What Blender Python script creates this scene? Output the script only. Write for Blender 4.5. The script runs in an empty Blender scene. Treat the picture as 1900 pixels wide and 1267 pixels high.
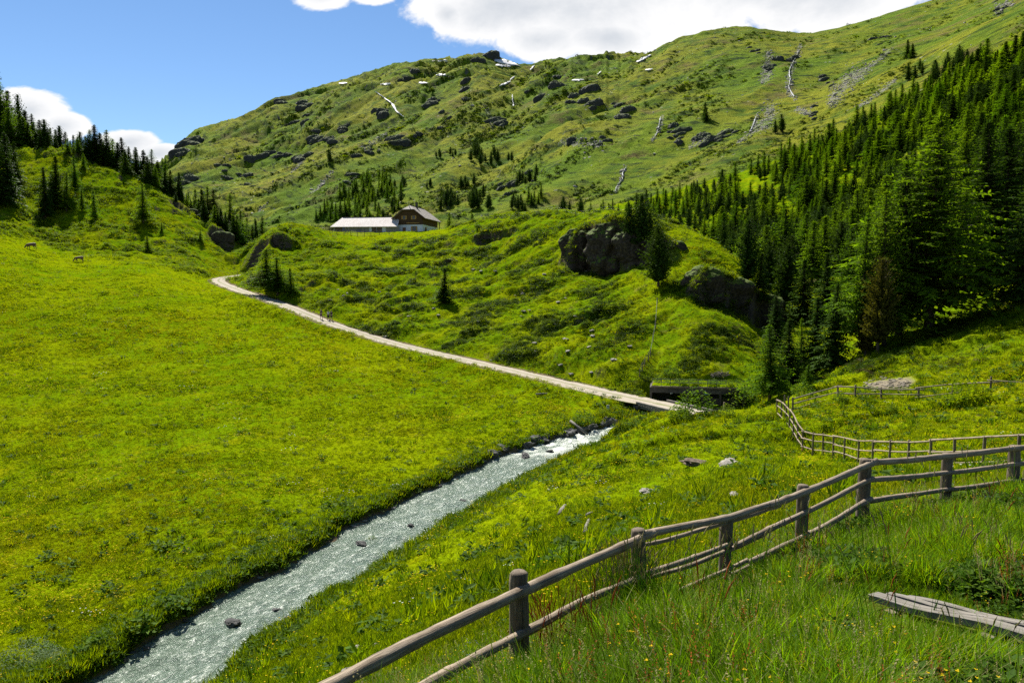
import bpy, bmesh, math, random
import numpy as np
from mathutils import Vector, Matrix, Euler, noise as mnoise

random.seed(7)
rng = np.random.default_rng(11)
SC = bpy.context.scene
COL = SC.collection
R = math.radians

# ------------------------------------------------------------------ camera, light, sky
F = 1478.0                       # focal length in photo pixels (28 mm on a 36 mm sensor, 1900 px wide)
PITCH = math.atan(103.5 / F)
CP_, SP_ = math.cos(PITCH), math.sin(PITCH)
cam_d = bpy.data.cameras.new('camera')
cam = bpy.data.objects.new('camera', cam_d)
COL.objects.link(cam)
cam_d.sensor_width = 36.0
cam_d.lens = 28.0
cam_d.clip_start = 0.05
cam_d.clip_end = 20000
cam.location = (0, 0, 0)
cam.rotation_euler = (R(90) - PITCH, 0, 0)
SC.camera = cam

SUN_EL, SUN_AZ = 48.0, -23.0     # degrees; azimuth from +Y, negative to the left
EXPOSURE = 1.2
SKY_STRENGTH = 0.05
SUN_STRENGTH = 5.0
sun_d = bpy.data.lights.new('sun', 'SUN')
sun_d.energy = SUN_STRENGTH
sun_d.angle = R(0.53)
sun_d.color = (1.0, 0.955, 0.88)
sun = bpy.data.objects.new('sun', sun_d)
COL.objects.link(sun)
sdir = Vector((math.sin(R(SUN_AZ)) * math.cos(R(SUN_EL)), math.cos(R(SUN_AZ)) * math.cos(R(SUN_EL)), math.sin(R(SUN_EL))))
sun.rotation_euler = (-sdir).to_track_quat('-Z', 'Y').to_euler()
sun.location = (0, 0, 400)
SC.view_settings.view_transform = 'Standard'
SC.view_settings.look = 'None'
SC.view_settings.gamma = 1.0
SC.view_settings.use_curve_mapping = False
SC.view_settings.exposure = EXPOSURE
SC.render.engine = 'CYCLES'
SC.cycles.max_bounces = 6
SC.cycles.diffuse_bounces = 3
SC.cycles.transmission_bounces = 4
SC.cycles.transparent_max_bounces = 8
SC.cycles.volume_bounces = 0
SC.cycles.sample_clamp_indirect = 2.5
SC.cycles.sample_clamp_direct = 5.0
SC.cycles.use_adaptive_sampling = True
SC.cycles.adaptive_threshold = 0.008
SC.cycles.use_denoising = False


class NT:
    """small node-tree writer"""
    def __init__(self, tree):
        self.t = tree
        self.t.nodes.clear()

    def n(self, kind, **kw):
        nd = self.t.nodes.new(kind)
        for k, v in kw.items():
            setattr(nd, k, v)
        return nd

    def link(self, a, b):
        self.t.links.new(a, b)

    def put(self, sock, val):
        if isinstance(val, bpy.types.NodeSocket):
            self.t.links.new(val, sock)
        else:
            if isinstance(val, tuple) and len(val) == 3 and sock.type == 'RGBA':
                val = (*val, 1)
            sock.default_value = val

    def math(self, op, a, b=None, c=None, clamp=False):
        nd = self.n('ShaderNodeMath', operation=op)
        nd.use_clamp = clamp
        for i, v in enumerate((a, b, c)):
            if v is not None:
                self.put(nd.inputs[i], v)
        return nd.outputs[0]

    def ramp(self, v, lo, hi, a=0.0, b=1.0, smooth=True):
        nd = self.n('ShaderNodeMapRange')
        nd.interpolation_type = 'SMOOTHSTEP' if smooth else 'LINEAR'
        self.put(nd.inputs[0], v)
        for i, x in enumerate((lo, hi, a, b)):
            self.put(nd.inputs[i + 1], x)
        return nd.outputs[0]

    def noise(self, vec, scale, detail=4.0, rough=0.55, dist=0.0, out='Fac'):
        nd = self.n('ShaderNodeTexNoise')
        if vec is not None:
            self.put(nd.inputs['Vector'], vec)
        nd.inputs['Scale'].default_value = scale
        nd.inputs['Detail'].default_value = detail
        nd.inputs['Roughness'].default_value = rough
        nd.inputs['Distortion'].default_value = dist
        return nd.outputs[out]

    def voro(self, vec, scale, out='Distance', feature='F1'):
        nd = self.n('ShaderNodeTexVoronoi', feature=feature)
        self.put(nd.inputs['Vector'], vec)
        nd.inputs['Scale'].default_value = scale
        return nd.outputs[out]

    def mix(self, fac, a, b, blend='MIX'):
        nd = self.n('ShaderNodeMix', data_type='RGBA', blend_type=blend)
        nd.clamp_factor = True
        self.put(nd.inputs['Factor'], fac)
        self.put(nd.inputs[6], a)
        self.put(nd.inputs[7], b)
        return nd.outputs[2]

    def attr(self, name, out='Fac'):
        return self.n('ShaderNodeAttribute', attribute_name=name).outputs[out]

    def mapping(self, vec, scale=(1, 1, 1), rot=(0, 0, 0), loc=(0, 0, 0)):
        nd = self.n('ShaderNodeMapping')
        self.put(nd.inputs['Vector'], vec)
        nd.inputs['Scale'].default_value = scale
        nd.inputs['Rotation'].default_value = rot
        nd.inputs['Location'].default_value = loc
        return nd.outputs[0]

    def pos(self):
        return self.n('ShaderNodeNewGeometry').outputs['Position']

    def obj(self):
        return self.n('ShaderNodeTexCoord').outputs['Object']

    def bump(self, h, strength=0.5, dist=0.1):
        nd = self.n('ShaderNodeBump')
        nd.inputs['Strength'].default_value = strength
        nd.inputs['Distance'].default_value = dist
        self.put(nd.inputs['Height'], h)
        return nd.outputs[0]

    def bsdf(self, col, rough=0.9, normal=None, spec=0.25, metal=0.0):
        nd = self.n('ShaderNodeBsdfPrincipled')
        self.put(nd.inputs['Base Color'], col)
        self.put(nd.inputs['Roughness'], rough)
        self.put(nd.inputs['Specular IOR Level'], spec)
        self.put(nd.inputs['Metallic'], metal)
        if normal is not None:
            self.put(nd.inputs['Normal'], normal)
        return nd.outputs[0]

    def out(self, shader):
        o = self.n('ShaderNodeOutputMaterial')
        self.link(shader, o.inputs[0])


MATS = {}


def mat(name):
    m = bpy.data.materials.new(name)
    m.use_nodes = True
    MATS[name] = m
    return m, NT(m.node_tree)


def pix(px, py):
    """photo pixel -> (x/y, z/y) of its ray"""
    cx, cy = (px - 950.0) / F, (633.5 - py) / F
    den = CP_ + cy * SP_
    return cx / den, (cy * CP_ - SP_) / den


def unpix(u, t):
    """inverse of pix, for arrays of x/y and z/y"""
    den = CP_ - t * SP_
    cx = u / den
    cy = (t * CP_ + SP_) / den
    return 950 + F * cx, 633.5 - F * cy


def P(px, py, d):
    u, t = pix(px, py)
    return Vector((u * d, d, t * d))


# sky: Nishita plus fair-weather clouds fixed in direction space
world = bpy.data.worlds.new('World')
SC.world = world
world.use_nodes = True
w = NT(world.node_tree)
sky = w.n('ShaderNodeTexSky', sky_type='NISHITA')
sky.sun_disc = False
sky.sun_elevation = R(SUN_EL)
sky.sun_rotation = R(SUN_AZ)
sky.altitude = 2000
sky.air_density = 1.0
sky.dust_density = 0.1
sky.ozone_density = 2.0
hs = w.n('ShaderNodeHueSaturation')
hs.inputs['Saturation'].default_value = 1.12
hs.inputs['Value'].default_value = 1.15
w.link(sky.outputs[0], hs.inputs['Color'])
skycol = hs.outputs[0]
dirv = w.n('ShaderNodeTexCoord').outputs['Generated']
sep = w.n('ShaderNodeSeparateXYZ')
w.link(dirv, sep.inputs[0])
ysafe = w.math('MAXIMUM', sep.outputs[1], 0.05)
uu = w.math('DIVIDE', sep.outputs[0], ysafe)
tt = w.math('DIVIDE', sep.outputs[2], ysafe)
blob = None
for (bx, by, rx, ry) in [(1180, -40, 420, 175), (930, 10, 170, 90), (1000, 75, 110, 45), (1480, -20, 330, 110), (1130, 70, 120, 40),
                         (58, 204, 80, 44), (112, 232, 66, 30), (238, 264, 60, 28), (290, 286, 56, 20),
                         (590, -12, 70, 30), (690, -10, 50, 22), (830, 30, 45, 40), (1850, -150, 400, 120), (-350, 150, 300, 110), (2500, 80, 420, 130)]:
    u0, t0 = pix(bx, by)
    a = w.math('MULTIPLY', w.math('SUBTRACT', uu, u0), F / rx)
    b = w.math('MULTIPLY', w.math('SUBTRACT', tt, t0), F / ry)
    r2 = w.math('ADD', w.math('MULTIPLY', a, a), w.math('MULTIPLY', b, b))
    v = w.math('SUBTRACT', 1.0, w.math('SQRT', r2))
    blob = v if blob is None else w.math('MAXIMUM', blob, v)
blob = w.math('MAXIMUM', blob, -1.0)
nz = w.noise(w.mapping(dirv, (1, 1, 1.5)), 9.0, 9, 0.62, 0.3)
nz2 = w.noise(w.mapping(dirv, (1, 1, 2.2), loc=(3, 1, 2)), 2.4, 6, 0.6)
front = w.ramp(sep.outputs[1], 0.1, 0.3)
scatter_cl = w.math('SUBTRACT', w.math('MULTIPLY', nz2, 3.0), 1.75)
upper = w.ramp(sep.outputs[2], 0.5, 0.75)
elsewhere = w.math('MAXIMUM', w.math('SUBTRACT', 1.0, front), upper)
dens0 = w.math('ADD', w.math('MULTIPLY', blob, w.math('SUBTRACT', 1.0, elsewhere)), w.math('MULTIPLY', scatter_cl, elsewhere))
dens = w.math('ADD', dens0, w.math('MULTIPLY', w.math('SUBTRACT', nz, 0.5), 1.7))
cover = w.ramp(dens, 0.0, 0.24)
shade_n = w.noise(w.mapping(dirv, (1, 1, 2.0), loc=(0.4, 0, 0.06)), 7.0, 6, 0.55)
shade = w.ramp(w.math('ADD', w.math('MULTIPLY', dens, 0.55), w.math('MULTIPLY', shade_n, 0.9)), 0.55, 1.2, 1.0, 0.0)
cl_col = w.mix(shade, (6.0, 6.3, 6.7), (9.4, 9.3, 9.2))
ccol = w.mix(w.math('MULTIPLY', cover, 0.97), skycol, cl_col)
bg = w.n('ShaderNodeBackground')
w.link(ccol, bg.inputs[0])
bg.inputs[1].default_value = SKY_STRENGTH
wo = w.n('ShaderNodeOutputWorld')
w.link(bg.outputs[0], wo.inputs[0])


# ------------------------------------------------------------------ object helpers
def tag(o, label=None, cat=None, group=None, kind=None):
    if label:
        o['label'] = label
    if cat:
        o['category'] = cat
    if group:
        o['group'] = group
    if kind:
        o['kind'] = kind
    return o


def link_obj(name, me, m=None, parent=None, loc=None):
    o = bpy.data.objects.new(name, me)
    COL.objects.link(o)
    if m is not None and me is not None and len(me.materials) == 0:
        for mm in (m if isinstance(m, (list, tuple)) else [m]):
            me.materials.append(mm)
    if parent is not None:
        o.parent = parent
    if loc is not None:
        o.location = loc
    return o


def empty(name, loc=(0, 0, 0), rz=0.0):
    o = bpy.data.objects.new(name, None)
    o.empty_display_size = 0.3
    COL.objects.link(o)
    o.location = loc
    o.rotation_euler = (0, 0, rz)
    return o


def np_mesh(name, verts, faces, smooth=False, uv=None, mat_idx=None):
    """verts (N,3), faces (M,3|4) arrays"""
    verts = np.asarray(verts, np.float32)
    faces = np.asarray(faces, np.int32)
    me = bpy.data.meshes.new(name)
    n, k = faces.shape
    me.vertices.add(len(verts))
    me.vertices.foreach_set('co', verts.ravel())
    me.loops.add(n * k)
    me.loops.foreach_set('vertex_index', faces.ravel())
    me.polygons.add(n)
    me.polygons.foreach_set('loop_start', np.arange(0, n * k, k, dtype=np.int32))
    me.polygons.foreach_set('loop_total', np.full(n, k, np.int32))
    if smooth:
        me.polygons.foreach_set('use_smooth', np.ones(n, bool))
    if mat_idx is not None:
        me.polygons.foreach_set('material_index', np.asarray(mat_idx, np.int32))
    me.update(calc_edges=True)
    if uv is not None:
        ul = me.uv_layers.new(name='UVMap')
        ul.data.foreach_set('uv', np.asarray(uv, np.float32)[faces.ravel()].ravel())
    return me


def set_attr(me, name, arr):
    a = me.attributes.new(name, 'FLOAT', 'POINT')
    a.data.foreach_set('value', np.asarray(arr, np.float32).ravel())


class MB:
    """collects polygons into one mesh"""
    def __init__(self):
        self.v, self.f, self.mi, self.uv = [], [], [], []

    def add(self, vs, fs, mi=0, uvs=None):
        b = len(self.v)
        self.v += [tuple(v) for v in vs]
        self.uv += list(uvs) if uvs is not None else [(v[0], v[2]) for v in vs]
        self.f += [tuple(b + i for i in f) for f in fs]
        self.mi += [mi] * len(fs)
        return self

    def box(self, x0, x1, y0, y1, z0, z1, mi=0, M=None):
        vs = [Vector((x, y, z)) for z in (z0, z1) for y in (y0, y1) for x in (x0, x1)]
        if M is not None:
            vs = [M @ v for v in vs]
        return self.add(vs, [(0, 2, 3, 1), (4, 5, 7, 6), (0, 1, 5, 4), (2, 6, 7, 3), (0, 4, 6, 2), (1, 3, 7, 5)], mi)

    def prism(self, poly, axis, a, b, mi=0):
        """poly: 2D outline, extruded from a to b along axis"""
        n = len(poly)

        def mk(p, h):
            return {'y': (p[0], h, p[1]), 'x': (h, p[0], p[1]), 'z': (p[0], p[1], h)}[axis]
        vs = [mk(p, a) for p in poly] + [mk(p, b) for p in poly]
        fs = [tuple(range(n))[::-1], tuple(range(n, 2 * n))] + [(i, (i + 1) % n, n + (i + 1) % n, n + i) for i in range(n)]
        return self.add(vs, fs, mi)

    def tube(self, path, rad, seg=7, mi=0, cap=True, jitter=0.0, seed=0, flat=1.0):
        rr = random.Random(seed)
        path = [Vector(p) for p in path]
        rad = rad if isinstance(rad, (list, tuple)) else [rad] * len(path)
        vs, uvs = [], []
        ln = 0
        for i, p in enumerate(path):
            tg = (path[min(i + 1, len(path) - 1)] - path[max(i - 1, 0)]).normalized()
            up = Vector((0, 0, 1)) if abs(tg.z) < 0.9 else Vector((1, 0, 0))
            sx = tg.cross(up).normalized()
            sy = sx.cross(tg).normalized()
            if i:
                ln += (p - path[i - 1]).length
            for k in range(seg):
                a = 2 * math.pi * k / seg
                r = rad[i] * (1 + jitter * (rr.random() - 0.5))
                vs.append(p + sx * math.cos(a) * r + sy * math.sin(a) * r * flat)
                uvs.append((ln, k / seg))
        fs = []
        for i in range(len(path) - 1):
            for k in range(seg):
                k2 = (k + 1) % seg
                fs.append((i * seg + k, i * seg + k2, (i + 1) * seg + k2, (i + 1) * seg + k))
        if cap:
            fs.append(tuple(range(seg))[::-1])
            fs.append(tuple((len(path) - 1) * seg + k for k in range(seg)))
        return self.add(vs, fs, mi, uvs)

    def mesh(self, name, smooth=False):
        me = bpy.data.meshes.new(name)
        me.from_pydata(self.v, [], self.f)
        me.polygons.foreach_set('material_index', self.mi)
        if smooth:
            me.polygons.foreach_set('use_smooth', [True] * len(self.f))
        ul = me.uv_layers.new(name='UVMap')
        for lp in me.loops:
            ul.data[lp.index].uv = self.uv[lp.vertex_index]
        me.update()
        return me

    def obj(self, name, m, parent=None, smooth=False, loc=None):
        return link_obj(name, self.mesh(name, smooth), m, parent, loc)


# ------------------------------------------------------------------ numpy noise
def _hash(ix, iy, seed):
    h = (ix.astype(np.int64) * 374761393 + iy.astype(np.int64) * 668265263 + seed * 974711) & 0xffffffff
    h = ((h ^ (h >> 13)) * 1274126177) & 0xffffffff
    h = h ^ (h >> 16)
    return h


def perlin(x, y, seed=0):
    x0, y0 = np.floor(x), np.floor(y)
    fx, fy = x - x0, y - y0
    ux, uy = fx * fx * fx * (fx * (fx * 6 - 15) + 10), fy * fy * fy * (fy * (fy * 6 - 15) + 10)
    out = []
    for dy in (0, 1):
        for dx in (0, 1):
            a = (_hash(x0 + dx, y0 + dy, seed) & 1023) * (2 * np.pi / 1024)
            out.append(np.cos(a) * (fx - dx) + np.sin(a) * (fy - dy))
    return ((out[0] * (1 - ux) + out[1] * ux) * (1 - uy) + (out[2] * (1 - ux) + out[3] * ux) * uy) * 1.5


def fbm(x, y, wl, octv=4, seed=0, gain=0.5):
    s, a, k = 0, 1.0, 1.0 / wl
    for o in range(octv):
        s = s + a * perlin(x * k + 17.3 * o, y * k - 9.1 * o, seed + o)
        a *= gain
        k *= 2.03
    return s


def ridged(x, y, wl, octv=4, seed=0):
    s, a, k = 0, 1.0, 1.0 / wl
    for o in range(octv):
        n = 1 - 2 * np.abs(perlin(x * k + 7.7 * o, y * k + 3.1 * o, seed + o))
        s = s + a * n
        a *= 0.5
        k *= 2.1
    return s


def sstep(a, b, x):
    t = np.clip((x - a) / (b - a), 0, 1)
    return t * t * (3 - 2 * t)
# ------------------------------------------------------------------ terrain: surveyed points, then one height field
# each entry: photo column, photo row, forward distance in metres
SURVEY = [
 # viewer's bank, right-hand foreground
 (950,1560,2.0),(1500,1560,2.2),(1900,1560,2.3),(300,1560,2.6),(0,1560,3),(2400,1500,2.4),(2900,1500,2.5),
 (1500,1267,4.4),(1900,1250,4.9),(1200,1267,4.9),(1650,1105,7.2),(1900,1150,6.2),(2400,1150,6),(2900,1150,6),
 (957,1270,6.55),(760,1345,5.3),(560,1420,4.6),(300,1500,4.2),(1185,1160,8.4),(1350,1098,9.6),(1490,1022,11),(1603,970,12),(1757,932,13),(1885,905,13.4),(1700,1010,9.8),
 (2200,900,13.5),(2800,880,13.5),
 # hillside falling from the fence to the creek
 (700,1225,13.5),(500,1320,14),(850,1130,17),(1000,1080,17),(1150,1020,17),(1300,970,18.5),(1450,925,20),(1600,890,23),
 (900,1040,30),(1090,975,30),(1200,912,38),(1050,950,35),(700,1150,26),(560,1230,26),(1000,900,55),
 (1300,900,33),(1450,880,30),(1750,890,19),(1900,885,17),
 (1400,850,40),(1300,800,60),(1250,800,62),(1200,820,62),(1150,815,70),(1450,778,60),(1350,770,68),(1290,774,74),
 # paddock
 (1489,836,50),(1594,861,41),(1687,868,34),(1772,873,29),(1892,872,23),(1700,800,44),(1850,790,42),(1554,753,60),(1700,748,60),(1839,744,55),
 (2200,800,30),(2200,740,50),(2800,780,30),(2800,700,50),
 # slope above the paddock
 (1640,715,67),(1550,708,76),(1900,690,60),(1800,690,65),(1700,640,80),(1600,665,84),(1900,600,74),(1900,540,88),(1720,602,92),(1480,712,84),(1430,722,88),
 (2200,520,75),(2800,420,75),(2200,640,60),(2800,600,60),
 (1560,620,108),(1500,600,125),(1650,560,115),(1540,525,165),(1450,560,140),(1400,620,112),(1800,480,125),(1900,430,130),
 (1400,520,165),(1450,490,200),(1500,460,240),(1600,430,220),(1700,390,230),(1800,340,240),(1900,290,250),
 (2200,330,150),(2800,150,160),(2200,150,280),(2800,-100,300),
 # creek line left bank, far meadow
 (165,1255,39),(0,1235,40),(-400,1250,40),(-900,1250,40),(330,1128,46),(500,1045,51),(660,970,57),(830,925,61.5),(1000,822,77),
 (0,1330,32),(200,1360,30),(-400,1350,30),(-900,1400,28),(0,1450,12),(200,1440,14),(-400,1450,12),(-900,1450,12),(350,1400,18),
 (0,1000,60),(0,850,80),(0,700,107),(0,600,131),(0,500,158),(0,437,185),
 (250,900,70),(250,700,109),(250,560,145),(250,500,170),(400,900,68),(400,700,109),(400,600,138),(300,500,178),
 (600,850,77),(600,700,108),(800,800,84),(800,710,104),(1000,750,92),(1130,765,86),(1080,790,82),
 (-400,800,90),(-400,550,145),(-400,400,190),(-900,750,95),(-900,450,160),(-900,300,200),
 # the track
 (1255,757,84),(1100,723,95),(900,676,110),(700,629,127),(600,594,137),(500,556,153),(430,533,170),(403,521,182),(425,513,190),(455,509,200),
 # knoll
 (500,520,165),(650,560,149),(650,490,185),(540,470,200),(480,455,205),(540,417,220),(490,435,215),(620,431,236),(700,432,240),(800,429,236),(740,431,250),(900,411,216),(1000,403,196),(1100,405,178),
 (1200,410,165),(1280,433,153),(1330,458,145),(1365,486,138),(900,550,148),(900,480,180),(900,620,124),(750,560,146),(750,490,185),(1050,620,116),(1050,540,140),(1050,470,160),
 (1150,650,104),(1150,570,122),(1180,500,138),(1120,520,141),(1130,440,152),(1250,600,110),(1300,530,122),(1300,660,98),(1300,700,93.5),(1220,700,96),(1360,700,93),(1380,600,112),
 (1290,768,86),(1400,735,88),
 # behind the knoll
 (620,462,290),(800,462,290),(900,450,290),(1000,445,270),(1100,440,260),(1200,440,250),(1300,470,230),(700,462,330),(1000,440,340),(1150,425,360),(1300,420,330),
 # left hill
 (150,480,185),(270,491,181),(360,510,184),(445,500,210),(0,330,232),(100,400,220),(250,430,215),(350,460,212),(420,480,215),
 (0,268,262),(81,277,262),(141,288,260),(175,304,258),(219,318,256),(270,335,254),(334,381,250),(367,404,247),(404,425,244),(440,455,240),(470,472,242),
 (-150,230,270),(-400,150,280),(-900,50,280),
 (0,300,300),(141,330,300),(270,390,300),(370,440,300),(440,480,300),(-400,180,330),(-900,80,330),
 (0,420,420),(200,440,420),(400,450,420),(500,455,330),(500,450,420),(-400,300,450),(-900,300,450),
 # forest slope on the right
 (1100,395,450),(1200,380,440),(1300,360,430),(1400,330,430),(1500,300,430),(1600,250,430),(1700,210,430),(1800,150,430),(1900,90,430),
 (1300,400,350),(1400,385,340),(1500,370,330),(1600,340,330),(1700,290,330),(1800,245,330),
 (2200,-20,430),(2800,-250,430),
 # mountain
 (-900,420,700),(-400,420,700),(0,430,700),(200,430,700),(320,425,720),(450,420,680),(600,402,620),(800,395,590),(1000,385,560),(1150,360,540),
 (300,303,1500),(200,350,1500),(0,400,1500),(-400,420,1500),(-900,420,1500),
 (330,285,1800),(370,245,1850),(460,222,1800),(530,195,1750),(640,153,1700),(740,118,1700),(800,116,1720),(880,122,1750),(985,126,1650),(1020,110,1500),(1150,98,1480),(1205,104,1450),(1240,75,1300),(1340,52,1250),(1480,62,1250),(1560,52,1220),(1700,8,1150),(1900,-80,1100),(2200,-200,1100),(2800,-420,1100),
 (400,350,1000),(500,300,1200),(600,330,850),(600,255,1150),(600,205,1400),(750,320,820),(750,240,1100),(750,170,1400),(900,320,760),(900,230,1050),(900,165,1350),
 (1000,300,730),(1000,220,950),(1000,160,1250),(1150,290,680),(1150,210,880),(1150,150,1150),(1300,280,600),(1300,200,780),(1300,130,980),(1450,240,590),(1450,150,800),
 (1600,180,600),(1600,110,820),(1750,90,640),(1750,40,900),(1900,10,700),(1900,-40,900),
 (-900,450,2600),(-400,450,2600),(300,340,2400),(530,250,2400),(740,190,2400),(985,190,2300),(1240,150,2000),(1480,130,2000),(1700,80,1900),(1900,0,1900),(2800,-300,1900),
 (-900,470,3400),(0,470,3400),(500,330,3400),(1000,260,3400),(1500,230,3400),(1900,160,3400),(2800,0,3400),
]
_s = np.array(SURVEY, float)
_cu, _ct = pix(_s[:, 0], _s[:, 1])
_cl = np.log(_s[:, 2])
KU = 2.6


def _kern(r2):
    r2 = np.maximum(r2, 1e-12)
    return 0.5 * r2 * np.log(r2)


_X = np.stack([_cu * KU, _cl], 1)
_n = len(_X)
_A = np.zeros((_n + 3, _n + 3))
_d2 = ((_X[:, None] - _X[None]) ** 2).sum(2)
_A[:_n, :_n] = _kern(_d2) + np.eye(_n) * 2e-4
_A[:_n, _n:] = np.concatenate([np.ones((_n, 1)), _X], 1)
_A[_n:, :_n] = _A[:_n, _n:].T
_w = np.linalg.solve(_A, np.concatenate([_ct, np.zeros(3)]))


def base_t(u, L):
    """z/y of the smooth ground at x/y = u, ln(y) = L"""
    sh = u.shape
    q = np.stack([u.ravel() * KU, L.ravel()], 1)
    out = np.empty(len(q))
    for i in range(0, len(q), 20000):
        b = q[i:i + 20000]
        d2 = (b[:, :1] - _X[None, :, 0]) ** 2 + (b[:, 1:] - _X[None, :, 1]) ** 2
        out[i:i + 20000] = _kern(d2) @ _w[:_n] + _w[_n] + b @ _w[_n + 1:]
    return out.reshape(sh)


def bil(gu, gl, G, u, L):
    """bilinear lookup in a grid G[len(gl), len(gu)]"""
    i = np.clip(np.searchsorted(gu, u) - 1, 0, len(gu) - 2)
    j = np.clip(np.searchsorted(gl, L) - 1, 0, len(gl) - 2)
    a = np.clip((u - gu[i]) / (gu[i + 1] - gu[i]), 0, 1)
    b = np.clip((L - gl[j]) / (gl[j + 1] - gl[j]), 0, 1)
    return (G[j, i] * (1 - a) + G[j, i + 1] * a) * (1 - b) + (G[j + 1, i] * (1 - a) + G[j + 1, i + 1] * a) * b


def upsampled(gu, gl, step):
    """survey surface evaluated on a coarser grid and read back bilinearly (fast)"""
    cu = np.interp(np.linspace(0, len(gu) - 1, len(gu) // step + 2), np.arange(len(gu)), gu)
    cl = np.interp(np.linspace(0, len(gl) - 1, len(gl) // step + 2), np.arange(len(gl)), gl)
    C = base_t(*np.meshgrid(cu, cl))
    U, L = np.meshgrid(gu, gl)
    return bil(cu, cl, C, U, L)


def polyline_dist(X, Y, pts, closed=False):
    """distance to a plan polyline, arclength-fraction of the nearest point, signed side"""
    best = np.full(X.shape, 1e9)
    par = np.zeros(X.shape)
    side = np.zeros(X.shape)
    for i in range(len(pts) - 1):
        ax, ay = pts[i][0], pts[i][1]
        bx, by = pts[i + 1][0], pts[i + 1][1]
        dx, dy = bx - ax, by - ay
        l2 = dx * dx + dy * dy
        tq = np.clip(((X - ax) * dx + (Y - ay) * dy) / l2, 0, 1)
        dd = np.hypot(X - ax - tq * dx, Y - ay - tq * dy)
        m = dd < best
        best = np.where(m, dd, best)
        par = np.where(m, i + tq, par)
        side = np.where(m, np.sign((X - ax) * dy - (Y - ay) * dx), side)
    return best, par, side


def spline(pts, n):
    """Catmull-Rom through points (k,dim), n samples"""
    p = np.array(pts, float)
    p = np.concatenate([[2 * p[0] - p[1]], p, [2 * p[-1] - p[-2]]])
    ts = np.linspace(0, len(pts) - 1 - 1e-6, n)
    i = ts.astype(int)
    f = (ts - i)[:, None]
    p0, p1, p2, p3 = p[i], p[i + 1], p[i + 2], p[i + 3]
    return 0.5 * (2 * p1 + (p2 - p0) * f + (2 * p0 - 5 * p1 + 4 * p2 - p3) * f ** 2 + (3 * p1 - p0 - 3 * p2 + p3) * f ** 3)


# creek centre line from its two water edges (photo), water level falling towards the viewer
def water_pt(px, py):
    u, t = pix(px, py)
    d = 22.8 / (0.1 - t)
    return np.array((u * d, d, -19 + (d - 38) * 0.1))


_cr = [((-160, 1420), (100, 1420)), ((165, 1262), (402, 1262)), ((285, 1175), (510, 1180)), ((390, 1105), (610, 1122)), ((520, 1040), (700, 1068)),
       ((640, 985), (780, 998)), ((740, 935), (850, 955)), ((840, 890), (935, 905)), ((945, 842), (1020, 858)), ((1050, 815), (1100, 818))]
CREEK = []
CREEK_W = []
for a, b in _cr:
    pa, pb = water_pt(*a), water_pt(*b)
    CREEK.append((pa + pb) / 2)
    CREEK_W.append(None)
CREEK += [np.array((12.6, 82.5, -14.6)), np.array((17.0, 85.0, -14.3)), np.array((22.5, 86.5, -14.0))]
_hw = [2.95, 2.9, 2.8, 2.75, 2.85, 2.85, 2.8, 2.7, 2.5, 2.05, 1.7, 1.7, 1.8]
_cw = np.concatenate([np.array(CREEK), np.array(_hw)[:, None]], 1)
CREEK_S = spline(_cw, 90)

ROAD_PX = [(1330, 775, 76.5), (1255, 757, 84), (1180, 740, 89.5), (1100, 723, 95), (1000, 699, 102), (900, 676, 110), (800, 653, 118), (700, 629, 127), (600, 594, 137), (550, 575, 144), (500, 556, 153), (460, 544, 161), (430, 533, 170),
           (412, 526, 177), (405, 521, 182), (410, 516, 187), (425, 513, 191), (445, 511, 196), (465, 508, 204)]
_rp = [tuple(P(*q)) for q in ROAD_PX]
ROAD_S = spline(_rp, 150)
_k = np.ones(9) / 9
_zp = np.pad(ROAD_S[:, 2], 4, mode='edge')
ROAD_S[:, 2] = np.convolve(_zp, _k, 'valid')
ROAD_HW = 1.65
GULLY = [(3.45, 5.75), (4.2, 5.35), (6.5, 4.6)]
HUT_O = P(1210, 715, 90.5)
HUT_E = P(1378, 716, 88.5)


def cols(n_in, n_out, lim_in, lim_out):
    a = np.linspace(-lim_in, lim_in, n_in)
    b = np.linspace(lim_in, lim_out, n_out + 1)[1:]
    return np.concatenate([-b[::-1], a, b])


def rows(segs):
    out = []
    for (a, b, n) in segs:
        out.append(np.linspace(math.log(a), math.log(b), n, endpoint=False))
    out.append([math.log(segs[-1][1])])
    return np.concatenate(out)


GU = cols(740, 36, 0.71, 1.22)
GL = rows([(2.1, 10, 90), (10, 36, 120), (36, 110, 190), (110, 275, 240), (275, 470, 40)])
U, LL = np.meshgrid(GU, GL)
T0 = upsampled(GU, GL, 3)
Y = np.exp(LL)
X = U * Y
Z = T0 * Y
PXg, PYg = unpix(U, T0)

# where the mown meadow ends and rough ground begins (photo columns -> rows)
_by = np.interp(PXg, [-900, 0, 150, 270, 400, 430, 500, 600, 700, 900, 1100, 1230, 1262, 1300, 1400, 1450, 1550, 1640, 1750, 1900, 2800],
                [430, 437, 478, 490, 518, 533, 556, 594, 629, 676, 722, 745, 757, 715, 735, 742, 704, 700, 688, 672, 640])
ROUGH = sstep(4, -8, PYg - _by - 6 * fbm(X, Y, 14, 3, 5)) * sstep(30, 50, Y)
YARD = sstep(590, 612, PXg) * sstep(842, 825, PXg) * sstep(205, 218, Y) * sstep(275, 262, Y)
ROUGH = ROUGH * (1 - 0.93 * YARD)
DOME = sstep(1195, 1235, PXg) * sstep(1400, 1370, PXg) * sstep(122, 129, Y) * sstep(175, 165, Y)
ROUGH = ROUGH * (1 - 0.6 * DOME)
heath_n = fbm(X, Y, 22, 3, 31)
amp = 0.05 + 0.36 * ROUGH * (0.55 + 0.8 * np.clip(heath_n + 0.3, 0, 1))
amp = amp * np.where(Y > 250, 2.0, 1.0)
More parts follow.
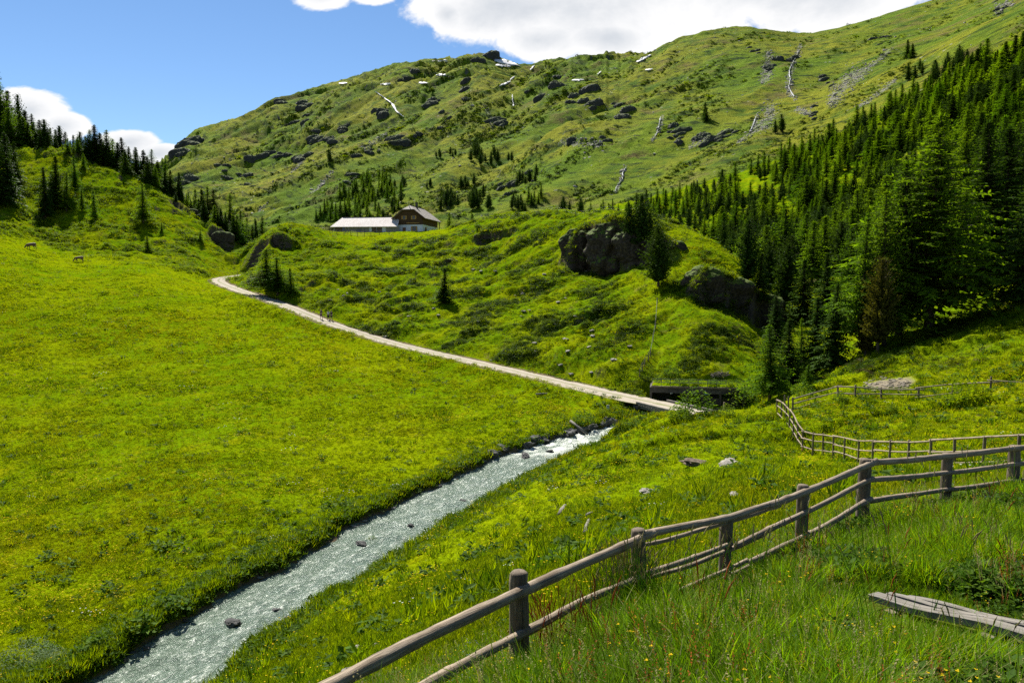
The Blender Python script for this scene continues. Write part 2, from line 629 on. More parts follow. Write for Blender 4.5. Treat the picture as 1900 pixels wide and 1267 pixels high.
hump = fbm(X, Y, 7.0, 2, 3) * 0.9 + fbm(X, Y, 2.4, 2, 8) * 0.55 + np.abs(fbm(X, Y, 3.6, 2, 12)) * 0.8
Z = Z + amp * hump * np.clip(Y / 60, 0.12, 1.6)
Z = Z + sstep(14, 30, Y) * (1 - ROUGH) * (0.16 * fbm(X, Y, 5.0, 3, 41) + 0.35 * fbm(X, Y, 25.0, 2, 44))
# grazing terraces on the bank near the creek and small scarps on the rough hills
tn = fbm(X, Y, 18, 3, 77)
Z = Z + ROUGH * 0.8 * sstep(0.08, 0.26, tn) * sstep(100, 130, Y)
tn2 = fbm(X * 0.7, Y, 9, 3, 78)
RB = sstep(42, 52, Y) * sstep(84, 74, Y) * (X > 2)
Z = Z + 0.5 * sstep(0.1, 0.25, tn2) * RB
# gully under the boardwalk
gd, _, _ = polyline_dist(X, Y, GULLY)
Z = Z - 0.75 * sstep(0.6, 0.1, gd) * sstep(9, 7.5, Y)

# rock steps in the hills: the slope between two distances is gathered into one scarp
SCARPS = [([1030, 1100, 1180, 1265], [147, 142, 137, 128], [172, 168, 160, 146], 0.38, 1052, 1250, 24),
          ([1240, 1300, 1380, 1460], [116, 111, 110, 112], [127, 128.5, 131, 142], 0.5, 1282, 1455, 26),
          ([800, 850], [172, 172], [186, 186], 0.6, 806, 842, 10),
          ([880, 980], [190, 186], [200, 194], 0.75, 882, 958, 22),
          ([460, 570], [198, 198], [208, 209], 0.55, 502, 542, 12),
          ([440, 500], [168, 160], [186, 180], 0.4, 455, 502, 12),
          ([320, 380], [236, 234], [252, 247], 0.6, 326, 378, 10),
          ([390, 440], [222, 218], [243, 240], 0.55, 394, 438, 10)]
colpx = 950 + F * GU
for (kx, kb, kt, fc_, lo, hi, sf) in SCARPS:
    for ic in np.where((colpx > lo - sf) & (colpx < hi + sf))[0]:
        px_ = colpx[ic]
        wgt_ = float(sstep(lo - sf, lo + sf, px_) * sstep(hi + sf, hi - sf, px_))
        yb_, yt_ = np.interp(px_, kx, kb), np.interp(px_, kx, kt)
        ff_ = (Y[:, ic] - yb_) / (yt_ - yb_)
        fcw = fc_ + 0.20 * float(fbm(np.array([px_ / 12.0]), np.array([lo * 1.0]), 3.0, 1, 55)[0])
        g_ = 0.22 * ff_ + 0.78 * sstep(fcw - 0.055, fcw + 0.055, ff_)
        m_ = (ff_ > 0) & (ff_ < 1)
        zz_ = np.interp(yb_ + (yt_ - yb_) * np.clip(g_, 0, 1), Y[:, ic], Z[:, ic])
        Z[:, ic] = np.where(m_, Z[:, ic] * (1 - wgt_) + zz_ * wgt_, Z[:, ic])

# level strip under the boardwalk
BW_A, BW_B = P(1625, 1105, 7.3), P(1905, 1171, 6.05)
BW_C = BW_B + (BW_B - BW_A) * 0.5
bwd, bwp, _ = polyline_dist(X, Y, [(BW_A.x, BW_A.y), (BW_C.x, BW_C.y)])
bwz = BW_A.z + (BW_C.z - BW_A.z) * bwp - 0.12
Z = np.where(bwd < 1.3, Z * (1 - sstep(1.3, 0.3, bwd)) + np.minimum(Z, bwz) * sstep(1.3, 0.3, bwd), Z)

# track
rd, rpar, rside = polyline_dist(X, Y, ROAD_S)
rz = np.interp(rpar, np.arange(len(ROAD_S)), ROAD_S[:, 2])
wv = 1 - sstep(ROAD_HW + 0.2, ROAD_HW + 3.5, rd + 0.25 * fbm(X, Y, 3, 2, 9))
Z = Z * (1 - wv) + (rz - 0.06) * wv
# creek bed and banks
cd, cpar, cside = polyline_dist(X, Y, CREEK_S)
ci = np.arange(len(CREEK_S))
cz = np.interp(cpar, ci, CREEK_S[:, 2])
chw = np.interp(cpar, ci, CREEK_S[:, 3])
wob = 0.35 * fbm(X, Y, 3.2, 3, 22) + 0.25 * fbm(X, Y, 0.9, 2, 23)
e = cd - chw + wob
bank = cz - 0.45 + 0.45 * sstep(-0.6, 0.0, e) + np.where(cside < 0, 0.5, 0.4) * sstep(0.0, np.where(cside < 0, 0.55, 0.9), e) + 0.10 * np.clip(e - 0.5, 0, 6)
wc = 1 - sstep(0.6, np.where((cside > 0) & (Y > 74), 1.9, 5.5), e)
endc = sstep(88, 86, X * 0 + cpar)
Z = Z * (1 - wc) + np.minimum(bank, np.maximum(Z, bank)) * wc
# hut forecourt
hx0, hx1 = HUT_O.x + 0.25, HUT_E.x - 0.2
hm = sstep(hx0 - 1.2, hx0, X) * sstep(hx1 + 1.2, hx1, X) * sstep(78, 81, Y) * sstep(4.1, 3.8, Y - (HUT_O.y + (X - HUT_O.x) * (HUT_E.y - HUT_O.y) / (HUT_E.x - HUT_O.x)))
Z = np.where(hm > 0, Z * (1 - hm) + np.minimum(Z, -13.55) * hm, Z)
DIRT = np.clip(sstep(0.75, 0.1, e) + 0.8 * sstep(0.8, 0.2, np.abs(rd - ROAD_HW - 0.2)), 0, 1)
# bare scree above the far paddock fence
sc_ = sstep(1.0, 0.55, np.hypot((PXg - 1648) / 48.0, (PYg - 713) / 17.0) + 0.35 * fbm(X, Y, 4, 3, 61)) * (Y < 110) * (Y > 55)

# earth, litter and painted-in shade under the uncut hay this side of the fence
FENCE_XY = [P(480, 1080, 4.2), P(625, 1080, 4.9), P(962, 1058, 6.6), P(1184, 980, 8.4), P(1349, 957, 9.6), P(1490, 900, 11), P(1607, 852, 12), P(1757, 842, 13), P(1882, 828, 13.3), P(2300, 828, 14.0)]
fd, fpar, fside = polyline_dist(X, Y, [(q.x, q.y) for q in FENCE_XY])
SOIL_SHADE = (fside > 0) * sstep(15.5, 14, Y) * 0.9

# slope-dependent rock on the steepest bits of the hills
dZdy = np.gradient(Z, axis=0) / np.gradient(Y, axis=0)
dZdx = np.gradient(Z, axis=1) / np.gradient(X, axis=1)
slope = np.hypot(dZdx, dZdy)
ROCK = sstep(1.1, 1.7, slope + 0.3 * fbm(X, Y, 2.5, 3, 66)) * ROUGH * (Y > 96) * (hm < 0.01)
TG = Z / Y


def grid_faces(nr, nc):
    a = (np.arange(nr - 1)[:, None] * nc + np.arange(nc - 1)[None]).ravel()
    return np.stack([a, a + 1, a + nc + 1, a + nc], 1)


def gz(x, y):
    """ground height"""
    x, y = np.asarray(x, float), np.asarray(y, float)
    return bil(GU, GL, TG, x / y, np.log(y)) * y


def at(px, d, lift=0.0):
    u, _ = pix(px, 530)
    return Vector((u * d, d, float(gz(u * d, d)) + lift))


MU = cols(760, 24, 0.72, 1.2)
ML = rows([(440, 800, 110), (800, 1300, 120), (1300, 2000, 110), (2000, 3400, 24)])
MUU, MLL = np.meshgrid(MU, ML)
MT0 = upsampled(MU, ML, 3)
MY = np.exp(MLL)
MX = MUU * MY
MZ = MT0 * MY
fade = sstep(440, 560, MY)
wx, wy = MX + 60 * fbm(MX, MY, 260, 3, 90), MY + 60 * fbm(MX, MY, 260, 3, 95)
relief = 26 * fbm(wx, wy, 360, 3, 101, 0.4) + 6 * ridged(wx * 1.25, wy * 0.8, 210, 2, 111) - 3
relief = relief + 1.5 * fbm(wx, wy, 52, 4, 131, 0.6) + 1.2 * np.abs(fbm(wx, wy, 24, 2, 135))
cn = fbm(wx, wy * 1.3, 95, 5, 151, 0.6)
cmask = sstep(-0.1, 0.3, fbm(MX, MY, 420, 3, 161))
m_along, m_across = MX * 0.6 + MY * 0.8, MX * 0.8 - MY * 0.6
w2 = 22 * fbm(MX, MY, 150, 3, 140)
relief = relief + 12 * ridged((m_across + 2.2 * w2) / 190, (m_along + w2) / 700, 1.0, 2, 141) - 6 + 6.0 * ridged((m_across + w2) / 75, (m_along + w2) / 600, 1.0, 2, 145) - 3 + 1.3 * ridged((m_across + w2) / 24, m_along / 160, 1.0, 2, 148)
crag = 4.5 * sstep(0.14, 0.22, cn) * cmask + 3.5 * sstep(0.0, 0.06, fbm(wx, wy * 1.4, 60, 3, 171)) * sstep(0.0, 0.35, fbm(MX, MY, 300, 2, 181))
calm = 1 - 0.72 * sstep(0.28, 0.42, MUU) * sstep(700, 950, MY) - 0.3 * sstep(0.05, 0.25, MUU)
calm = np.clip(calm, 0.22, 1)
MZ = MZ + fade * (relief * calm + crag * np.clip(calm * 1.3 - 0.3, 0, 1)) * np.clip(MY / 1200, 0.45, 1.15)
# settle the crest on the skyline the photo shows
SKYL = [(-400, 330), (200, 318), (300, 303), (330, 285), (345, 262), (370, 240), (400, 232), (430, 222), (460, 215), (500, 192), (520, 177), (540, 180), (580, 165), (640, 148), (700, 130), (740, 116), (800, 111), (850, 105), (890, 97), (920, 103), (960, 119), (985, 122),
        (1010, 110), (1040, 108), (1100, 100), (1150, 99), (1205, 98), (1228, 80), (1250, 71), (1300, 58), (1350, 49), (1400, 52), (1450, 60), (1490, 62), (1540, 52), (1600, 35), (1650, 18), (1700, 4), (1760, -20), (1900, -80), (2300, -220)]
tt_ = MZ / MY
top_t = tt_.max(0)
want_t = np.array([pix(q, float(np.interp(q, [a for a, _ in SKYL], [b for _, b in SKYL])))[1] for q in 950 + F * MU])
err = top_t - want_t
kk = np.hanning(25)
kk /= kk.sum()
err = np.convolve(np.pad(err, 12, mode='edge'), kk, 'valid')
base_row = np.log(620.0)
top_L = ML[tt_.argmax(0)]
wsk = np.clip((MLL - base_row) / (top_L[None] - base_row), 0, 1) ** 1.3
MZ = MZ - err[None] * wsk * MY
mdy = np.gradient(MZ, axis=0) / np.gradient(MY, axis=0)
mdx = np.gradient(MZ, axis=1) / np.gradient(MX, axis=1)
mslope = np.hypot(mdx, mdy)
MROCK = sstep(1.25, 1.9, mslope + 0.25 * fbm(MX, MY, 25, 3, 191))
MTG = MZ / MY
MPX, MPY = unpix(MUU, MTG)


def first_hit(px, py, gu, gl, TGrid, lmin=None):
    u, t = pix(px, py)
    i = int(np.clip(np.searchsorted(gu, u) - 1, 0, len(gu) - 2))
    a = (u - gu[i]) / (gu[i + 1] - gu[i])
    c = TGrid[:, i] * (1 - a) + TGrid[:, i + 1] * a
    ok = c >= t
    if lmin is not None:
        ok &= gl >= lmin
    k = np.argmax(ok)
    if not ok[k]:
        return None
    if k == 0:
        L = gl[0]
    else:
        f = (t - c[k - 1]) / (c[k] - c[k - 1])
        L = gl[k - 1] + np.clip(f, 0, 1) * (gl[k] - gl[k - 1])
    d = math.exp(L)
    return Vector((u * d, d, t * d))


def hit(px, py, dmin=None):
    """first point of near ground, else of the mountain, seen at that photo pixel"""
    lm = math.log(dmin) if dmin else None
    h = None
    if dmin is None or dmin < 460:
        h = first_hit(px, py, GU, GL, TG, lm)
    if h is None:
        h = first_hit(px, py, MU, ML, MTG, lm)
    return h


def mhit(px, py):
    return first_hit(px, py, MU, ML, MTG)
# ------------------------------------------------------------------ materials
def ground_mat():
    m, n = mat('ground_cover')
    p = n.pos()
    big = n.noise(p, 0.045, 4, 0.6)
    mid = n.noise(p, 0.35, 5, 0.65)
    fine = n.noise(p, 3.2, 5, 0.7)
    mead = n.mix(n.ramp(big, 0.38, 0.62), (0.105, 0.178, 0.0015), (0.165, 0.212, 0.0015))
    mead = n.mix(n.ramp(mid, 0.45, 0.75), mead, (0.185, 0.19, 0.002))
    mead = n.mix(n.math('MULTIPLY', n.ramp(fine, 0.5, 0.72), 0.55), mead, (0.035, 0.075, 0.002))
    hth = n.mix(n.ramp(n.noise(p, 0.12, 5, 0.65), 0.42, 0.62), (0.095, 0.162, 0.002), (0.165, 0.200, 0.002))
    hth = n.mix(n.ramp(n.noise(p, 0.8, 5, 0.7), 0.5, 0.68), hth, (0.028, 0.058, 0.003))
    hth = n.mix(n.math('MULTIPLY', n.ramp(n.noise(n.mapping(p, loc=(9, 4, 1)), 0.3, 5, 0.7), 0.56, 0.7), 0.6), hth, (0.10, 0.07, 0.03))
    c = n.mix(n.attr('rough'), mead, hth)
    dirt = n.mix(fine, (0.06, 0.045, 0.025), (0.2, 0.16, 0.10))
    c = n.mix(n.ramp(n.math('ADD', n.attr('dirt'), n.math('MULTIPLY', n.math('SUBTRACT', mid, 0.5), 0.6)), 0.35, 0.65), c, dirt)
    c = n.mix(n.attr('soil_shade'), c, n.mix(fine, (0.03, 0.042, 0.006), (0.06, 0.07, 0.012)))
    rock = n.mix(n.noise(p, 1.2, 6, 0.7), (0.030, 0.023, 0.016), (0.12, 0.095, 0.07))
    c = n.mix(n.attr('rock'), c, rock)
    scree = n.mix(n.voro(p, 2.2, 'Color'), (0.14, 0.12, 0.08), (0.27, 0.23, 0.16))
    c = n.mix(n.attr('scree'), c, scree)
    h = n.math('ADD', n.math('MULTIPLY', fine, 0.6), n.noise(p, 9.0, 4, 0.7))
    n.out(n.bsdf(c, 0.95, n.bump(h, 0.9, 0.12), 0.0))
    return m


def mountain_mat():
    m, n = mat('mountain_cover')
    p = n.pos()
    a = n.noise(p, 0.006, 6, 0.62)
    b = n.noise(n.mapping(p, (1, 1, 1), (0, 0, R(-36.9))), 0.03, 6, 0.7)
    pr = n.mapping(p, (1, 1, 1), (0, 0, R(-36.9)))
    c3 = n.noise(n.mapping(pr, (1.0, 0.35, 0.5)), 0.13, 7, 0.75)
    g = n.mix(n.ramp(a, 0.36, 0.62), (0.105, 0.175, 0.008), (0.205, 0.215, 0.014))
    g = n.mix(n.ramp(b, 0.46, 0.66), g, (0.065, 0.12, 0.010))
    g = n.mix(n.math('MULTIPLY', n.ramp(c3, 0.50, 0.62), 0.9), g, (0.016, 0.032, 0.008))
    g = n.mix(n.math('MULTIPLY', n.ramp(n.noise(n.mapping(p, loc=(50, 20, 0)), 0.018, 6, 0.7), 0.54, 0.66), 0.6), g, (0.16, 0.12, 0.045))
    rock = n.mix(n.noise(p, 0.25, 6, 0.75), (0.035, 0.036, 0.035), (0.15, 0.145, 0.13))
    rk = n.ramp(n.math('ADD', n.attr('rock'), n.math('MULTIPLY', n.math('SUBTRACT', n.noise(p, 0.09, 5, 0.7), 0.5), 0.9)), 0.35, 0.75)
    g = n.mix(n.math('MULTIPLY', rk, 0.85), g, rock)
    sc = n.ramp(n.math('ADD', n.attr('scree'), n.math('MULTIPLY', n.math('SUBTRACT', n.noise(p, 0.16, 6, 0.8), 0.5), 2.6)), 0.45, 0.75)
    g = n.mix(n.math('MULTIPLY', sc, 0.9), g, n.mix(n.noise(p, 0.5, 4, 0.7), (0.09, 0.088, 0.078), (0.42, 0.40, 0.37)))
    st = n.ramp(n.voro(p, 0.10, 'Distance'), 0.16, 0.10)
    st2 = n.ramp(n.noise(n.mapping(p, loc=(5, 90, 0)), 0.02, 4, 0.6), 0.52, 0.62)
    g = n.mix(n.math('MULTIPLY', n.math('MULTIPLY', st, st2), 0.8), g, (0.36, 0.34, 0.31))
    h = n.math('ADD', n.math('MULTIPLY', c3, 7.0), n.math('MULTIPLY', n.noise(p, 0.5, 4, 0.75), 2.0))
    n.out(n.bsdf(g, 0.95, n.bump(h, 0.9, 1.0), 0.02))
    return m


def leaf_mat(name, col, col2, trans=0.45, var=0.35, patch=None, tcol=None, spec=0.02, olive=None):
    """thin leaf: diffuse plus translucent, varied per plant"""
    m, n = mat(name)
    oi = n.n('ShaderNodeObjectInfo')
    c = n.mix(oi.outputs['Random'], col, col2)
    if patch:
        f = n.noise(oi.outputs['Location'], patch, 3, 0.6)
        c = n.mix(n.ramp(f, 0.35, 0.65), c, n.mix(0.5, c, col2))
        if olive:
            f2 = n.noise(n.mapping(oi.outputs['Location'], loc=(31, 7, 0)), 0.028, 5, 0.65)
            c = n.mix(n.math('MULTIPLY', n.ramp(f2, 0.46, 0.62), 0.55), c, olive)
    k = n.ramp(n.noise(n.obj(), 1.3, 3, 0.6), 0.3, 0.7, 1 - var, 1 + var)
    hsv = n.n('ShaderNodeHueSaturation')
    n.link(c, hsv.inputs['Color'])
    n.link(k, hsv.inputs['Value'])
    c = hsv.outputs[0]
    d = n.n('ShaderNodeBsdfPrincipled')
    n.link(c, d.inputs['Base Color'])
    d.inputs['Roughness'].default_value = 0.6
    d.inputs['Specular IOR Level'].default_value = spec
    t = n.n('ShaderNodeBsdfTranslucent')
    n.link(n.mix(1.0, c, tcol or (1.3, 1.25, 0.4), 'MULTIPLY'), t.inputs[0])
    mx = n.n('ShaderNodeMixShader')
    mx.inputs[0].default_value = trans
    n.link(d.outputs[0], mx.inputs[1])
    n.link(t.outputs[0], mx.inputs[2])
    n.out(mx.outputs[0])
    return m


def wood_mat(name, c0, c1, c2, scale=(1.5, 9, 9), bump=0.5):
    m, n = mat(name)
    uv = n.n('ShaderNodeTexCoord').outputs['UV']
    ob = n.n('ShaderNodeObjectInfo').outputs['Random']
    v = n.mapping(uv, scale)
    off = n.n('ShaderNodeCombineXYZ')
    n.link(n.math('MULTIPLY', ob, 37.0), off.inputs[0])
    vv = n.n('ShaderNodeVectorMath', operation='ADD')
    n.link(v, vv.inputs[0])
    n.link(off.outputs[0], vv.inputs[1])
    v = vv.outputs[0]
    gr = n.noise(v, 1.6, 7, 0.7, 0.6)
    blot = n.noise(n.obj(), 3.0, 4, 0.6)
    c = n.mix(n.ramp(gr, 0.35, 0.68), c0, c1)
    c = n.mix(n.math('MULTIPLY', n.ramp(blot, 0.5, 0.72), 0.7), c, c2)
    crack = n.ramp(n.noise(n.mapping(v, (0.25, 2.2, 1)), 2.2, 3, 0.5), 0.62, 0.70)
    c = n.mix(n.math('MULTIPLY', crack, 0.85), c, (0.015, 0.012, 0.009))
    n.out(n.bsdf(c, 0.85, n.bump(n.math('SUBTRACT', gr, crack), bump, 0.02), 0.2))
    return m


def plain_mat(name, col, rough=0.8, col2=None, sc=4.0, bump=0.2, spec=0.25):
    m, n = mat(name)
    f = n.noise(n.obj(), sc, 5, 0.65)
    c = n.mix(n.ramp(f, 0.35, 0.7), col, col2 or tuple(x * 0.7 for x in col))
    n.out(n.bsdf(c, rough, n.bump(f, bump, 0.05), spec))
    return m


def rock_mat(name, c0, c1, moss=0.0):
    m, n = mat(name)
    p = n.obj()
    ob = n.n('ShaderNodeObjectInfo').outputs['Random']
    f = n.noise(p, 2.5, 7, 0.7)
    c = n.mix(n.ramp(f, 0.35, 0.68), c0, c1)
    c = n.mix(n.math('MULTIPLY', ob, 0.35), c, tuple(x * 0.6 for x in c0))
    if moss:
        nz = n.n('ShaderNodeNewGeometry').outputs['Normal']
        s = n.n('ShaderNodeSeparateXYZ')
        n.link(nz, s.inputs[0])
        mk = n.ramp(n.math('ADD', s.outputs[2], n.math('MULTIPLY', n.math('SUBTRACT', n.noise(p, 1.3, 5, 0.7), 0.5), 1.6)), 0.9 - moss, 1.15 - moss)
        c = n.mix(mk, c, n.mix(n.noise(p, 4, 4, 0.6), (0.04, 0.08, 0.006), (0.11, 0.14, 0.012)))
    n.out(n.bsdf(c, 0.9, n.bump(n.noise(p, 6, 7, 0.75), 0.6, 0.1), 0.2))
    return m


M_GROUND = ground_mat()
M_MOUNT = mountain_mat()
M_LARCH = leaf_mat('larch_needles', (0.055, 0.125, 0.004), (0.125, 0.205, 0.007), 0.52)
M_SPRUCE = leaf_mat('spruce_needles', (0.024, 0.058, 0.006), (0.052, 0.098, 0.008), 0.32)
M_PINE = leaf_mat('pine_needles', (0.024, 0.054, 0.008), (0.042, 0.076, 0.009), 0.25)
M_BROWNPINE = leaf_mat('rusty_needles', (0.060, 0.072, 0.010), (0.075, 0.066, 0.012), 0.35)
M_FRESH = leaf_mat('fresh_leaves', (0.065, 0.13, 0.012), (0.11, 0.17, 0.015), 0.5)
M_DOCK = leaf_mat('dock_leaves', (0.045, 0.10, 0.008), (0.08, 0.14, 0.012), 0.4, spec=0.04)
M_SILVER = leaf_mat('willow_leaves', (0.11, 0.16, 0.075), (0.19, 0.24, 0.14), 0.35, tcol=(1.1, 1.15, 0.8))
M_HEATH = leaf_mat('alpenrose_leaves', (0.068, 0.130, 0.002), (0.138, 0.192, 0.002), 0.52, patch=0.06)
M_SHRUBD = leaf_mat('juniper_sprays', (0.018, 0.042, 0.002), (0.038, 0.070, 0.003), 0.25)
M_HEATHB = leaf_mat('heather_twigs', (0.085, 0.065, 0.03), (0.05, 0.06, 0.015), 0.25)
M_GRASS = leaf_mat('meadow_grass', (0.118, 0.190, 0.001), (0.195, 0.238, 0.0012), 0.55, patch=0.07, var=0.22, olive=(0.19, 0.18, 0.002))
M_GRASSD = leaf_mat('dark_grass', (0.050, 0.110, 0.002), (0.090, 0.145, 0.003), 0.5, patch=0.07)
M_GRASSF = leaf_mat('tall_grass', (0.080, 0.195, 0.003), (0.155, 0.260, 0.004), 0.6, spec=0.05)
M_STRAW = leaf_mat('grass_straw', (0.24, 0.21, 0.08), (0.30, 0.27, 0.12), 0.35, tcol=(1.1, 1.05, 0.8))
M_SORREL = leaf_mat('sorrel_spikes', (0.26, 0.075, 0.025), (0.32, 0.11, 0.03), 0.4, tcol=(1.1, 0.9, 0.7))
M_YELLOW = leaf_mat('yellow_petals', (0.70, 0.46, 0.01), (0.78, 0.55, 0.015), 0.4, 0.1, tcol=(1, 1, 0.6))
M_BLUE = leaf_mat('blue_petals', (0.22, 0.24, 0.62), (0.34, 0.34, 0.68), 0.3, 0.1, tcol=(1, 1, 1))
M_WHITEF = leaf_mat('white_petals', (0.68, 0.68, 0.62), (0.74, 0.74, 0.68), 0.3, 0.1, tcol=(1, 1, 1))
M_BARK = plain_mat('bark', (0.075, 0.055, 0.04), 0.95, (0.035, 0.028, 0.02), 3.0, 0.6)
M_TWIG = plain_mat('dead_twig', (0.26, 0.22, 0.18), 0.9, (0.14, 0.11, 0.09), 6)
M_WOOD = wood_mat('weathered_rail', (0.165, 0.125, 0.082), (0.33, 0.265, 0.19), (0.11, 0.078, 0.048))
M_POST = wood_mat('weathered_post', (0.085, 0.063, 0.042), (0.19, 0.15, 0.105), (0.05, 0.037, 0.025))
M_PLANK = wood_mat('boardwalk_plank', (0.12, 0.108, 0.088), (0.21, 0.19, 0.16), (0.08, 0.068, 0.052), (1.2, 14, 14))
M_ROCK = rock_mat('grey_rock', (0.16, 0.145, 0.125), (0.33, 0.31, 0.28))
M_CRAG = rock_mat('crag_rock', (0.020, 0.021, 0.021), (0.085, 0.083, 0.075), 0.30)
M_EARTH = rock_mat('earthy_rock', (0.07, 0.05, 0.03), (0.19, 0.15, 0.10))
M_SCREE = rock_mat('scree_stone', (0.20, 0.17, 0.12), (0.33, 0.29, 0.22))
M_PALE = rock_mat('pale_stone', (0.24, 0.215, 0.175), (0.38, 0.35, 0.30))
M_WETROCK = rock_mat('wet_rock', (0.05, 0.05, 0.047), (0.13, 0.125, 0.115))
M_CLIFF = rock_mat('cliff_rock', (0.020, 0.015, 0.010), (0.085, 0.064, 0.046), 0.50)
def frayed_mat(name, c0, c1, sc, fray=1.5, e0=0.45, e1=0.8):
    """pale sheet whose rim breaks up"""
    m, n = mat(name)
    p = n.pos()
    f = n.noise(p, sc, 6, 0.75)
    c = n.mix(n.ramp(f, 0.35, 0.7), c0, c1)
    sh = n.bsdf(c, 0.7, n.bump(f, 0.3, 0.3), 0.2)
    tr_ = n.n('ShaderNodeBsdfTransparent')
    k = n.ramp(n.math('ADD', n.attr('edge'), n.math('MULTIPLY', n.math('SUBTRACT', n.noise(p, sc * 0.8, 5, 0.7), 0.5), fray)), e0, e1)
    mx = n.n('ShaderNodeMixShader')
    n.link(k, mx.inputs[0])
    n.link(sh, mx.inputs[1])
    n.link(tr_.outputs[0], mx.inputs[2])
    n.out(mx.outputs[0])
    return m


M_SNOW = frayed_mat('snow', (0.68, 0.67, 0.66), (0.55, 0.52, 0.49), 0.12, 1.0, 0.62, 0.9)
M_FALL = frayed_mat('falling_water', (0.52, 0.53, 0.52), (0.26, 0.27, 0.27), 0.22, 2.6, 0.35, 0.75)

def rock_mesh(seed, sub=3, rough=0.35, flat=0.7, name='rock', freq=1.3):
    bm = bmesh.new()
    bmesh.ops.create_icosphere(bm, subdivisions=sub, radius=1)
    off = Vector((seed * 3.7, seed * 1.3, seed * 7.1))
    for v in bm.verts:
        p = v.co.normalized()
        n1 = mnoise.noise(p * freq + off)
        cell = mnoise.voronoi(p * freq * 1.6 + off)[0]
        k = 1 + rough * (n1 * 0.9 + (cell[1] - cell[0]) * 0.9 - 0.25) + 0.35 * rough * mnoise.noise(p * freq * 3.5 + off) + 0.15 * rough * mnoise.noise(p * freq * 9 + off)
        v.co = Vector((p.x * k, p.y * k, p.z * k * flat))
    me = bpy.data.meshes.new(name)
    bm.to_mesh(me)
    bm.free()
    return me


def crag_mesh(seed, a, b, c, sub=5, m=None):
    """rock face: blocky, with ledges and upright ribs"""
    bm = bmesh.new()
    bmesh.ops.create_icosphere(bm, subdivisions=sub, radius=1)
    off = Vector((seed * 5.1, seed * 2.3, seed))
    for v in bm.verts:
        p = v.co.copy()
        q = Vector((math.copysign(abs(p.x) ** 0.8, p.x) * a, math.copysign(abs(p.y) ** 0.7, p.y) * b, math.copysign(abs(p.z) ** 0.65, p.z) * c))
        w = Vector((q.x * 0.22, q.y * 0.22, q.z * 0.10)) + off
        n = mnoise.noise(w) * 1.5 + abs(mnoise.noise(w * 2.3)) * 1.5 + mnoise.noise(Vector((q.x * 0.9, q.y * 0.9, q.z * 0.45)) + off) * 0.7 + (mnoise.voronoi(q * 0.55 + off)[0][1] - mnoise.voronoi(q * 0.55 + off)[0][0]) * 1.1 + (mnoise.voronoi(q * 1.4 + off)[0][1] - mnoise.voronoi(q * 1.4 + off)[0][0]) * 0.45 + mnoise.noise(q * 3.2 + off) * 0.16
        led = 0.5 * math.sin(q.z * 1.25 + 2.0 * mnoise.noise(q * 0.3 + off))
        dr = Vector((p.x, p.y, p.z * 0.35)).normalized()
        v.co = q + dr * (n + led) * min(a, c) * 0.17
    me = bpy.data.meshes.new('outcrop')
    bm.to_mesh(me)
    bm.free()
    me.materials.append(m or M_CLIFF)
    return me


# ------------------------------------------------------------------ ground, mountain
fc = grid_faces(*X.shape)
me = np_mesh('ground', np.stack([X, Y, Z], -1).reshape(-1, 3), fc, True)
for nm, ar in (('rough', ROUGH), ('dirt', DIRT), ('rock', ROCK), ('scree', sc_), ('soil_shade', SOIL_SHADE)):
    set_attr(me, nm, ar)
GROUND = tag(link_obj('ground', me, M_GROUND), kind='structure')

# scree chutes and stream gullies on the mountain, drawn where the photo shows them
CHUTES = [[(1650, 95, 7), (1620, 120, 8), (1590, 140, 20), (1560, 165, 22), (1540, 195, 9)], [(1660, 150, 6), (1630, 175, 7), (1590, 200, 6)],
          [(1485, 85, 7), (1468, 130, 9), (1462, 165, 9), (1474, 185, 6)], [(1425, 100, 10), (1422, 140, 16), (1415, 150, 10)], [(1405, 215, 7), (1395, 245, 9), (1370, 265, 6)],
          [(1430, 205, 22), (1420, 230, 18), (1400, 240, 12)], [(615, 318, 5), (598, 340, 6), (578, 358, 7)], [(495, 378, 4), (480, 393, 4)], [(712, 250, 5), (690, 265, 7), (670, 278, 5)],
          [(1700, 260, 10), (1680, 280, 8)], [(1230, 215, 5), (1222, 240, 6), (1210, 262, 4)], [(1158, 310, 5), (1150, 340, 6), (1142, 358, 5)], [(1480, 205, 10), (1500, 210, 12)],
          [(1850, 20, 14), (1870, 8, 12)], [(1815, 160, 8), (1800, 180, 8)], [(900, 200, 6), (915, 240, 5)], [(560, 300, 5), (540, 320, 4)], [(1040, 265, 8), (1110, 270, 10)], [(1300, 260, 9), (1280, 275, 7)]]
SCREE = np.zeros(MX.shape)
for ch in CHUTES:
    pts = spline(ch, 14)
    for q in range(len(pts) - 1):
        ax, ay, r0 = pts[q]
        bx, by = pts[q + 1][:2]
        l2 = (bx - ax) ** 2 + (by - ay) ** 2 + 1e-6
        tq = np.clip(((MPX - ax) * (bx - ax) + (MPY - ay) * (by - ay)) / l2, 0, 1)
        dd = np.hypot(MPX - ax - tq * (bx - ax), MPY - ay - tq * (by - ay))
        SCREE = np.maximum(SCREE, 0.55 * sstep(1.0, 0.25, dd / r0))
MZ2 = MZ - 2.5 * sstep(478, 470, MY)
me = np_mesh('mountain', np.stack([MX, MY, MZ2], -1).reshape(-1, 3), grid_faces(*MX.shape), True)
set_attr(me, 'rock', MROCK)
set_attr(me, 'scree', SCREE)
MOUNTAIN = tag(link_obj('mountain', me, M_MOUNT), kind='structure')


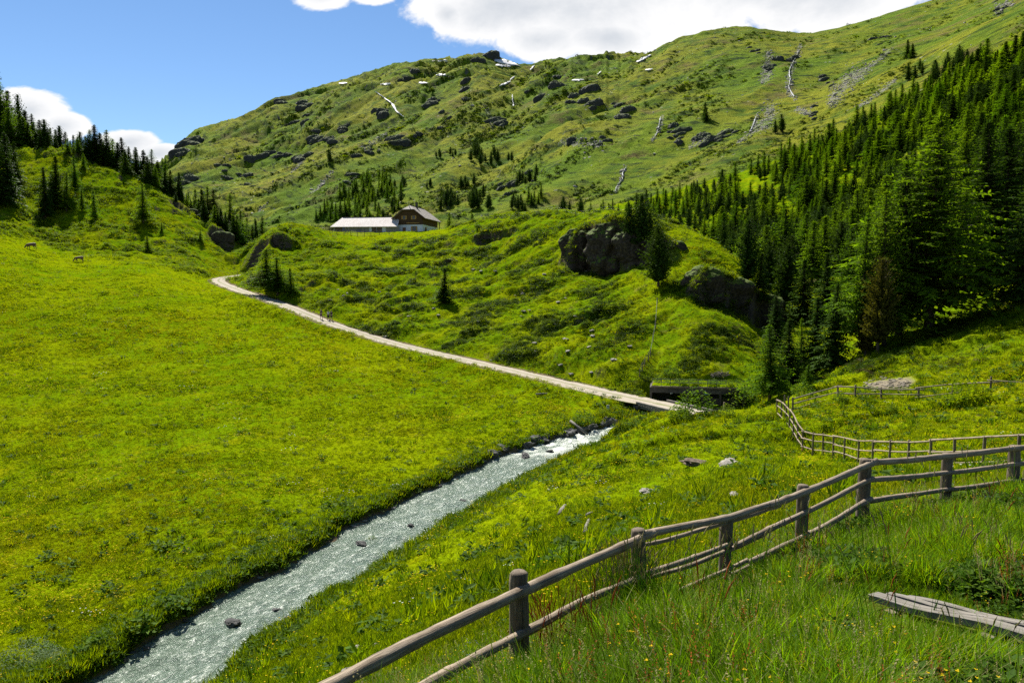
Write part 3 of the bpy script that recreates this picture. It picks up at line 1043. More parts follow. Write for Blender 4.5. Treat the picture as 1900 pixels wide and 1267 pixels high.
def drape(name, outline_px, m, parent, lift, th=0.0):
    """a patch lying on the mountain, outline given in photo pixels (fan of small cells)"""
    cx = sum(p[0] for p in outline_px) / len(outline_px)
    cy = sum(p[1] for p in outline_px) / len(outline_px)
    n = len(outline_px)
    rings = [0.0, 0.5, 0.9, 1.0]
    vs, fs = [], []
    h = mhit(cx, cy)
    if h is None:
        return None
    vs.append(h + Vector((0, -0.6, 1)) * lift)
    for r in rings[1:]:
        for (x, y) in outline_px:
            q = mhit(cx + (x - cx) * r, cy + (y - cy) * r)
            if q is None or abs(q.y - h.y) > 160:
                q = h.copy()
            vs.append(q + Vector((0, -0.6, 1)) * (lift if r < 0.95 else -0.8))
    for i in range(n):
        j = (i + 1) % n
        fs.append((0, 1 + i, 1 + j))
        for k in range(2):
            a = 1 + k * n
            fs.append((a + i, a + n + i, a + n + j))
            fs.append((a + i, a + n + j, a + j))
    me = np_mesh(name, vs, fs, True)
    set_attr(me, 'edge', [0.0] + [r for r in (0.35, 0.8, 1.0) for _ in range(n)])
    return link_obj(name, me, m, parent)


def ragged(x0, y0, x1, y1, w, seed):
    """irregular elongated outline between two pixel points"""
    rr = random.Random(seed)
    n = 9
    up, dn = [], []
    for i in range(n):
        f = i / (n - 1)
        ww = w * math.sin(math.pi * (0.08 + 0.84 * f)) ** 0.6
        cx, cy = x0 + (x1 - x0) * f, y0 + (y1 - y0) * f
        up.append((cx, cy - ww * (0.35 + 0.5 * rr.random())))
        dn.append((cx, cy + ww * (0.35 + 0.5 * rr.random())))
    return up + dn[::-1]


for i, q in enumerate([(915, 113, 968, 122, 8), (918, 122, 950, 125, 4), (800, 113, 832, 114, 4), (705, 158, 726, 157, 3), (808, 141, 828, 140, 3.2), (776, 155, 796, 156, 2.4), (628, 156, 645, 155, 2.6),
                       (926, 162, 948, 152, 4), (946, 150, 956, 143, 2.4), (1178, 118, 1210, 103, 4.5), (1060, 151, 1085, 150, 2.6), (1196, 132, 1212, 130, 2.2), (983, 132, 992, 122, 3), (1108, 140, 1116, 134, 2)]):
    o = drape('snow_patch', ragged(*q, i), M_SNOW, MOUNTAIN, 1.3)


def ribbon(name, pts, m, parent, lift):
    s = spline(pts, len(pts) * 6)
    vs, fs = [], []
    rr = random.Random(len(pts))
    last = None
    for (x, y, wd) in s:
        c = mhit(x + rr.uniform(-0.5, 0.5), y)
        if c is None:
            continue
        if last is not None and abs(c.y - last) > 45:
            c = mhit(x, y + 1.5) or c
            if abs(c.y - last) > 150:
                continue
        last = c.y
        h = wd * rr.uniform(0.24, 0.48) / F * c.y
        vs += [c + Vector((-h, 0.8, lift)), c + Vector((0, -0.8, lift + 0.6)), c + Vector((h, 0.8, lift))]
    for i in range(len(vs) // 3 - 1):
        fs += [(3 * i, 3 * i + 1, 3 * i + 4, 3 * i + 3), (3 * i + 1, 3 * i + 2, 3 * i + 5, 3 * i + 4)]
    if not fs:
        return None
    me = np_mesh(name, vs, fs, True)
    k_ = len(vs) // 3
    set_attr(me, 'edge', [q for i in range(k_) for q in (0.9, 0.0 if 0 < i < k_ - 1 else 0.7, 0.9)])
    return link_obj(name, me, m, parent)


ribbon('snow_chute', [(697, 172, 3), (714, 184, 3.5), (728, 195, 6), (735, 207, 5.5), (749, 219, 3)], M_SNOW, MOUNTAIN, 1.4)
FALLS = [('narrow white waterfall dropping over the middle crags of the mountain', [(1226, 218, 3), (1223, 232, 3.5), (1219, 248, 3), (1211, 262, 3.5)]),
         ('stepped white cascade low on the mountain just above the dark forest edge', [(1162, 312, 3), (1156, 322, 3.5), (1155, 334, 2), (1146, 346, 3), (1141, 358, 4)]),
         ('short white waterfall beneath the snow near the centre ridge', [(951, 176, 3), (951, 186, 4), (953, 198, 4)]),
         ('long stream in the stony gully below the right-hand crest', [(1485, 92, 1.4), (1474, 112, 1.6), (1465, 132, 2), (1466, 150, 2), (1464, 165, 1.6), (1474, 182, 1.4)]),
         ('white torrent beside the bare rocks right of the cliffs', [(1403, 218, 3.5), (1398, 232, 4.5), (1392, 246, 4)]),
         ('small white cascade among the trees at the upper right', [(1804, 148, 2.5), (1802, 160, 3.5), (1798, 168, 3)])]
for lab, pts in FALLS:
    o = ribbon('waterfall', pts, M_FALL, None, 0.5)
    if o:
        tag(o, lab, 'waterfall', 'waterfalls on the mountain')

# crags standing out of the mountain grass
_cg = [crag_mesh(40 + i, 6.0, 3.2, 3.6, 4, M_CRAG) for i in range(5)]
_cr2 = random.Random(17)
for (px, py, n_, sp, s) in [(352, 262, 5, 12, 5.0), (338, 285, 4, 8, 4.0), (525, 188, 3, 10, 3.0), (565, 197, 4, 12, 3.0), (600, 262, 5, 16, 3.4), (572, 292, 6, 14, 3.2), (520, 290, 4, 12, 2.6), (640, 232, 4, 14, 2.4), (704, 212, 4, 16, 3.0), (735, 262, 4, 14, 2.6), (770, 250, 3, 10, 2.2),
                          (800, 192, 4, 14, 2.4), (870, 160, 4, 18, 2.8), (900, 108, 3, 14, 3.0), (930, 226, 5, 14, 2.8), (1000, 182, 4, 18, 2.6), (1030, 150, 4, 14, 2.6), (1085, 185, 6, 24, 2.8), (1160, 205, 6, 24, 2.8), (1245, 245, 5, 16, 2.6), (1312, 258, 6, 14, 3.6), (1340, 248, 5, 16, 3.0),
                          (1268, 256, 3, 10, 2.2), (1400, 100, 4, 14, 2.2), (1430, 122, 5, 16, 2.2), (1065, 266, 4, 18, 2.0), (1468, 110, 4, 10, 1.8), (1640, 72, 4, 14, 1.6), (1855, 14, 4, 14, 1.6), (645, 330, 3, 10, 2.0), (420, 322, 5, 22, 2.4), (345, 335, 5, 14, 2.6), (480, 292, 4, 14, 2.2),
                          (460, 345, 4, 20, 2.0), (975, 330, 5, 22, 2.0), (930, 345, 4, 20, 1.8), (1220, 78, 2, 8, 2.0), (1120, 268, 3, 14, 1.8), (1545, 150, 4, 20, 1.6), (1500, 208, 4, 16, 1.6), (760, 150, 3, 16, 2.4), (830, 225, 4, 20, 2.2), (690, 285, 4, 20, 2.0), (550, 225, 4, 24, 2.4)]:
    for k in range(n_):
        x, y = px + _cr2.gauss(0, sp * 0.6), py + _cr2.gauss(0, sp * 0.42)
        q = mhit(x, y)
        if q is None:
            continue
        o = link_obj('crag', _cg[_cr2.randrange(5)], None, MOUNTAIN)
        sz = s * _cr2.uniform(0.35, 0.85) * q.y / 1100
        o.location = q + Vector((0, 1.3 * sz, -1.5 * sz))
        o.scale = (sz * _cr2.uniform(0.6, 1.2), sz, sz * _cr2.uniform(0.7, 1.2))
        o.rotation_euler = (-0.25, _cr2.uniform(-0.5, 0.25), _cr2.uniform(-0.7, 0.7))

# ------------------------------------------------------------------ track
m, n = mat('gravel')
uvn = n.n('ShaderNodeTexCoord').outputs['UV']
su = n.n('ShaderNodeSeparateXYZ')
n.link(uvn, su.inputs[0])
across = su.outputs[1]
p = n.pos()
grain = n.noise(p, 7.0, 6, 0.75)
c = n.mix(n.ramp(grain, 0.35, 0.68), (0.25, 0.215, 0.165), (0.40, 0.355, 0.28))
c = n.mix(n.math('MULTIPLY', n.ramp(n.noise(p, 0.7, 4, 0.6), 0.5, 0.7), 0.4), c, (0.22, 0.18, 0.12))
ctr = n.math('ADD', n.math('ABSOLUTE', n.math('SUBTRACT', across, 0.5)), n.math('MULTIPLY', n.math('SUBTRACT', n.noise(p, 0.9, 4, 0.7), 0.5), 0.22))
c = n.mix(n.math('MULTIPLY', n.ramp(ctr, 0.10, 0.02), 0.65), c, (0.12, 0.14, 0.03))
edge = n.ramp(ctr, 0.42, 0.5)
c = n.mix(n.math('MULTIPLY', edge, 0.9), c, (0.12, 0.135, 0.02))
n.out(n.bsdf(c, 0.95, n.bump(grain, 0.6, 0.05), 0.1))
M_GRAVEL = m
tr = ROAD_S[::1]
vs, uvs, fs = [], [], []
ln = 0
K = 7
for i in range(len(tr)):
    a, b = tr[max(i - 1, 0)], tr[min(i + 1, len(tr) - 1)]
    tg = Vector((b[0] - a[0], b[1] - a[1], 0)).normalized()
    nm = Vector((tg.y, -tg.x, 0))
    if i:
        ln += np.hypot(tr[i][0] - tr[i - 1][0], tr[i][1] - tr[i - 1][1])
    wob = 0.16 * math.sin(ln * 0.9) + 0.14 * math.sin(ln * 2.3 + 1)
    hw = ROAD_HW + wob * 0.6 + (0.5 if 4 < i < 30 else 0)
    for k in range(K):
        f = k / (K - 1)
        off = (f - 0.5) * 2 * hw
        rut = -0.035 * (math.exp(-((abs(f - 0.5) - 0.25) / 0.09) ** 2))
        v = Vector(tr[i]) + nm * off
        zz = tr[i][2] + rut + (0.02 if 0 < k < K - 1 else -0.07)
        vs.append((v.x, v.y, zz))
        uvs.append((ln, f))
for i in range(len(tr) - 1):
    for k in range(K - 1):
        a = i * K + k
        fs.append((a, a + 1, a + K + 1, a + K))
tag(link_obj('track', np_mesh('track', vs, fs, True, uvs), M_GRAVEL), kind='structure')

# ------------------------------------------------------------------ creek water
m, n = mat('creek_water')
uvn = n.n('ShaderNodeTexCoord').outputs['UV']
p = n.pos()
v1 = n.mapping(uvn, (0.75, 1.6, 1))
fl = n.noise(v1, 1.1, 6, 0.68, 1.2)
fl2 = n.noise(n.mapping(uvn, (2.6, 4.6, 1), loc=(4, 2, 0)), 2.0, 6, 0.75, 0.9)
foam = n.ramp(n.math('ADD', n.math('MULTIPLY', fl, 0.5), n.math('MULTIPLY', fl2, 0.7)), 0.61, 0.78)
foam = n.math('MAXIMUM', foam, n.attr('white'))
wc_ = n.mix(fl, (0.070, 0.105, 0.075), (0.19, 0.245, 0.18))
wc_ = n.mix(n.attr('edge'), wc_, (0.12, 0.105, 0.075))
c = n.mix(n.math('MULTIPLY', foam, 0.85), wc_, (0.64, 0.66, 0.57))
rip = n.noise(n.mapping(uvn, (1.5, 2.3, 1)), 2.2, 5, 0.62, 1.4)
hgt = n.math('ADD', n.math('MULTIPLY', fl, 1.0), n.math('MULTIPLY', rip, 0.6))
b = n.n('ShaderNodeBsdfPrincipled')
n.link(c, b.inputs['Base Color'])
n.link(n.math('MULTIPLY_ADD', foam, 0.4, 0.17), b.inputs['Roughness'])
b.inputs['IOR'].default_value = 1.33
b.inputs['Specular IOR Level'].default_value = 0.6
n.link(n.bump(hgt, 1.0, 0.30), b.inputs['Normal'])
n.out(b.outputs[0])
M_WATER = m
cs = spline(_cw, 420)
NA = 33
t2 = np.gradient(cs[:, :2], axis=0)
t2 /= np.linalg.norm(t2, axis=1)[:, None]
nrm = np.stack([t2[:, 1], -t2[:, 0]], 1)
slen = np.concatenate([[0], np.cumsum(np.linalg.norm(np.diff(cs[:, :2], axis=0), axis=1))])
fr = np.linspace(-1, 1, NA)
WX = cs[:, 0:1] + nrm[:, 0:1] * fr[None] * (cs[:, 3:4] + 0.75)
WY = cs[:, 1:2] + nrm[:, 1:2] * fr[None] * (cs[:, 3:4] + 0.75)
S_ = np.repeat(slen[:, None], NA, 1)
A_ = fr[None] * cs[:, 3:4]
wave = 0.10 * fbm(S_ * 0.8, A_ * 1.3, 1.3, 4, 201, 0.6) + 0.05 * np.abs(fbm(S_, A_ * 1.6, 0.5, 2, 211))
WZ = cs[:, 2:3] + wave - 0.02
wf = np.exp(-((slen - np.interp(812, [805, 815, 835], [0, 0, 0]) - 0) / 1e9) ** 2)[:, None] * 0
yy = WY
white = np.clip(sstep(70.5, 74, yy) * (0.55 + 0.9 * fbm(S_, A_, 1.1, 3, 221)), 0, 1)
edge_a = sstep(0.72, 0.98, np.abs(fr))[None] * np.ones_like(S_)
WZ = WZ + 0.18 * sstep(73, 77, yy) * fbm(S_, A_, 0.9, 3, 231)
me = np_mesh('creek', np.stack([WX, WY, WZ], -1).reshape(-1, 3), grid_faces(*WX.shape), True, np.stack([S_, A_], -1).reshape(-1, 2))
set_attr(me, 'white', white)
set_attr(me, 'edge', edge_a)
tag(link_obj('creek', me, M_WATER), kind='structure')


def creek_at(frac, a):
    """point on the water: frac along (0 near .. 1 far), a across (-1 left bank .. 1 right)"""
    i = int(np.clip(frac, 0, 1) * (len(cs) - 1))
    c = cs[i]
    return Vector((c[0] + nrm[i, 0] * a * c[3], c[1] + nrm[i, 1] * a * c[3], c[2]))


def creek_frac_y(y):
    return float(np.interp(y, cs[:, 1], np.linspace(0, 1, len(cs))))
# ------------------------------------------------------------------ trees
class Quads:
    def __init__(self):
        self.v = []
        self.n = 0

    def spray(self, b, d, l, wd, side, droop=0.0):
        b, d, side = np.array(b, float), np.array(d, float), np.array(side, float)
        m_ = b + d * l * 0.45
        t_ = b + d * l + np.array((0, 0, -droop * l))
        self.v += [b, m_ + side * wd * 0.5, t_, m_ - side * wd * 0.5]

    def mesh(self, name):
        v = np.array(self.v)
        f = np.arange(len(v)).reshape(-1, 4)
        return np_mesh(name, v, f)


def _unit(v):
    v = np.array(v, float)
    return v / (np.linalg.norm(v) + 1e-9)


def conifer(kind, lod, seed):
    """a 10 m conifer: (trunk mesh, crown mesh)"""
    rr = random.Random(seed)
    H = 10.0
    q = Quads()
    tb = MB()
    lean = (rr.uniform(-0.12, 0.12), rr.uniform(-0.12, 0.12))

    def axis(z):
        return np.array((lean[0] * math.sin(z * 0.35 + seed), lean[1] * math.sin(z * 0.3), z))
    tr_r = {'larch': 0.12, 'spruce': 0.13, 'pine': 0.15}[kind]
    zs = np.linspace(-0.4, H * 0.985, 9)
    tb.tube([axis(z) for z in zs], [tr_r * (1 - z / H) ** 0.8 * (1.25 if z < 0.2 else 1) + 0.012 for z in np.clip(zs, 0, H * 0.98)], seg=7 if lod < 2 else 5)
    step = {0: 0.19, 1: 0.25, 2: 0.36}[lod]
    z = {'larch': 1.0, 'spruce': 0.55, 'pine': 0.9}[kind] * rr.uniform(0.85, 1.2)
    Rm = {'larch': 2.55, 'spruce': 2.05, 'pine': 1.85}[kind]
    while z < H * 0.985:
        f = z / H
        if kind == 'pine':
            prof = (math.sin(math.pi * min(1, 0.12 + f * 0.86)) ** 0.65) * (1 - 0.35 * f)
        elif kind == 'larch':
            prof = (1 - f) ** 0.85 * min(1, 0.5 + f * 3.2)
        else:
            prof = (1 - f) ** 0.9 * min(1, 0.72 + f * 2)
        nb = {0: 7, 1: 7, 2: 6}[lod] if kind != 'larch' else {0: 6, 1: 6, 2: 6}[lod]
        a0 = rr.uniform(0, 6.28)
        for k in range(nb):
            a = a0 + k * 2 * math.pi / nb + rr.uniform(-0.5, 0.5)
            L = Rm * prof * rr.uniform(0.5, 1.3) * (1 + 0.30 * math.sin(2 * a + 0.9 * z + seed) * math.sin(1.7 * z + seed)) + 0.10
            if rr.random() < 0.08:
                L *= 0.4
            out = np.array((math.cos(a), math.sin(a), 0))
            tang = np.array((-math.sin(a), math.cos(a), 0))
            base = axis(z + rr.uniform(-0.1, 0.1))
            if kind == 'spruce':
                el0, el1 = -0.12 + 0.5 * f, -0.42 + 0.75 * f
            elif kind == 'larch':
                el0, el1 = 0.12 + 0.35 * f, -0.22 + 0.55 * f
            else:
                el0, el1 = 0.25 + 0.3 * f, 0.45 + 0.5 * f
            ns = max(2, int(L / {0: 0.20, 1: 0.28, 2: 0.42}[lod]))
            pts = []
            for i in range(ns + 1):
                s = i / ns
                pts.append(base + out * L * s + np.array((0, 0, L * (el0 * s + (el1 - el0) * s * s))) + tang * 0.08 * L * math.sin(3 * s + a))
            if lod == 0 or (lod == 1 and rr.random() < 0.6):
                tb.tube([pts[0], pts[len(pts) // 2], pts[-1]], [0.035 * (1 - f) + 0.008, 0.02 * (1 - f) + 0.006, 0.004], seg=3, cap=False)
            s0 = 0
            for i in range(s0, ns + 1):
                s = i / ns
                dirv_ = _unit(pts[min(i + 1, ns)] - pts[max(i - 1, 0)])
                wl = {0: 0.50, 1: 0.62, 2: 0.84}[lod] * (1.0 if kind != 'pine' else 0.85) * (1.15 - 0.5 * s) * rr.uniform(0.75, 1.25) * (0.32 + 0.78 * (1 - f))
                ww = wl * {'larch': 0.36, 'spruce': 0.50, 'pine': 0.58}[kind]
                if kind == 'pine':
                    for c in range(5 if lod < 2 else 4):
                        dd = _unit(dirv_ * 0.5 + np.array((rr.uniform(-1, 1), rr.uniform(-1, 1), rr.uniform(-0.3, 1.1))))
                        sd = _unit(np.cross(dd, (rr.uniform(-1, 1), rr.uniform(-1, 1), rr.uniform(-1, 1))))
                        q.spray(pts[i], dd, wl, ww, sd)
                    continue
                for sg in (-1, 1):
                    dd = _unit(dirv_ * 0.75 + tang * sg * rr.uniform(0.6, 1.1) + np.array((0, 0, rr.uniform(-0.35, 0.15) if kind == 'spruce' else rr.uniform(-0.45, 0.3))))
                    sd = _unit(np.cross(dd, (rr.uniform(-0.5, 0.5), rr.uniform(-0.5, 0.5), 1)))
                    q.spray(pts[i], dd, wl, ww, sd, 0.12)
                if i == ns or (kind == 'larch' and rr.random() < 0.5):
                    sd = _unit(np.cross(dirv_, (rr.uniform(-0.4, 0.4), rr.uniform(-0.4, 0.4), 1)))
                    q.spray(pts[i], dirv_, wl * 0.9, ww, sd, 0.1)
                if kind == 'larch' and rr.random() < 0.6 or kind == 'spruce' and rr.random() < 0.5:
                    dd = _unit(dirv_ * 0.4 + np.array((rr.uniform(-0.3, 0.3), rr.uniform(-0.3, 0.3), -1 if kind == 'spruce' or rr.random() < 0.6 else 0.8)))
                    q.spray(pts[i], dd, wl * 0.8, ww * 0.9, _unit(np.cross(dd, tang + 0.01)))
        z += step * rr.uniform(0.7, 1.3) * (1.0 - 0.35 * f)
    top = axis(H * 0.96)
    for k in range(5):
        d = _unit((rr.uniform(-0.25, 0.25), rr.uniform(-0.25, 0.25), 1))
        q.spray(top, d, 0.5, 0.12, _unit((rr.uniform(-1, 1), rr.uniform(-1, 1), 0)))
    return tb.mesh('trunk', True), q.mesh('crown')


KIND_MAT = {'larch': M_LARCH, 'spruce': M_SPRUCE, 'pine': M_PINE, 'rusty': M_BROWNPINE}
KIND_NAME = {'larch': 'larch_tree', 'spruce': 'spruce_tree', 'pine': 'stone_pine_tree', 'rusty': 'stone_pine_tree'}
KIND_CAT = {'larch': 'larch', 'spruce': 'spruce', 'pine': 'pine', 'rusty': 'pine'}
_proto = {}


def proto(kind, lod, var):
    key = (kind, lod, var)
    if key not in _proto:
        t, c = conifer('pine' if kind == 'rusty' else kind, lod, 100 * lod + 7 * var + len(kind) * 13)
        t.materials.append(M_BARK)
        c.materials.append(KIND_MAT[kind])
        if lod == 2:                      # far trees: one mesh, two materials
            vt = np.empty(len(t.vertices) * 3, np.float32)
            t.vertices.foreach_get('co', vt)
            bm = bmesh.new()
            bm.from_mesh(t)
            k = len(bm.faces)
            bm.from_mesh(c)
            bm.faces.ensure_lookup_table()
            for i in range(k, len(bm.faces)):
                bm.faces[i].material_index = 1
            j = bpy.data.meshes.new('far_conifer')
            bm.to_mesh(j)
            bm.free()
            j.materials.append(M_BARK)
            j.materials.append(KIND_MAT[kind])
            _proto[key] = j
        else:
            _proto[key] = (t, c)
    return _proto[key]


TREES = []      # (rank size, builder args)
_tr = random.Random(5)


def plant(kind, pos, h, label, group=None, lod=None, wide=1.0):
    pxh = h * F / pos.y
    wide *= 1.18 * _tr.uniform(0.85, 1.25)
    if lod is None:
        lod = 0 if pxh > 150 else (1 if pxh > 58 else 2)
    pr = proto(kind, lod, _tr.randrange({0: 2, 1: 3, 2: 4}[lod]))
    s = h / 10.0
    rz = _tr.uniform(0, 6.28)
    sc = (s * wide * _tr.uniform(0.9, 1.12), s * wide * _tr.uniform(0.9, 1.12), s)
    if lod == 2:
        o = link_obj(KIND_NAME[kind], pr)
    else:
        o = empty(KIND_NAME[kind])
        link_obj('trunk', pr[0], parent=o)
        link_obj('crown', pr[1], parent=o)
    o.location = pos
    o.rotation_euler = (_tr.uniform(-0.03, 0.03), _tr.uniform(-0.03, 0.03), rz)
    o.scale = sc
    tag(o, label, KIND_CAT[kind], group)
    return o


def plant_px(kind, px, top, label, group=None, base=None, d=None, dmin=None, wide=1.0, lod=None):
    """tree whose foot is at photo row `base` (or at distance d) and whose tip reaches row `top`"""
    if d is None:
        pos = hit(px, base, dmin)
        if pos is None:
            return None
    else:
        pos = at(px, d)
    _, t = pix(px, top)
    h = max(t * pos.y - pos.z, 0.8)
    return plant(kind, pos, h, label, group, lod, wide)


# --- left ridge skyline
RIDGE = [(-14, 120, 'spruce'), (4, 118, 'spruce'), (14, 150, 'larch'), (26, 168, 'spruce'), (-4, 170, 'spruce'), (60, 205, 'spruce'), (72, 211, 'spruce'), (84, 222, 'spruce'), (93, 223, 'pine'), (104, 236, 'spruce'), (113, 240, 'spruce'),
         (121, 235, 'pine'), (132, 244, 'spruce'), (145, 250, 'spruce'), (157, 245, 'pine'), (168, 252, 'spruce'), (177, 240, 'larch'), (186, 231, 'spruce'), (196, 246, 'spruce'), (206, 241, 'larch'), (217, 258, 'larch'),
         (226, 264, 'spruce'), (236, 255, 'spruce'), (247, 272, 'spruce'), (260, 273, 'spruce'), (275, 278, 'spruce'), (288, 277, 'larch'), (298, 298, 'spruce'), (312, 305, 'larch'), (322, 315, 'spruce'), (337, 320, 'spruce'),
         (354, 356, 'spruce'), (367, 351, 'larch'), (378, 350, 'spruce'), (388, 346, 'larch'), (401, 351, 'spruce'), (384, 383, 'larch'), (413, 385, 'spruce'), (431, 358, 'larch'), (447, 390, 'larch'), (460, 403, 'larch'),
         (478, 405, 'larch'), (489, 400, 'larch'), (38, 215, 'spruce'), (22, 200, 'larch'), (50, 222, 'spruce'), (138, 262, 'larch'), (152, 258, 'spruce'), (200, 262, 'spruce'), (240, 285, 'pine'), (285, 300, 'spruce'), (304, 318, 'spruce'), (330, 345, 'larch'), (346, 365, 'pine'), (420, 395, 'larch')]
_cx = [-400, 0, 81, 141, 175, 219, 270, 334, 367, 404, 440, 470, 500]
_cd = [290, 268, 266, 264, 262, 260, 258, 256, 252, 248, 244, 248, 262]
RL = {'spruce': 'dark spruce in the dense line of trees along the crest of the left ridge', 'larch': 'lighter feathery larch in the line of trees along the crest of the left ridge',
      'pine': 'round-topped dark pine in the line of trees along the crest of the left ridge'}
for i, (x, top, k) in enumerate(RIDGE):
    d = float(np.interp(x, _cx, _cd)) + _tr.uniform(-3, 9) + (6 if i > 42 else 0)
    zr_ = ('at the high left end of the tree line on the left ridge' if x < 60 else ('in the tree line where the left ridge slopes down' if x < 250 else ('in the last dense part of the left ridge line' if x < 410 else 'at the low end of the left ridge line by the track')))
    plant_px(k, x, top, {'spruce': 'dark spruce ', 'larch': 'lighter feathery larch ', 'pine': 'round-topped dark pine '}[k] + zr_, 'trees along the left ridge', d=d, wide=1.15 if k != 'pine' else 1.0)
_rx = [q[0] for q in sorted(RIDGE)]
_ry = [q[1] for q in sorted(RIDGE)]
for k_ in range(64):
    x = -15 + k_ * 7.8 + _tr.uniform(-3, 3)
    d = float(np.interp(x, _cx, _cd)) + _tr.uniform(-10, 4)
    lo_ = float(np.interp(x, _rx, np.convolve(np.pad(_ry, 3, mode='edge'), np.ones(7) / 7, 'valid')))
    kd = _tr.choice(('spruce', 'spruce', 'larch'))
    zr_ = ('at the high left end of the tree line on the left ridge' if x < 60 else ('in the tree line where the left ridge slopes down' if x < 250 else ('in the last dense part of the left ridge line' if x < 410 else 'at the low end of the left ridge line by the track')))
    plant_px(kd, x, lo_ + _tr.uniform(4, 26), {'spruce': 'shorter dark spruce ', 'larch': 'shorter pale larch '}[kd] + zr_, 'trees along the left ridge', d=d, wide=1.1)
plant_px('pine', 48, 176, 'lone thin-stemmed pine standing above the left ridge against the white cloud', d=285, wide=0.55)
LSL = 'trees scattered on the left hillside'
for (x, base, top, k, wide, lab) in [
        (83, 402, 310, 'spruce', 0.95, 'dark spruce at the left edge of the clump on the left hillside'),
        (106, 382, 289, 'spruce', 1.0, 'tallest dark spruce in the middle of the clump on the left hillside'),
        (96, 370, 318, 'spruce', 0.9, 'small spruce tucked behind the tall one in the left hillside clump'),
        (124, 392, 318, 'larch', 1.0, 'pale larch at the lower front of the clump on the left hillside'),
        (139, 362, 289, 'larch', 0.85, 'slim larch at the upper right of the clump on the left hillside'),
        (155, 316, 284, 'larch', 0.9, 'small larch alone in the sun just under the left ridge crest'),
        (152, 392, 349, 'larch', 0.8, 'short pale larch sapling right of the clump on the left hillside'),
        (176, 408, 352, 'larch', 0.8, 'slender larch sapling in the open middle of the left hillside'),
        (266, 415, 339, 'larch', 1.05, 'single feathery larch standing alone on the right part of the left hillside'),
        (273, 468, 437, 'larch', 1.1, 'tiny young larch below the lone larch near the meadow edge'),
        (300, 432, 412, 'larch', 1.3, 'low larch shrub above the brown tussocks left of the rocky ledge'),
        (372, 448, 425, 'larch', 1.3, 'low larch bush beside the dark eroded ledge on the left hill'),
        (12, 372, 245, 'spruce', 1.05, 'big dark spruce at the left picture edge, in front of the ridge trees'),
        (-8, 380, 230, 'spruce', 1.1, 'very dark spruce cut off by the left picture edge'),
        (26, 340, 262, 'spruce', 1.0, 'dark spruce just right of the big ones at the left picture edge')]:
    plant_px(k, x, top, lab, LSL, base=base, wide=wide)

# --- knoll
for (x, base, top, k, wide, lab) in [
        (497, 541, 462, 'larch', 1.6, 'left and tallest of the three larches at the foot of the knoll by the bend'),
        (515, 548, 477, 'larch', 1.5, 'middle larch of the three at the foot of the knoll by the bend'),
        (541, 552, 497, 'larch', 1.1, 'thin sparse larch, right one of the three at the foot of the knoll'),
        (823, 562, 498, 'spruce', 1.35, 'lone little dark spruce on the open grass face of the knoll'),
        (1168, 462, 376, 'pine', 0.95, 'left pine of the dark pair on top of the brown cliff'),
        (1190, 466, 362, 'pine', 0.95, 'right and taller pine of the dark pair on top of the brown cliff'),
        (1222, 530, 418, 'pine', 1.0, 'dark pine added to darken the foot of the cliff right of the pair'),  # extra pine, added only to deepen the shade at the cliff foot
        (1206, 455, 395, 'spruce', 0.9, 'shorter spruce leaning behind the pine pair on the cliff')]:
    plant_px(k, x, top, lab, 'trees on the knoll', base=base, wide=wide)
for (x, d, top, k, lab) in [
        (833, 262, 394, 'larch', 'pale larch just right of the farmhouse behind the knoll crest'),
        (1113, 250, 378, 'larch', 'light larch tip showing over the knoll crest left of the pine pair'),
        (1130, 255, 376, 'larch', 'slim larch tip next to the light one over the knoll crest'),
        (1092, 262, 388, 'pine', 'dark pine tip showing over the knoll crest'),
        (876, 320, 396, 'larch', 'little larch behind the knoll crest, further right of the farmhouse')]:
    plant_px(k, x, top, lab, 'trees behind the knoll', d=d)

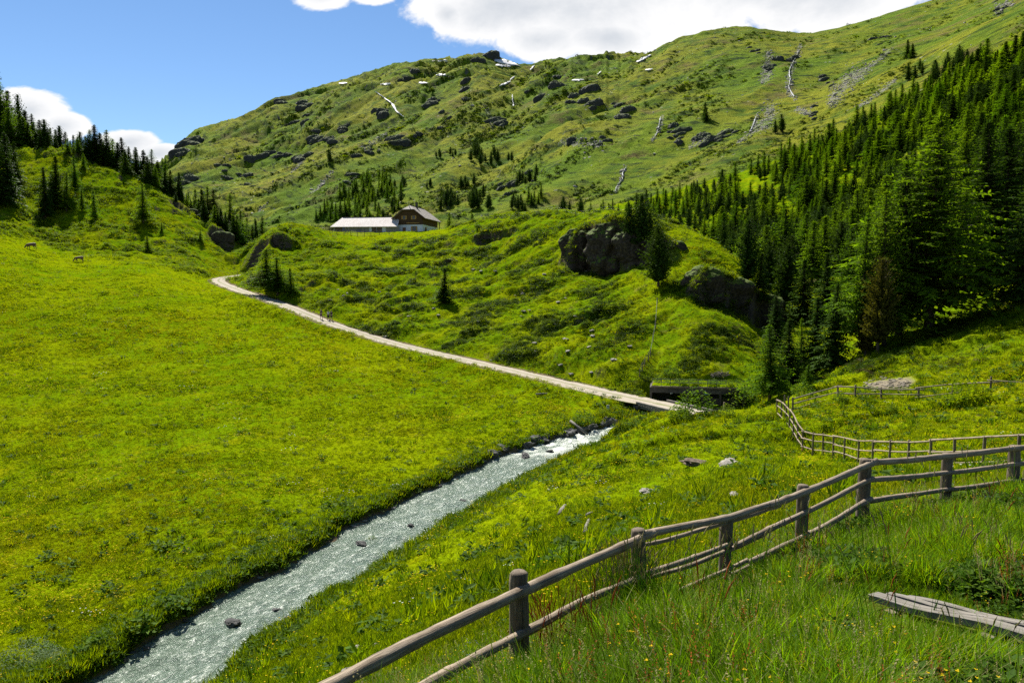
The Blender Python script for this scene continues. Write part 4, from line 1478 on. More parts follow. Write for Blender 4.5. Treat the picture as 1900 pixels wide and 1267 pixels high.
# --- big trees on the right
for (x, base, top, k, wide, lab) in [
        (1724, 606, 213, 'larch', 1.25, 'the big spreading larch with a straight trunk on the right slope'),
        (1640, 640, 352, 'larch', 1.0, 'tall pale larch left of the big spreading larch'),
        (1600, 648, 395, 'larch', 0.95, 'feathery larch at the left edge of the large larch group'),
        (1668, 622, 300, 'larch', 1.05, 'tall larch between the pale larch and the big spreading larch'),
        (1628, 652, 480, 'rusty', 0.95, 'rust-tinged pine in front of the tall larches'),
        (1607, 660, 560, 'rusty', 1.0, 'smaller rust-tinged pine at the foot of the larch group'),
        (1545, 684, 524, 'spruce', 1.25, 'broad very dark spruce at the lower left of the right-hand slope'),
        (1512, 690, 552, 'spruce', 1.1, 'dark spruce half hidden left of the broad dark one'),
        (1488, 700, 590, 'larch', 0.9, 'greyish larch between the bright young larch and the dark spruces'),
        (1428, 742, 602, 'larch', 1.25, 'bright green young larch standing by the hut'),
        (1498, 722, 676, 'larch', 1.4, 'tiny light larch beside the brown grassy bank'),
        (1462, 716, 590, 'spruce', 1.0, 'dark spruce right behind the bright young larch'),
        (1560, 512, 445, 'spruce', 1.5, 'sunlit round spruce at the clearing in the middle of the right forest'),
        (1912, 560, 296, 'spruce', 1.35, 'blue-green spruce with layered boughs at the right picture edge'),
        (1822, 520, 222, 'spruce', 1.15, 'tall dark brownish spruce behind the big larch'),
        (1780, 545, 330, 'larch', 1.1, 'larch filling the gap right of the big spreading larch'),
        (1868, 480, 235, 'spruce', 1.15, 'dark spruce high on the right above the layered one'),
        (1905, 440, 190, 'spruce', 1.15, 'dark spruce at the right edge behind the layered one'),
        (1850, 420, 215, 'larch', 1.1, 'tall larch towards the right edge between dark spruces'),
        (1790, 440, 240, 'larch', 1.1, 'larch crown between the big larch and the brownish spruce'),
        (1388, 526, 408, 'pine', 0.85, 'tall dark pine at the right end of the knoll'),
        (1428, 545, 445, 'pine', 1.0, 'broad dark pine right of the tall one at the end of the knoll'),
        (1456, 575, 452, 'pine', 0.95, 'dark pine over the shaded rocks below the forest'),
        (1410, 560, 470, 'spruce', 1.1, 'dark spruce over the shaded rocks at the end of the knoll'),
        (1490, 600, 480, 'spruce', 1.05, 'dark spruce right of the shaded rocks'),
        (1440, 640, 540, 'spruce', 1.1, 'low dark spruce under the shaded rocks'),
        (1575, 600, 420, 'larch', 1.0, 'larch at the left border of the tall larch group'),
        (1530, 600, 470, 'spruce', 1.0, 'dark spruce behind the broad dark one'),
        (1700, 520, 290, 'larch', 1.1, 'tall larch directly behind the big spreading larch'),
        (1745, 500, 262, 'spruce', 1.1, 'dark spruce right behind the big spreading larch')]:
    plant_px(k, x, top, lab, 'tall trees on the right slope', base=base, wide=wide)


# --- forest on the right-hand valley side
def in_poly(x, y, poly):
    c = False
    j = len(poly) - 1
    for i in range(len(poly)):
        (xi, yi), (xj, yj) = poly[i], poly[j]
        if (yi > y) != (yj > y) and x < (xj - xi) * (y - yi) / (yj - yi) + xi:
            c = not c
        j = i
    return c


FOREST = [(1080, 404), (1150, 392), (1250, 366), (1350, 338), (1450, 303), (1550, 262), (1650, 208), (1720, 158), (1790, 122), (1900, 112), (1975, 112), (1975, 400), (1850, 430), (1740, 470), (1680, 500), (1600, 515), (1490, 530), (1420, 505), (1370, 482), (1290, 432), (1180, 410)]
CLEAR = [(1402, 354, 48, 20), (1566, 347, 48, 20), (1462, 394, 28, 18), (1662, 306, 28, 18), (1700, 290, 22, 12), (1543, 535, 22, 20), (1310, 420, 22, 13), (1358, 408, 16, 10), (1740, 235, 20, 12), (1640, 240, 16, 9)]
cand = []
fr_ = random.Random(21)
tries = 0
while tries < 11000:
    tries += 1
    x, y = fr_.uniform(1075, 1975), fr_.uniform(110, 530)
    if not in_poly(x, y, FOREST):
        continue
    if any(((x - cx) / rx) ** 2 + ((y - cy) / ry) ** 2 < 1 for cx, cy, rx, ry in CLEAR):
        continue
    dm = float(np.interp(x, [1080, 1180, 1290, 1370, 1420, 1500, 1600, 1975], [230, 220, 190, 165, 165, 150, 140, 120]))
    p = hit(x, y, dm)
    if p is None:
        continue
    nk = float(fbm(np.array([p.x]), np.array([p.y]), 55, 2, 301)[0])
    k = 'pine' if nk > (0.0 if y > 335 else 0.24) else ('spruce' if nk < -0.38 else 'larch')
    h = {'larch': 12.5, 'spruce': 12.0, 'pine': 9.0}[k] * float(np.interp(x, [1080, 1300, 1480], [0.55, 0.72, 1.0])) * fr_.choice((fr_.uniform(0.5, 0.9), fr_.uniform(0.8, 1.3), fr_.uniform(0.8, 1.3)))
    ph = h * F / p.y
    sp = 0.23 * ph + 3.5
    if any(abs(c[0] - x) < sp and (c[0] - x) ** 2 + (1.6 * (c[1] - y)) ** 2 < sp * sp for c in cand):
        continue
    cand.append((x, y, ph, k, p, h))
FL = {'larch': 'green larch within the mixed forest covering the right-hand valley side', 'spruce': 'dark pointed spruce within the mixed forest covering the right-hand valley side',
      'pine': 'dark rounded pine within the mixed forest covering the right-hand valley side'}

# --- trees low on the mountain behind the farm
MT = []
mr = random.Random(9)
MPOLY = [(585, 408), (600, 385), (640, 352), (690, 332), (722, 336), (748, 350), (745, 395), (700, 412), (600, 414)]
tries = 0
while len(MT) < 62 and tries < 3000:
    tries += 1
    x, y = mr.uniform(585, 750), mr.uniform(325, 415)
    if not in_poly(x, y, MPOLY) or any((a[0] - x) ** 2 + (1.5 * (a[1] - y)) ** 2 < 49 for a in MT):
        continue
    p = mhit(x, y)
    if p is None:
        continue
    k = 'larch' if mr.random() < 0.72 or x < 690 else 'pine'
    h = mr.uniform(9, 14) if k == 'larch' else mr.uniform(7, 10)
    MT.append((x, y, h * F / p.y, k, p, h))
for (x, y, n_, sx, sy, k, hh) in [(828, 372, 12, 18, 14, 'pine', 10), (885, 380, 13, 16, 16, 'pine', 11), (860, 348, 7, 14, 8, 'pine', 9), (885, 292, 11, 14, 14, 'pine', 12), (925, 300, 9, 22, 8, 'pine', 10), (745, 345, 6, 13, 7, 'pine', 8),
                                  (797, 346, 4, 10, 5, 'pine', 7), (815, 290, 3, 8, 4, 'pine', 8), (840, 288, 4, 6, 5, 'pine', 8), (975, 335, 8, 20, 10, 'pine', 10), (960, 385, 7, 26, 10, 'pine', 8), (1000, 375, 5, 18, 8, 'larch', 9),
                                  (1690, 108, 3, 6, 6, 'spruce', 15), (1307, 225, 2, 4, 4, 'spruce', 15), (1450, 245, 3, 8, 5, 'pine', 11), (715, 335, 3, 8, 5, 'larch', 13), (610, 300, 2, 3, 3, 'pine', 11), (1060, 395, 6, 30, 6, 'pine', 9), (1730, 140, 10, 40, 16, 'pine', 10), (1780, 120, 8, 30, 10, 'pine', 10)]:
    for i in range(n_):
        xx, y2 = x + mr.gauss(0, sx * 0.55), y + mr.gauss(0, sy * 0.55)
        p = mhit(xx, y2)
        if p is not None:
            h = hh * mr.uniform(0.7, 1.2)
            MT.append((xx, y2, h * F / p.y, k, p, h))
ML_ = {'larch': 'small distant larch in the wood low on the mountain behind the farm', 'pine': 'small distant dark pine scattered low on the mountain slope', 'spruce': 'small distant spruce standing alone high on the mountain slope'}
def zone_label(c):
    x, y, ph, k = c[:4]
    size = 'tall ' if ph > 1.15 * {'larch': 75, 'spruce': 72, 'pine': 55}[k] else ('small ' if ph < 0.6 * {'larch': 75, 'spruce': 72, 'pine': 55}[k] else '')
    kind = {'larch': 'green larch', 'spruce': 'dark pointed spruce', 'pine': 'dark rounded pine'}[k]
    near_c = [q for q in ((1402, 354, 'long strip clearing'), (1566, 347, 'clearing in the upper forest'), (1462, 394, 'little clearing above the knoll shoulder'), (1662, 306, 'clearing near the big larch'), (1543, 535, 'grassy gap behind the dark spruces')) if abs(q[0] - x) < 75 and abs(q[1] - y) < 34]
    top_y = float(np.interp(x, [1080, 1150, 1250, 1350, 1450, 1550, 1650, 1720, 1790, 1900], [404, 392, 366, 338, 303, 262, 208, 158, 122, 112]))
    if near_c:
        where = 'beside the ' + near_c[0][2] + ' of the right-hand forest'
    elif y - top_y < 26:
        where = 'on the upper edge of the forest, ' + ('low down behind the knoll' if x < 1330 else ('halfway up the valley side' if x < 1620 else 'high up under the mountain crest'))
    elif x < 1370:
        where = 'in the forest just behind the sunny shoulder of the knoll'
    elif x < 1600:
        where = 'in the middle of the forest right of the knoll' if y < 430 else 'low in the forest above the shaded rocks'
    else:
        where = 'in the dense upper forest behind the big larch' if y < 300 else 'deep in the forest close behind the big larch'
    return size + kind + ' ' + where


allt = [(c, {c[3]: zone_label(c)}, 'trees of the right-hand forest') for c in cand] + [(c, ML_, 'small trees on the mountain') for c in MT]
allt.sort(key=lambda q: -q[0][2])
NIND = 290
for (c, L_, g_) in allt[:NIND]:
    plant(c[3], c[4] - Vector((0, 0, 0.15)), c[5], L_[c[3]], g_, wide=1.35 if c[3] != 'pine' else 1.2)
FAR = allt[NIND:]
print('trees: forest', len(cand), 'mountain', len(MT), 'as stuff', len(FAR))


# ------------------------------------------------------------------ scattering by geometry nodes (stuff)
def scatter(name, pts, rot, scl, pick, protos, kind='stuff'):
    pc = bpy.data.collections.new(name + '_kinds')
    for i, (mesh) in enumerate(protos):
        o = bpy.data.objects.new('%s_kind_%02d' % (name, i), mesh)
        pc.objects.link(o)
    me = bpy.data.meshes.new(name)
    n_ = len(pts)
    me.vertices.add(n_)
    me.vertices.foreach_set('co', np.asarray(pts, np.float32).ravel())
    a = me.attributes.new('rot', 'FLOAT_VECTOR', 'POINT')
    a.data.foreach_set('vector', np.asarray(rot, np.float32).ravel())
    a = me.attributes.new('scl', 'FLOAT_VECTOR', 'POINT')
    a.data.foreach_set('vector', np.asarray(scl, np.float32).ravel())
    a = me.attributes.new('pick', 'INT', 'POINT')
    a.data.foreach_set('value', np.asarray(pick, np.int32))
    o = link_obj(name, me)
    t = bpy.data.node_groups.new(name + '_nodes', 'GeometryNodeTree')
    t.interface.new_socket('Geometry', in_out='INPUT', socket_type='NodeSocketGeometry')
    t.interface.new_socket('Geometry', in_out='OUTPUT', socket_type='NodeSocketGeometry')
    gi, go = t.nodes.new('NodeGroupInput'), t.nodes.new('NodeGroupOutput')
    ip = t.nodes.new('GeometryNodeInstanceOnPoints')
    ci_ = t.nodes.new('GeometryNodeCollectionInfo')
    ci_.inputs['Collection'].default_value = pc
    ci_.inputs['Separate Children'].default_value = True
    ci_.inputs['Reset Children'].default_value = True

    def na(nm, ty):
        q = t.nodes.new('GeometryNodeInputNamedAttribute')
        q.data_type = ty
        q.inputs['Name'].default_value = nm
        return q.outputs[0]
    er = t.nodes.new('FunctionNodeEulerToRotation')
    t.links.new(na('rot', 'FLOAT_VECTOR'), er.inputs[0])
    t.links.new(gi.outputs[0], ip.inputs['Points'])
    t.links.new(ci_.outputs[0], ip.inputs['Instance'])
    ip.inputs['Pick Instance'].default_value = True
    t.links.new(na('pick', 'INT'), ip.inputs['Instance Index'])
    t.links.new(er.outputs[0], ip.inputs['Rotation'])
    t.links.new(na('scl', 'FLOAT_VECTOR'), ip.inputs['Scale'])
    t.links.new(ip.outputs[0], go.inputs[0])
    md = o.modifiers.new('scatter', 'NODES')
    md.node_group = t
    tag(o, kind=kind)
    return o


if FAR:
    prs, idx = [], []
    for k in ('larch', 'spruce', 'pine'):
        for v in range(3):
            prs.append(proto(k, 2, v))
    for (c, _, _) in FAR:
        idx.append({'larch': 0, 'spruce': 3, 'pine': 6}[c[3]] + _tr.randrange(3))
    scatter('distant_trees', [c[4] for c, _, _ in FAR], [(0, 0, _tr.uniform(0, 6.28)) for _ in FAR], [(c[5] / 10 * 1.35,) * 2 + (c[5] / 10,) for c, _, _ in FAR], idx, prs)


# ------------------------------------------------------------------ grass and ground plants
def tuft(seed, blades, hgt, spread, width, segs=1, bend=0.5, mats=(0,), tilt=0.5):
    rr = random.Random(seed)
    vs, fs, mi = [], [], []
    for b in range(blades):
        a = rr.uniform(0, 6.28)
        r0 = spread * math.sqrt(rr.random())
        bx, by = r0 * math.cos(rr.uniform(0, 6.28)), r0 * math.sin(rr.uniform(0, 6.28))
        h = hgt * rr.uniform(0.55, 1.15)
        bd = bend * rr.uniform(0.2, 1.2)
        tl = tilt * rr.uniform(-0.2, 1)
        side = (-math.sin(a), math.cos(a))
        wd = width * rr.uniform(0.7, 1.3)
        n0 = len(vs)
        for s in range(segs + 1):
            f = s / segs
            o = h * (tl * f + bd * f * f)
            z = h * f * (1 - 0.35 * bd * f)
            ww = wd * (1 - f) ** 0.7 * 0.5 if s < segs else 0
            x, y = bx + math.cos(a) * o, by + math.sin(a) * o
            if s < segs:
                vs += [(x - side[0] * ww, y - side[1] * ww, z - (0.02 if s == 0 else 0)), (x + side[0] * ww, y + side[1] * ww, z - (0.02 if s == 0 else 0))]
            else:
                vs.append((x, y, z))
        for s in range(segs):
            i = n0 + 2 * s
            if s < segs - 1:
                fs.append((i, i + 1, i + 3, i + 2))
            else:
                fs.append((i, i + 1, i + 2))
            mi.append(rr.choice(mats))
    me = bpy.data.meshes.new('tuft')
    me.from_pydata(vs, [], fs)
    me.polygons.foreach_set('material_index', mi)
    me.update()
    return me


def leaf_clump(seed, n_, rad, hgt, leaf, wide=0.5, up=0.3, flower=0, fsize=0.03, stems=0, stem_h=1.0):
    """low broad-leaved plant: mat 0 leaves, 1 flowers/spikes"""
    rr = random.Random(seed)
    vs, fs, mi = [], [], []

    def quad(b, d, l, wd, sd, m_):
        n0 = len(vs)
        md = [b[i] + d[i] * l * 0.5 for i in range(3)]
        vs.extend([tuple(b), tuple(md[i] + sd[i] * wd * 0.5 for i in range(3)), tuple(b[i] + d[i] * l - (0.12 * l if i == 2 else 0) for i in range(3)), tuple(md[i] - sd[i] * wd * 0.5 for i in range(3))])
        fs.append((n0, n0 + 1, n0 + 2, n0 + 3))
        mi.append(m_)
    for i in range(n_):
        a, f = rr.uniform(0, 6.28), rr.random()
        r = rad * math.sqrt(rr.random())
        z = hgt * (0.1 + 0.9 * rr.random()) * math.sqrt(max(0.0, 1 - (r / rad) ** 2 * 0.85))
        d = _unit((math.cos(a), math.sin(a), rr.uniform(-0.2, 0.9) * up * 2))
        sd = _unit(np.cross(d, (rr.uniform(-0.6, 0.6), rr.uniform(-0.6, 0.6), 1)))
        a2 = rr.uniform(0, 6.28)
        quad((r * math.cos(a2), r * math.sin(a2), z), d, leaf * rr.uniform(0.6, 1.3), leaf * wide * rr.uniform(0.7, 1.2), sd, 0)
    for i in range(flower):
        a2, r = rr.uniform(0, 6.28), rad * math.sqrt(rr.random())
        b = (r * math.cos(a2), r * math.sin(a2), hgt * rr.uniform(0.8, 1.25))
        for k in range(3):
            d = _unit((math.cos(k * 2.1), math.sin(k * 2.1), 0.35))
            quad(b, d, fsize, fsize * 0.9, _unit(np.cross(d, (0, 0, 1))), 1)
    for i in range(stems):
        a2, r = rr.uniform(0, 6.28), rad * 0.5 * math.sqrt(rr.random())
        b = np.array((r * math.cos(a2), r * math.sin(a2), 0))
        d = _unit((rr.uniform(-0.2, 0.2), rr.uniform(-0.2, 0.2), 1))
        hh = stem_h * rr.uniform(0.7, 1.15)
        quad(b, d, hh, 0.006, (1, 0, 0), 2 if flower == 0 else 0)
        for k in range(14):
            bb = b + d * hh * (0.55 + 0.032 * k)
            dd = _unit((rr.uniform(-1, 1), rr.uniform(-1, 1), 0.7))
            quad(bb, dd, 0.022, 0.010, _unit(np.cross(dd, (0.3, 0.2, 1))), 1)
    me = bpy.data.meshes.new('plant')
    me.from_pydata(vs, [], fs)
    me.polygons.foreach_set('material_index', mi)
    me.update()
    return me


def wm(me, *ms):
    for m_ in ms:
        me.materials.append(m_)
    return me


# candidate positions, spread evenly over what the valley shows from the bank
T_ = TG
PXv, PYv = unpix(U, T_)
dpy = PYv[:-1] - PYv[1:]
dpx = PXv[:, 1:] - PXv[:, :-1]
inb = (np.abs(U[:-1, :-1]) < 0.70)
area = np.clip(dpy[:, :-1], 0.03, 4) * dpx[:-1] * inb
area *= (Y[:-1, :-1] < 300) * (Y[:-1, :-1] > 2.6)
# keep only what is not behind a crest (a little margin left)
runmax = np.maximum.accumulate(T_, axis=0)
area *= (T_[:-1, :-1] > runmax[:-1, :-1] - 0.004)


def pick_cells(n_, wgt):
    wv_ = (area * wgt).ravel()
    cdf = np.cumsum(wv_)
    r = rng.random(n_) * cdf[-1]
    k = np.searchsorted(cdf, r)
    j, i = np.unravel_index(np.clip(k, 0, wv_.size - 1), area.shape)
    fu, fl_ = rng.random(n_), rng.random(n_)
    u = GU[i] * (1 - fu) + GU[i + 1] * fu
    L = GL[j] * (1 - fl_) + GL[j + 1] * fl_
    y = np.exp(L)
    x = u * y
    z = bil(GU, GL, TG, u, L) * y
    return np.stack([x, y, z], 1), j, i


keep_out = ((rd[:-1, :-1] < ROAD_HW - 0.35 + 0.45 * fbm(X, Y, 1.7, 2, 611)[:-1, :-1]) | (e[:-1, :-1] < 0.15) | (sc_[:-1, :-1] > 0.4) | (hm[:-1, :-1] > 0.5))
free = (~keep_out).astype(float)
ROc = ROUGH[:-1, :-1]
Yc = Y[:-1, :-1]
Xc = X[:-1, :-1]
slc = slope[:-1, :-1]


def rots(n_, t=0.15):
    return np.stack([rng.normal(0, t, n_), rng.normal(0, t, n_), rng.uniform(0, 6.28, n_)], 1)


# short meadow turf: tuft size grows with distance only as far as clumps read
turf = [wm(tuft(40 + i, 14, 1.0, 0.75, 0.16, 1, 0.5), M_GRASS) for i in range(4)] + [wm(tuft(50 + i, 14, 1.1, 0.6, 0.17, 1, 0.4), M_GRASSD) for i in range(2)] + [wm(tuft(60, 10, 1.0, 0.7, 0.12, 1, 0.5), M_STRAW)]
N1 = 190000
pts, j, i = pick_cells(N1, free * (1 - 0.75 * ROc) * (Yc > 11.5))
dist = pts[:, 1]
pn = fbm(pts[:, 0], pts[:, 1], 6.0, 3, 401)
s = np.clip(0.045 + dist * 0.0015, 0.06, 0.26) * rng.uniform(0.55, 1.35, N1) * (1 + 0.5 * np.clip(pn, -0.6, 1))
s *= 1 + 0.8 * sstep(4.0, 0.3, e[j, i])
sc3 = np.stack([s * 1.35, s * 1.35, s], 1)
pk = np.where(rng.random(N1) < 0.06 + 0.18 * np.clip(pn, 0, 1), rng.integers(4, 6, N1), rng.integers(0, 4, N1))
pk = np.where(rng.random(N1) < 0.012, 6, pk)
scatter('meadow_grass', pts, rots(N1), sc3, pk, turf)

# rough hill vegetation: dwarf shrubs and tussocks
heath = [wm(leaf_clump(70 + i, 46, 0.5, 0.42, 0.20, 0.55, 0.4), M_HEATH) for i in range(4)] + [wm(leaf_clump(78, 46, 0.5, 0.5, 0.2, 0.55, 0.4), M_SHRUBD)] + [wm(leaf_clump(80, 44, 0.5, 0.36, 0.2, 0.4, 0.5), M_HEATHB)] + [wm(tuft(85 + i, 24, 0.55, 0.4, 0.07, 1, 0.5), M_GRASS) for i in range(2)]
N2 = 84000
pts, j, i = pick_cells(N2, free * (0.02 + ROc) * (Yc > 40))
hn = fbm(pts[:, 0], pts[:, 1], 9, 3, 411)
s = 0.8 * rng.uniform(0.45, 1.3, N2) * (0.75 + 1.1 * np.clip(hn, -0.4, 0.9)) * np.clip(pts[:, 1] / 150, 0.55, 1.35)
pk = np.where(hn > -0.1, rng.integers(0, 4, N2), rng.integers(5, 8, N2))
pk = np.where(rng.random(N2) < 0.18, rng.integers(0, 8, N2), pk)
pk = np.where((hn > 0.26) & (rng.random(N2) < 0.7) & (pts[:, 0] > -38), 4, pk)
rgt = (pts[:, 0] > 26) & (pts[:, 1] < 118)
pk = np.where(rgt & (fbm(pts[:, 0], pts[:, 1], 6, 3, 455) > 0.08) & (rng.random(N2) < 0.6), 5, pk)
scatter('heath_shrubs', pts, rots(N2), np.stack([s, s, s * rng.uniform(0.7, 1.2, N2)], 1), pk, heath)

# tussocks and weeds on the creek banks and the pasture side
bankp = [wm(tuft(90 + i, 26, 0.5, 0.3, 0.05, 1, 0.6), M_GRASSD) for i in range(2)] + [wm(leaf_clump(95 + i, 24, 0.32, 0.35, 0.24, 0.5, 0.5), M_DOCK) for i in range(2)] + [wm(tuft(98, 22, 0.6, 0.3, 0.05, 1, 0.5), M_GRASS)]
N3 = 8000
wgt = free * ((np.exp(-np.clip(e[:-1, :-1] - 0.3, 0, 50) / 1.6) * 1.0 + 0.012 * (1 - ROc) + 0.05 * RB[:-1, :-1]) * (Yc > 16) * (Yc < 130))
pts, j, i = pick_cells(N3, wgt)
s = rng.uniform(0.45, 1.3, N3)
scatter('bank_tussocks', pts, rots(N3), np.stack([s, s, s], 1), rng.integers(0, 5, N3), bankp)

# yellow flower specks over the meadow and paddock
yf = [wm(leaf_clump(110 + i, 3, 0.4, 0.16, 0.1, 0.4, 0.5, 5, 0.03), M_GRASS, M_YELLOW) for i in range(2)] + [wm(leaf_clump(113, 2, 0.4, 0.2, 0.1, 0.4, 0.5, 5, 0.03), M_GRASS, M_WHITEF)]
N4 = 1500
fn = fbm(X, Y, 9, 3, 421)[:-1, :-1]
pad = ((PXv[:-1, :-1] > 1470) & (PYv[:-1, :-1] > 745) & (PYv[:-1, :-1] < 880) & (Yc > 14))
pts, j, i = pick_cells(N4, free * (1 - ROc) * (Yc > 12) * (Yc < 190) * (sstep(0.0, 0.5, fn) + 0.12 + 0.9 * pad) * np.clip(Yc / 45, 0.25, 1))
s = np.clip(0.5 + pts[:, 1] / 45, 0.7, 3.0) * rng.uniform(0.7, 1.3, N4)
scatter('meadow_flowers', pts, rots(N4, 0.05), np.stack([s, s, np.clip(s, 0, 1.5)], 1), np.where(rng.random(N4) < 0.04, 2, rng.integers(0, 2, N4)), yf)

# tall hay in the foreground, this side of the rail fence
near = (fside > 0)[:-1, :-1] * 1.0
tall = [wm(tuft(120 + i, 15, 0.44, 0.12, 0.014, 4, 0.9, (0, 0, 0, 1), 0.3), M_GRASSF, M_GRASS) for i in range(5)] + \
       [wm(tuft(130 + i, 12, 0.55, 0.12, 0.008, 4, 0.7, (0, 1, 1), 0.3), M_STRAW, M_GRASSF) for i in range(2)] + \
       [wm(tuft(134 + i, 16, 0.34, 0.12, 0.014, 3, 0.9, (0, 1), 0.4), M_GRASSD, M_GRASSF) for i in range(2)] + \
       [wm(leaf_clump(140 + i, 26, 0.16, 0.24, 0.10, 0.55, 0.5), M_DOCK) for i in range(3)] + \
       [wm(leaf_clump(144, 8, 0.12, 0.2, 0.06, 0.4, 0.6, 0, 0, 3, 0.5), M_FRESH, M_SORREL, M_SORREL), wm(leaf_clump(145, 6, 0.12, 0.2, 0.06, 0.4, 0.6, 0, 0, 3, 0.6), M_FRESH, M_STRAW, M_STRAW)] + \
       [wm(leaf_clump(146, 5, 0.15, 0.30, 0.06, 0.3, 0.8, 5, 0.016), M_GRASSF, M_YELLOW), wm(leaf_clump(147, 5, 0.15, 0.26, 0.05, 0.3, 0.8, 10, 0.010), M_GRASSF, M_BLUE)]
N5 = 30000
bw = np.exp(-((PXv[:-1, :-1] - 1780) / 150.0) ** 2)
thin = 1.0
pts, j, i = pick_cells(N5, near * (Yc < 15.5) * (gd[:-1, :-1] > 0.28) * (0.15 + np.clip(Yc / 8, 0, 1)))
pn = fbm(pts[:, 0], pts[:, 1], 1.6, 3, 431)
pn2 = fbm(pts[:, 0] + 50, pts[:, 1], 1.2, 3, 441)
rv = rng.random(N5)
pk = np.where(pn > 0.16, rng.integers(9, 12, N5), np.where(pn < -0.25, rng.integers(7, 9, N5), rng.integers(0, 5, N5)))
pk = np.where(rv < 0.035, rng.integers(5, 7, N5), pk)
pk = np.where((rv > 0.10) & (rv < 0.13) & (pn2 > 0.2), 12, pk)
pk = np.where((rv > 0.155) & (rv < 0.175), 13, pk)
pk = np.where((rv > 0.20) & (rv < 0.209), 14, pk)
pk = np.where((rv > 0.216) & (rv < 0.24) & (pn2 < -0.1), 15, pk)
s = rng.uniform(0.5, 1.1, N5) * (0.72 + 0.4 * np.clip(pn2, -0.7, 1))
# keep the planks readable
BWALK = [(P(1640, 1104, 7.25).x, 7.25), (P(1905, 1174, 6.05).x, 6.05)]
bd = np.array([polyline_dist(np.array([a]), np.array([b]), BWALK)[0][0] for a, b in pts[:, :2]])
ok = bd > 0.24
s = np.where(bd < 0.7, s * 0.5, s)
pts, s, pk = pts[ok], s[ok], pk[ok]
scatter('tall_hay', pts, rots(len(pts), 0.22), np.stack([s, s, s], 1), pk, tall)

# longer grass right at the fence foot and beyond it
pts, j, i = pick_cells(9000, np.exp(-fd[:-1, :-1] / 0.8) * (1 - near) * (Yc < 16))
s = rng.uniform(0.3, 0.7, 9000)
scatter('fence_grass', pts, rots(9000, 0.2), np.stack([s, s, s], 1), np.where(rng.random(9000) < 0.75, rng.integers(0, 9, 9000), rng.integers(9, 16, 9000)), tall)
# medium grass between the fence and 30 m
pts, j, i = pick_cells(60000, free * (1 - near) * (Yc < 34) * (Yc > 5))
s = np.clip(0.045 + pts[:, 1] * 0.0028, 0.06, 0.13) * rng.uniform(0.6, 1.3, 60000)
scatter('bank_grass', pts, rots(60000, 0.2), np.stack([s * 1.3, s * 1.3, s], 1), np.where(rng.random(60000) < 0.82, rng.integers(0, 4, 60000), rng.integers(4, 6, 60000)), turf)

# dwarf shrubs and loose rock on the mountain
mpx = MPX[:-1, 1:] - MPX[:-1, :-1]
mpy = np.clip((MPY[:-1] - MPY[1:])[:, :-1], 0.0, 4)
rm = np.maximum.accumulate(MTG, axis=0)
marea = mpx * mpy * (MTG[:-1, :-1] > rm[:-1, :-1] - 0.003) * (np.abs(MUU[:-1, :-1]) < 0.70) * (MY[:-1, :-1] > 470)


def pick_m(n_, wgt):
    wv_ = (marea * wgt).ravel()
    cdf = np.cumsum(wv_)
    k = np.clip(np.searchsorted(cdf, rng.random(n_) * cdf[-1]), 0, wv_.size - 1)
    j, i = np.unravel_index(k, marea.shape)
    fu, fl_ = rng.random(n_), rng.random(n_)
    u = MU[i] * (1 - fu) + MU[i + 1] * fu
    L = ML[j] * (1 - fl_) + ML[j + 1] * fl_
    y = np.exp(L)
    return np.stack([u * y, y, bil(MU, ML, MTG, u, L) * y], 1)


shn = fbm(m_across, m_along * 0.4, 60, 4, 501, 0.6)[:-1, :-1]
MSH = [wm(leaf_clump(200 + i, 40, 0.55, 0.6, 0.34, 0.6, 0.4), M_SHRUBD) for i in range(2)] + [wm(leaf_clump(203, 40, 0.55, 0.45, 0.34, 0.6, 0.4), M_HEATH)]
N6 = 11000
pts = pick_m(N6, sstep(-0.05, 0.45, shn) * (1 - 0.55 * sstep(0.1, 0.4, MUU[:-1, :-1])) * (1 - 0.6 * sstep(1100, 1700, MY[:-1, :-1])))
s = rng.lognormal(0.75, 0.45, N6) * np.clip(pts[:, 1] / 1000, 0.6, 1.5)
scatter('mountain_shrubs', pts, rots(N6), np.stack([s * 1.3, s, s * 0.8], 1), np.where(rng.random(N6) < 0.7, rng.integers(0, 2, N6), 2), MSH)
N7 = 2600
MST = [wm(rock_mesh(20 + i, 1, 0.5, 0.6), M_PALE) for i in range(3)]
pa = pick_m(N7, (SCREE[:-1, :-1] > 0.04) * (0.2 + SCREE[:-1, :-1]) + 0.004)
s = rng.lognormal(-0.35, 0.45, N7) * np.clip(pa[:, 1] / 900, 0.6, 1.6)
scatter('mountain_scree', pa, rots(N7, 0.4), np.stack([s * 1.3, s, s], 1), rng.integers(0, 3, N7), MST)

# tall seed grass and sorrel standing by the second and third fence posts
def seed_stalk(seed, h, head, hw_, mats):
    rr = random.Random(seed)
    mb = MB()
    for k in range(3):
        x, y = rr.uniform(-.05, .05), rr.uniform(-.05, .05)
        lx, ly = rr.uniform(-.18, .18), rr.uniform(-.12, .12)
        hh = h * rr.uniform(0.75, 1.1)
        mb.tube([(x, y, -0.05), (x + lx * 0.3, y + ly * 0.3, hh * 0.5), (x + lx, y + ly, hh)], [0.0028, 0.0024, 0.0018], seg=4, mi=0)
        mb.tube([(x + lx, y + ly, hh - 0.01), (x + lx * 1.15, y + ly * 1.15, hh + head * 0.5), (x + lx * 1.4, y + ly * 1.4, hh + head)], [hw_ * 0.6, hw_, hw_ * 0.3], seg=5, mi=1)
    me = mb.mesh('seed_stalk')
    for q in mats:
        me.materials.append(q)
    return me


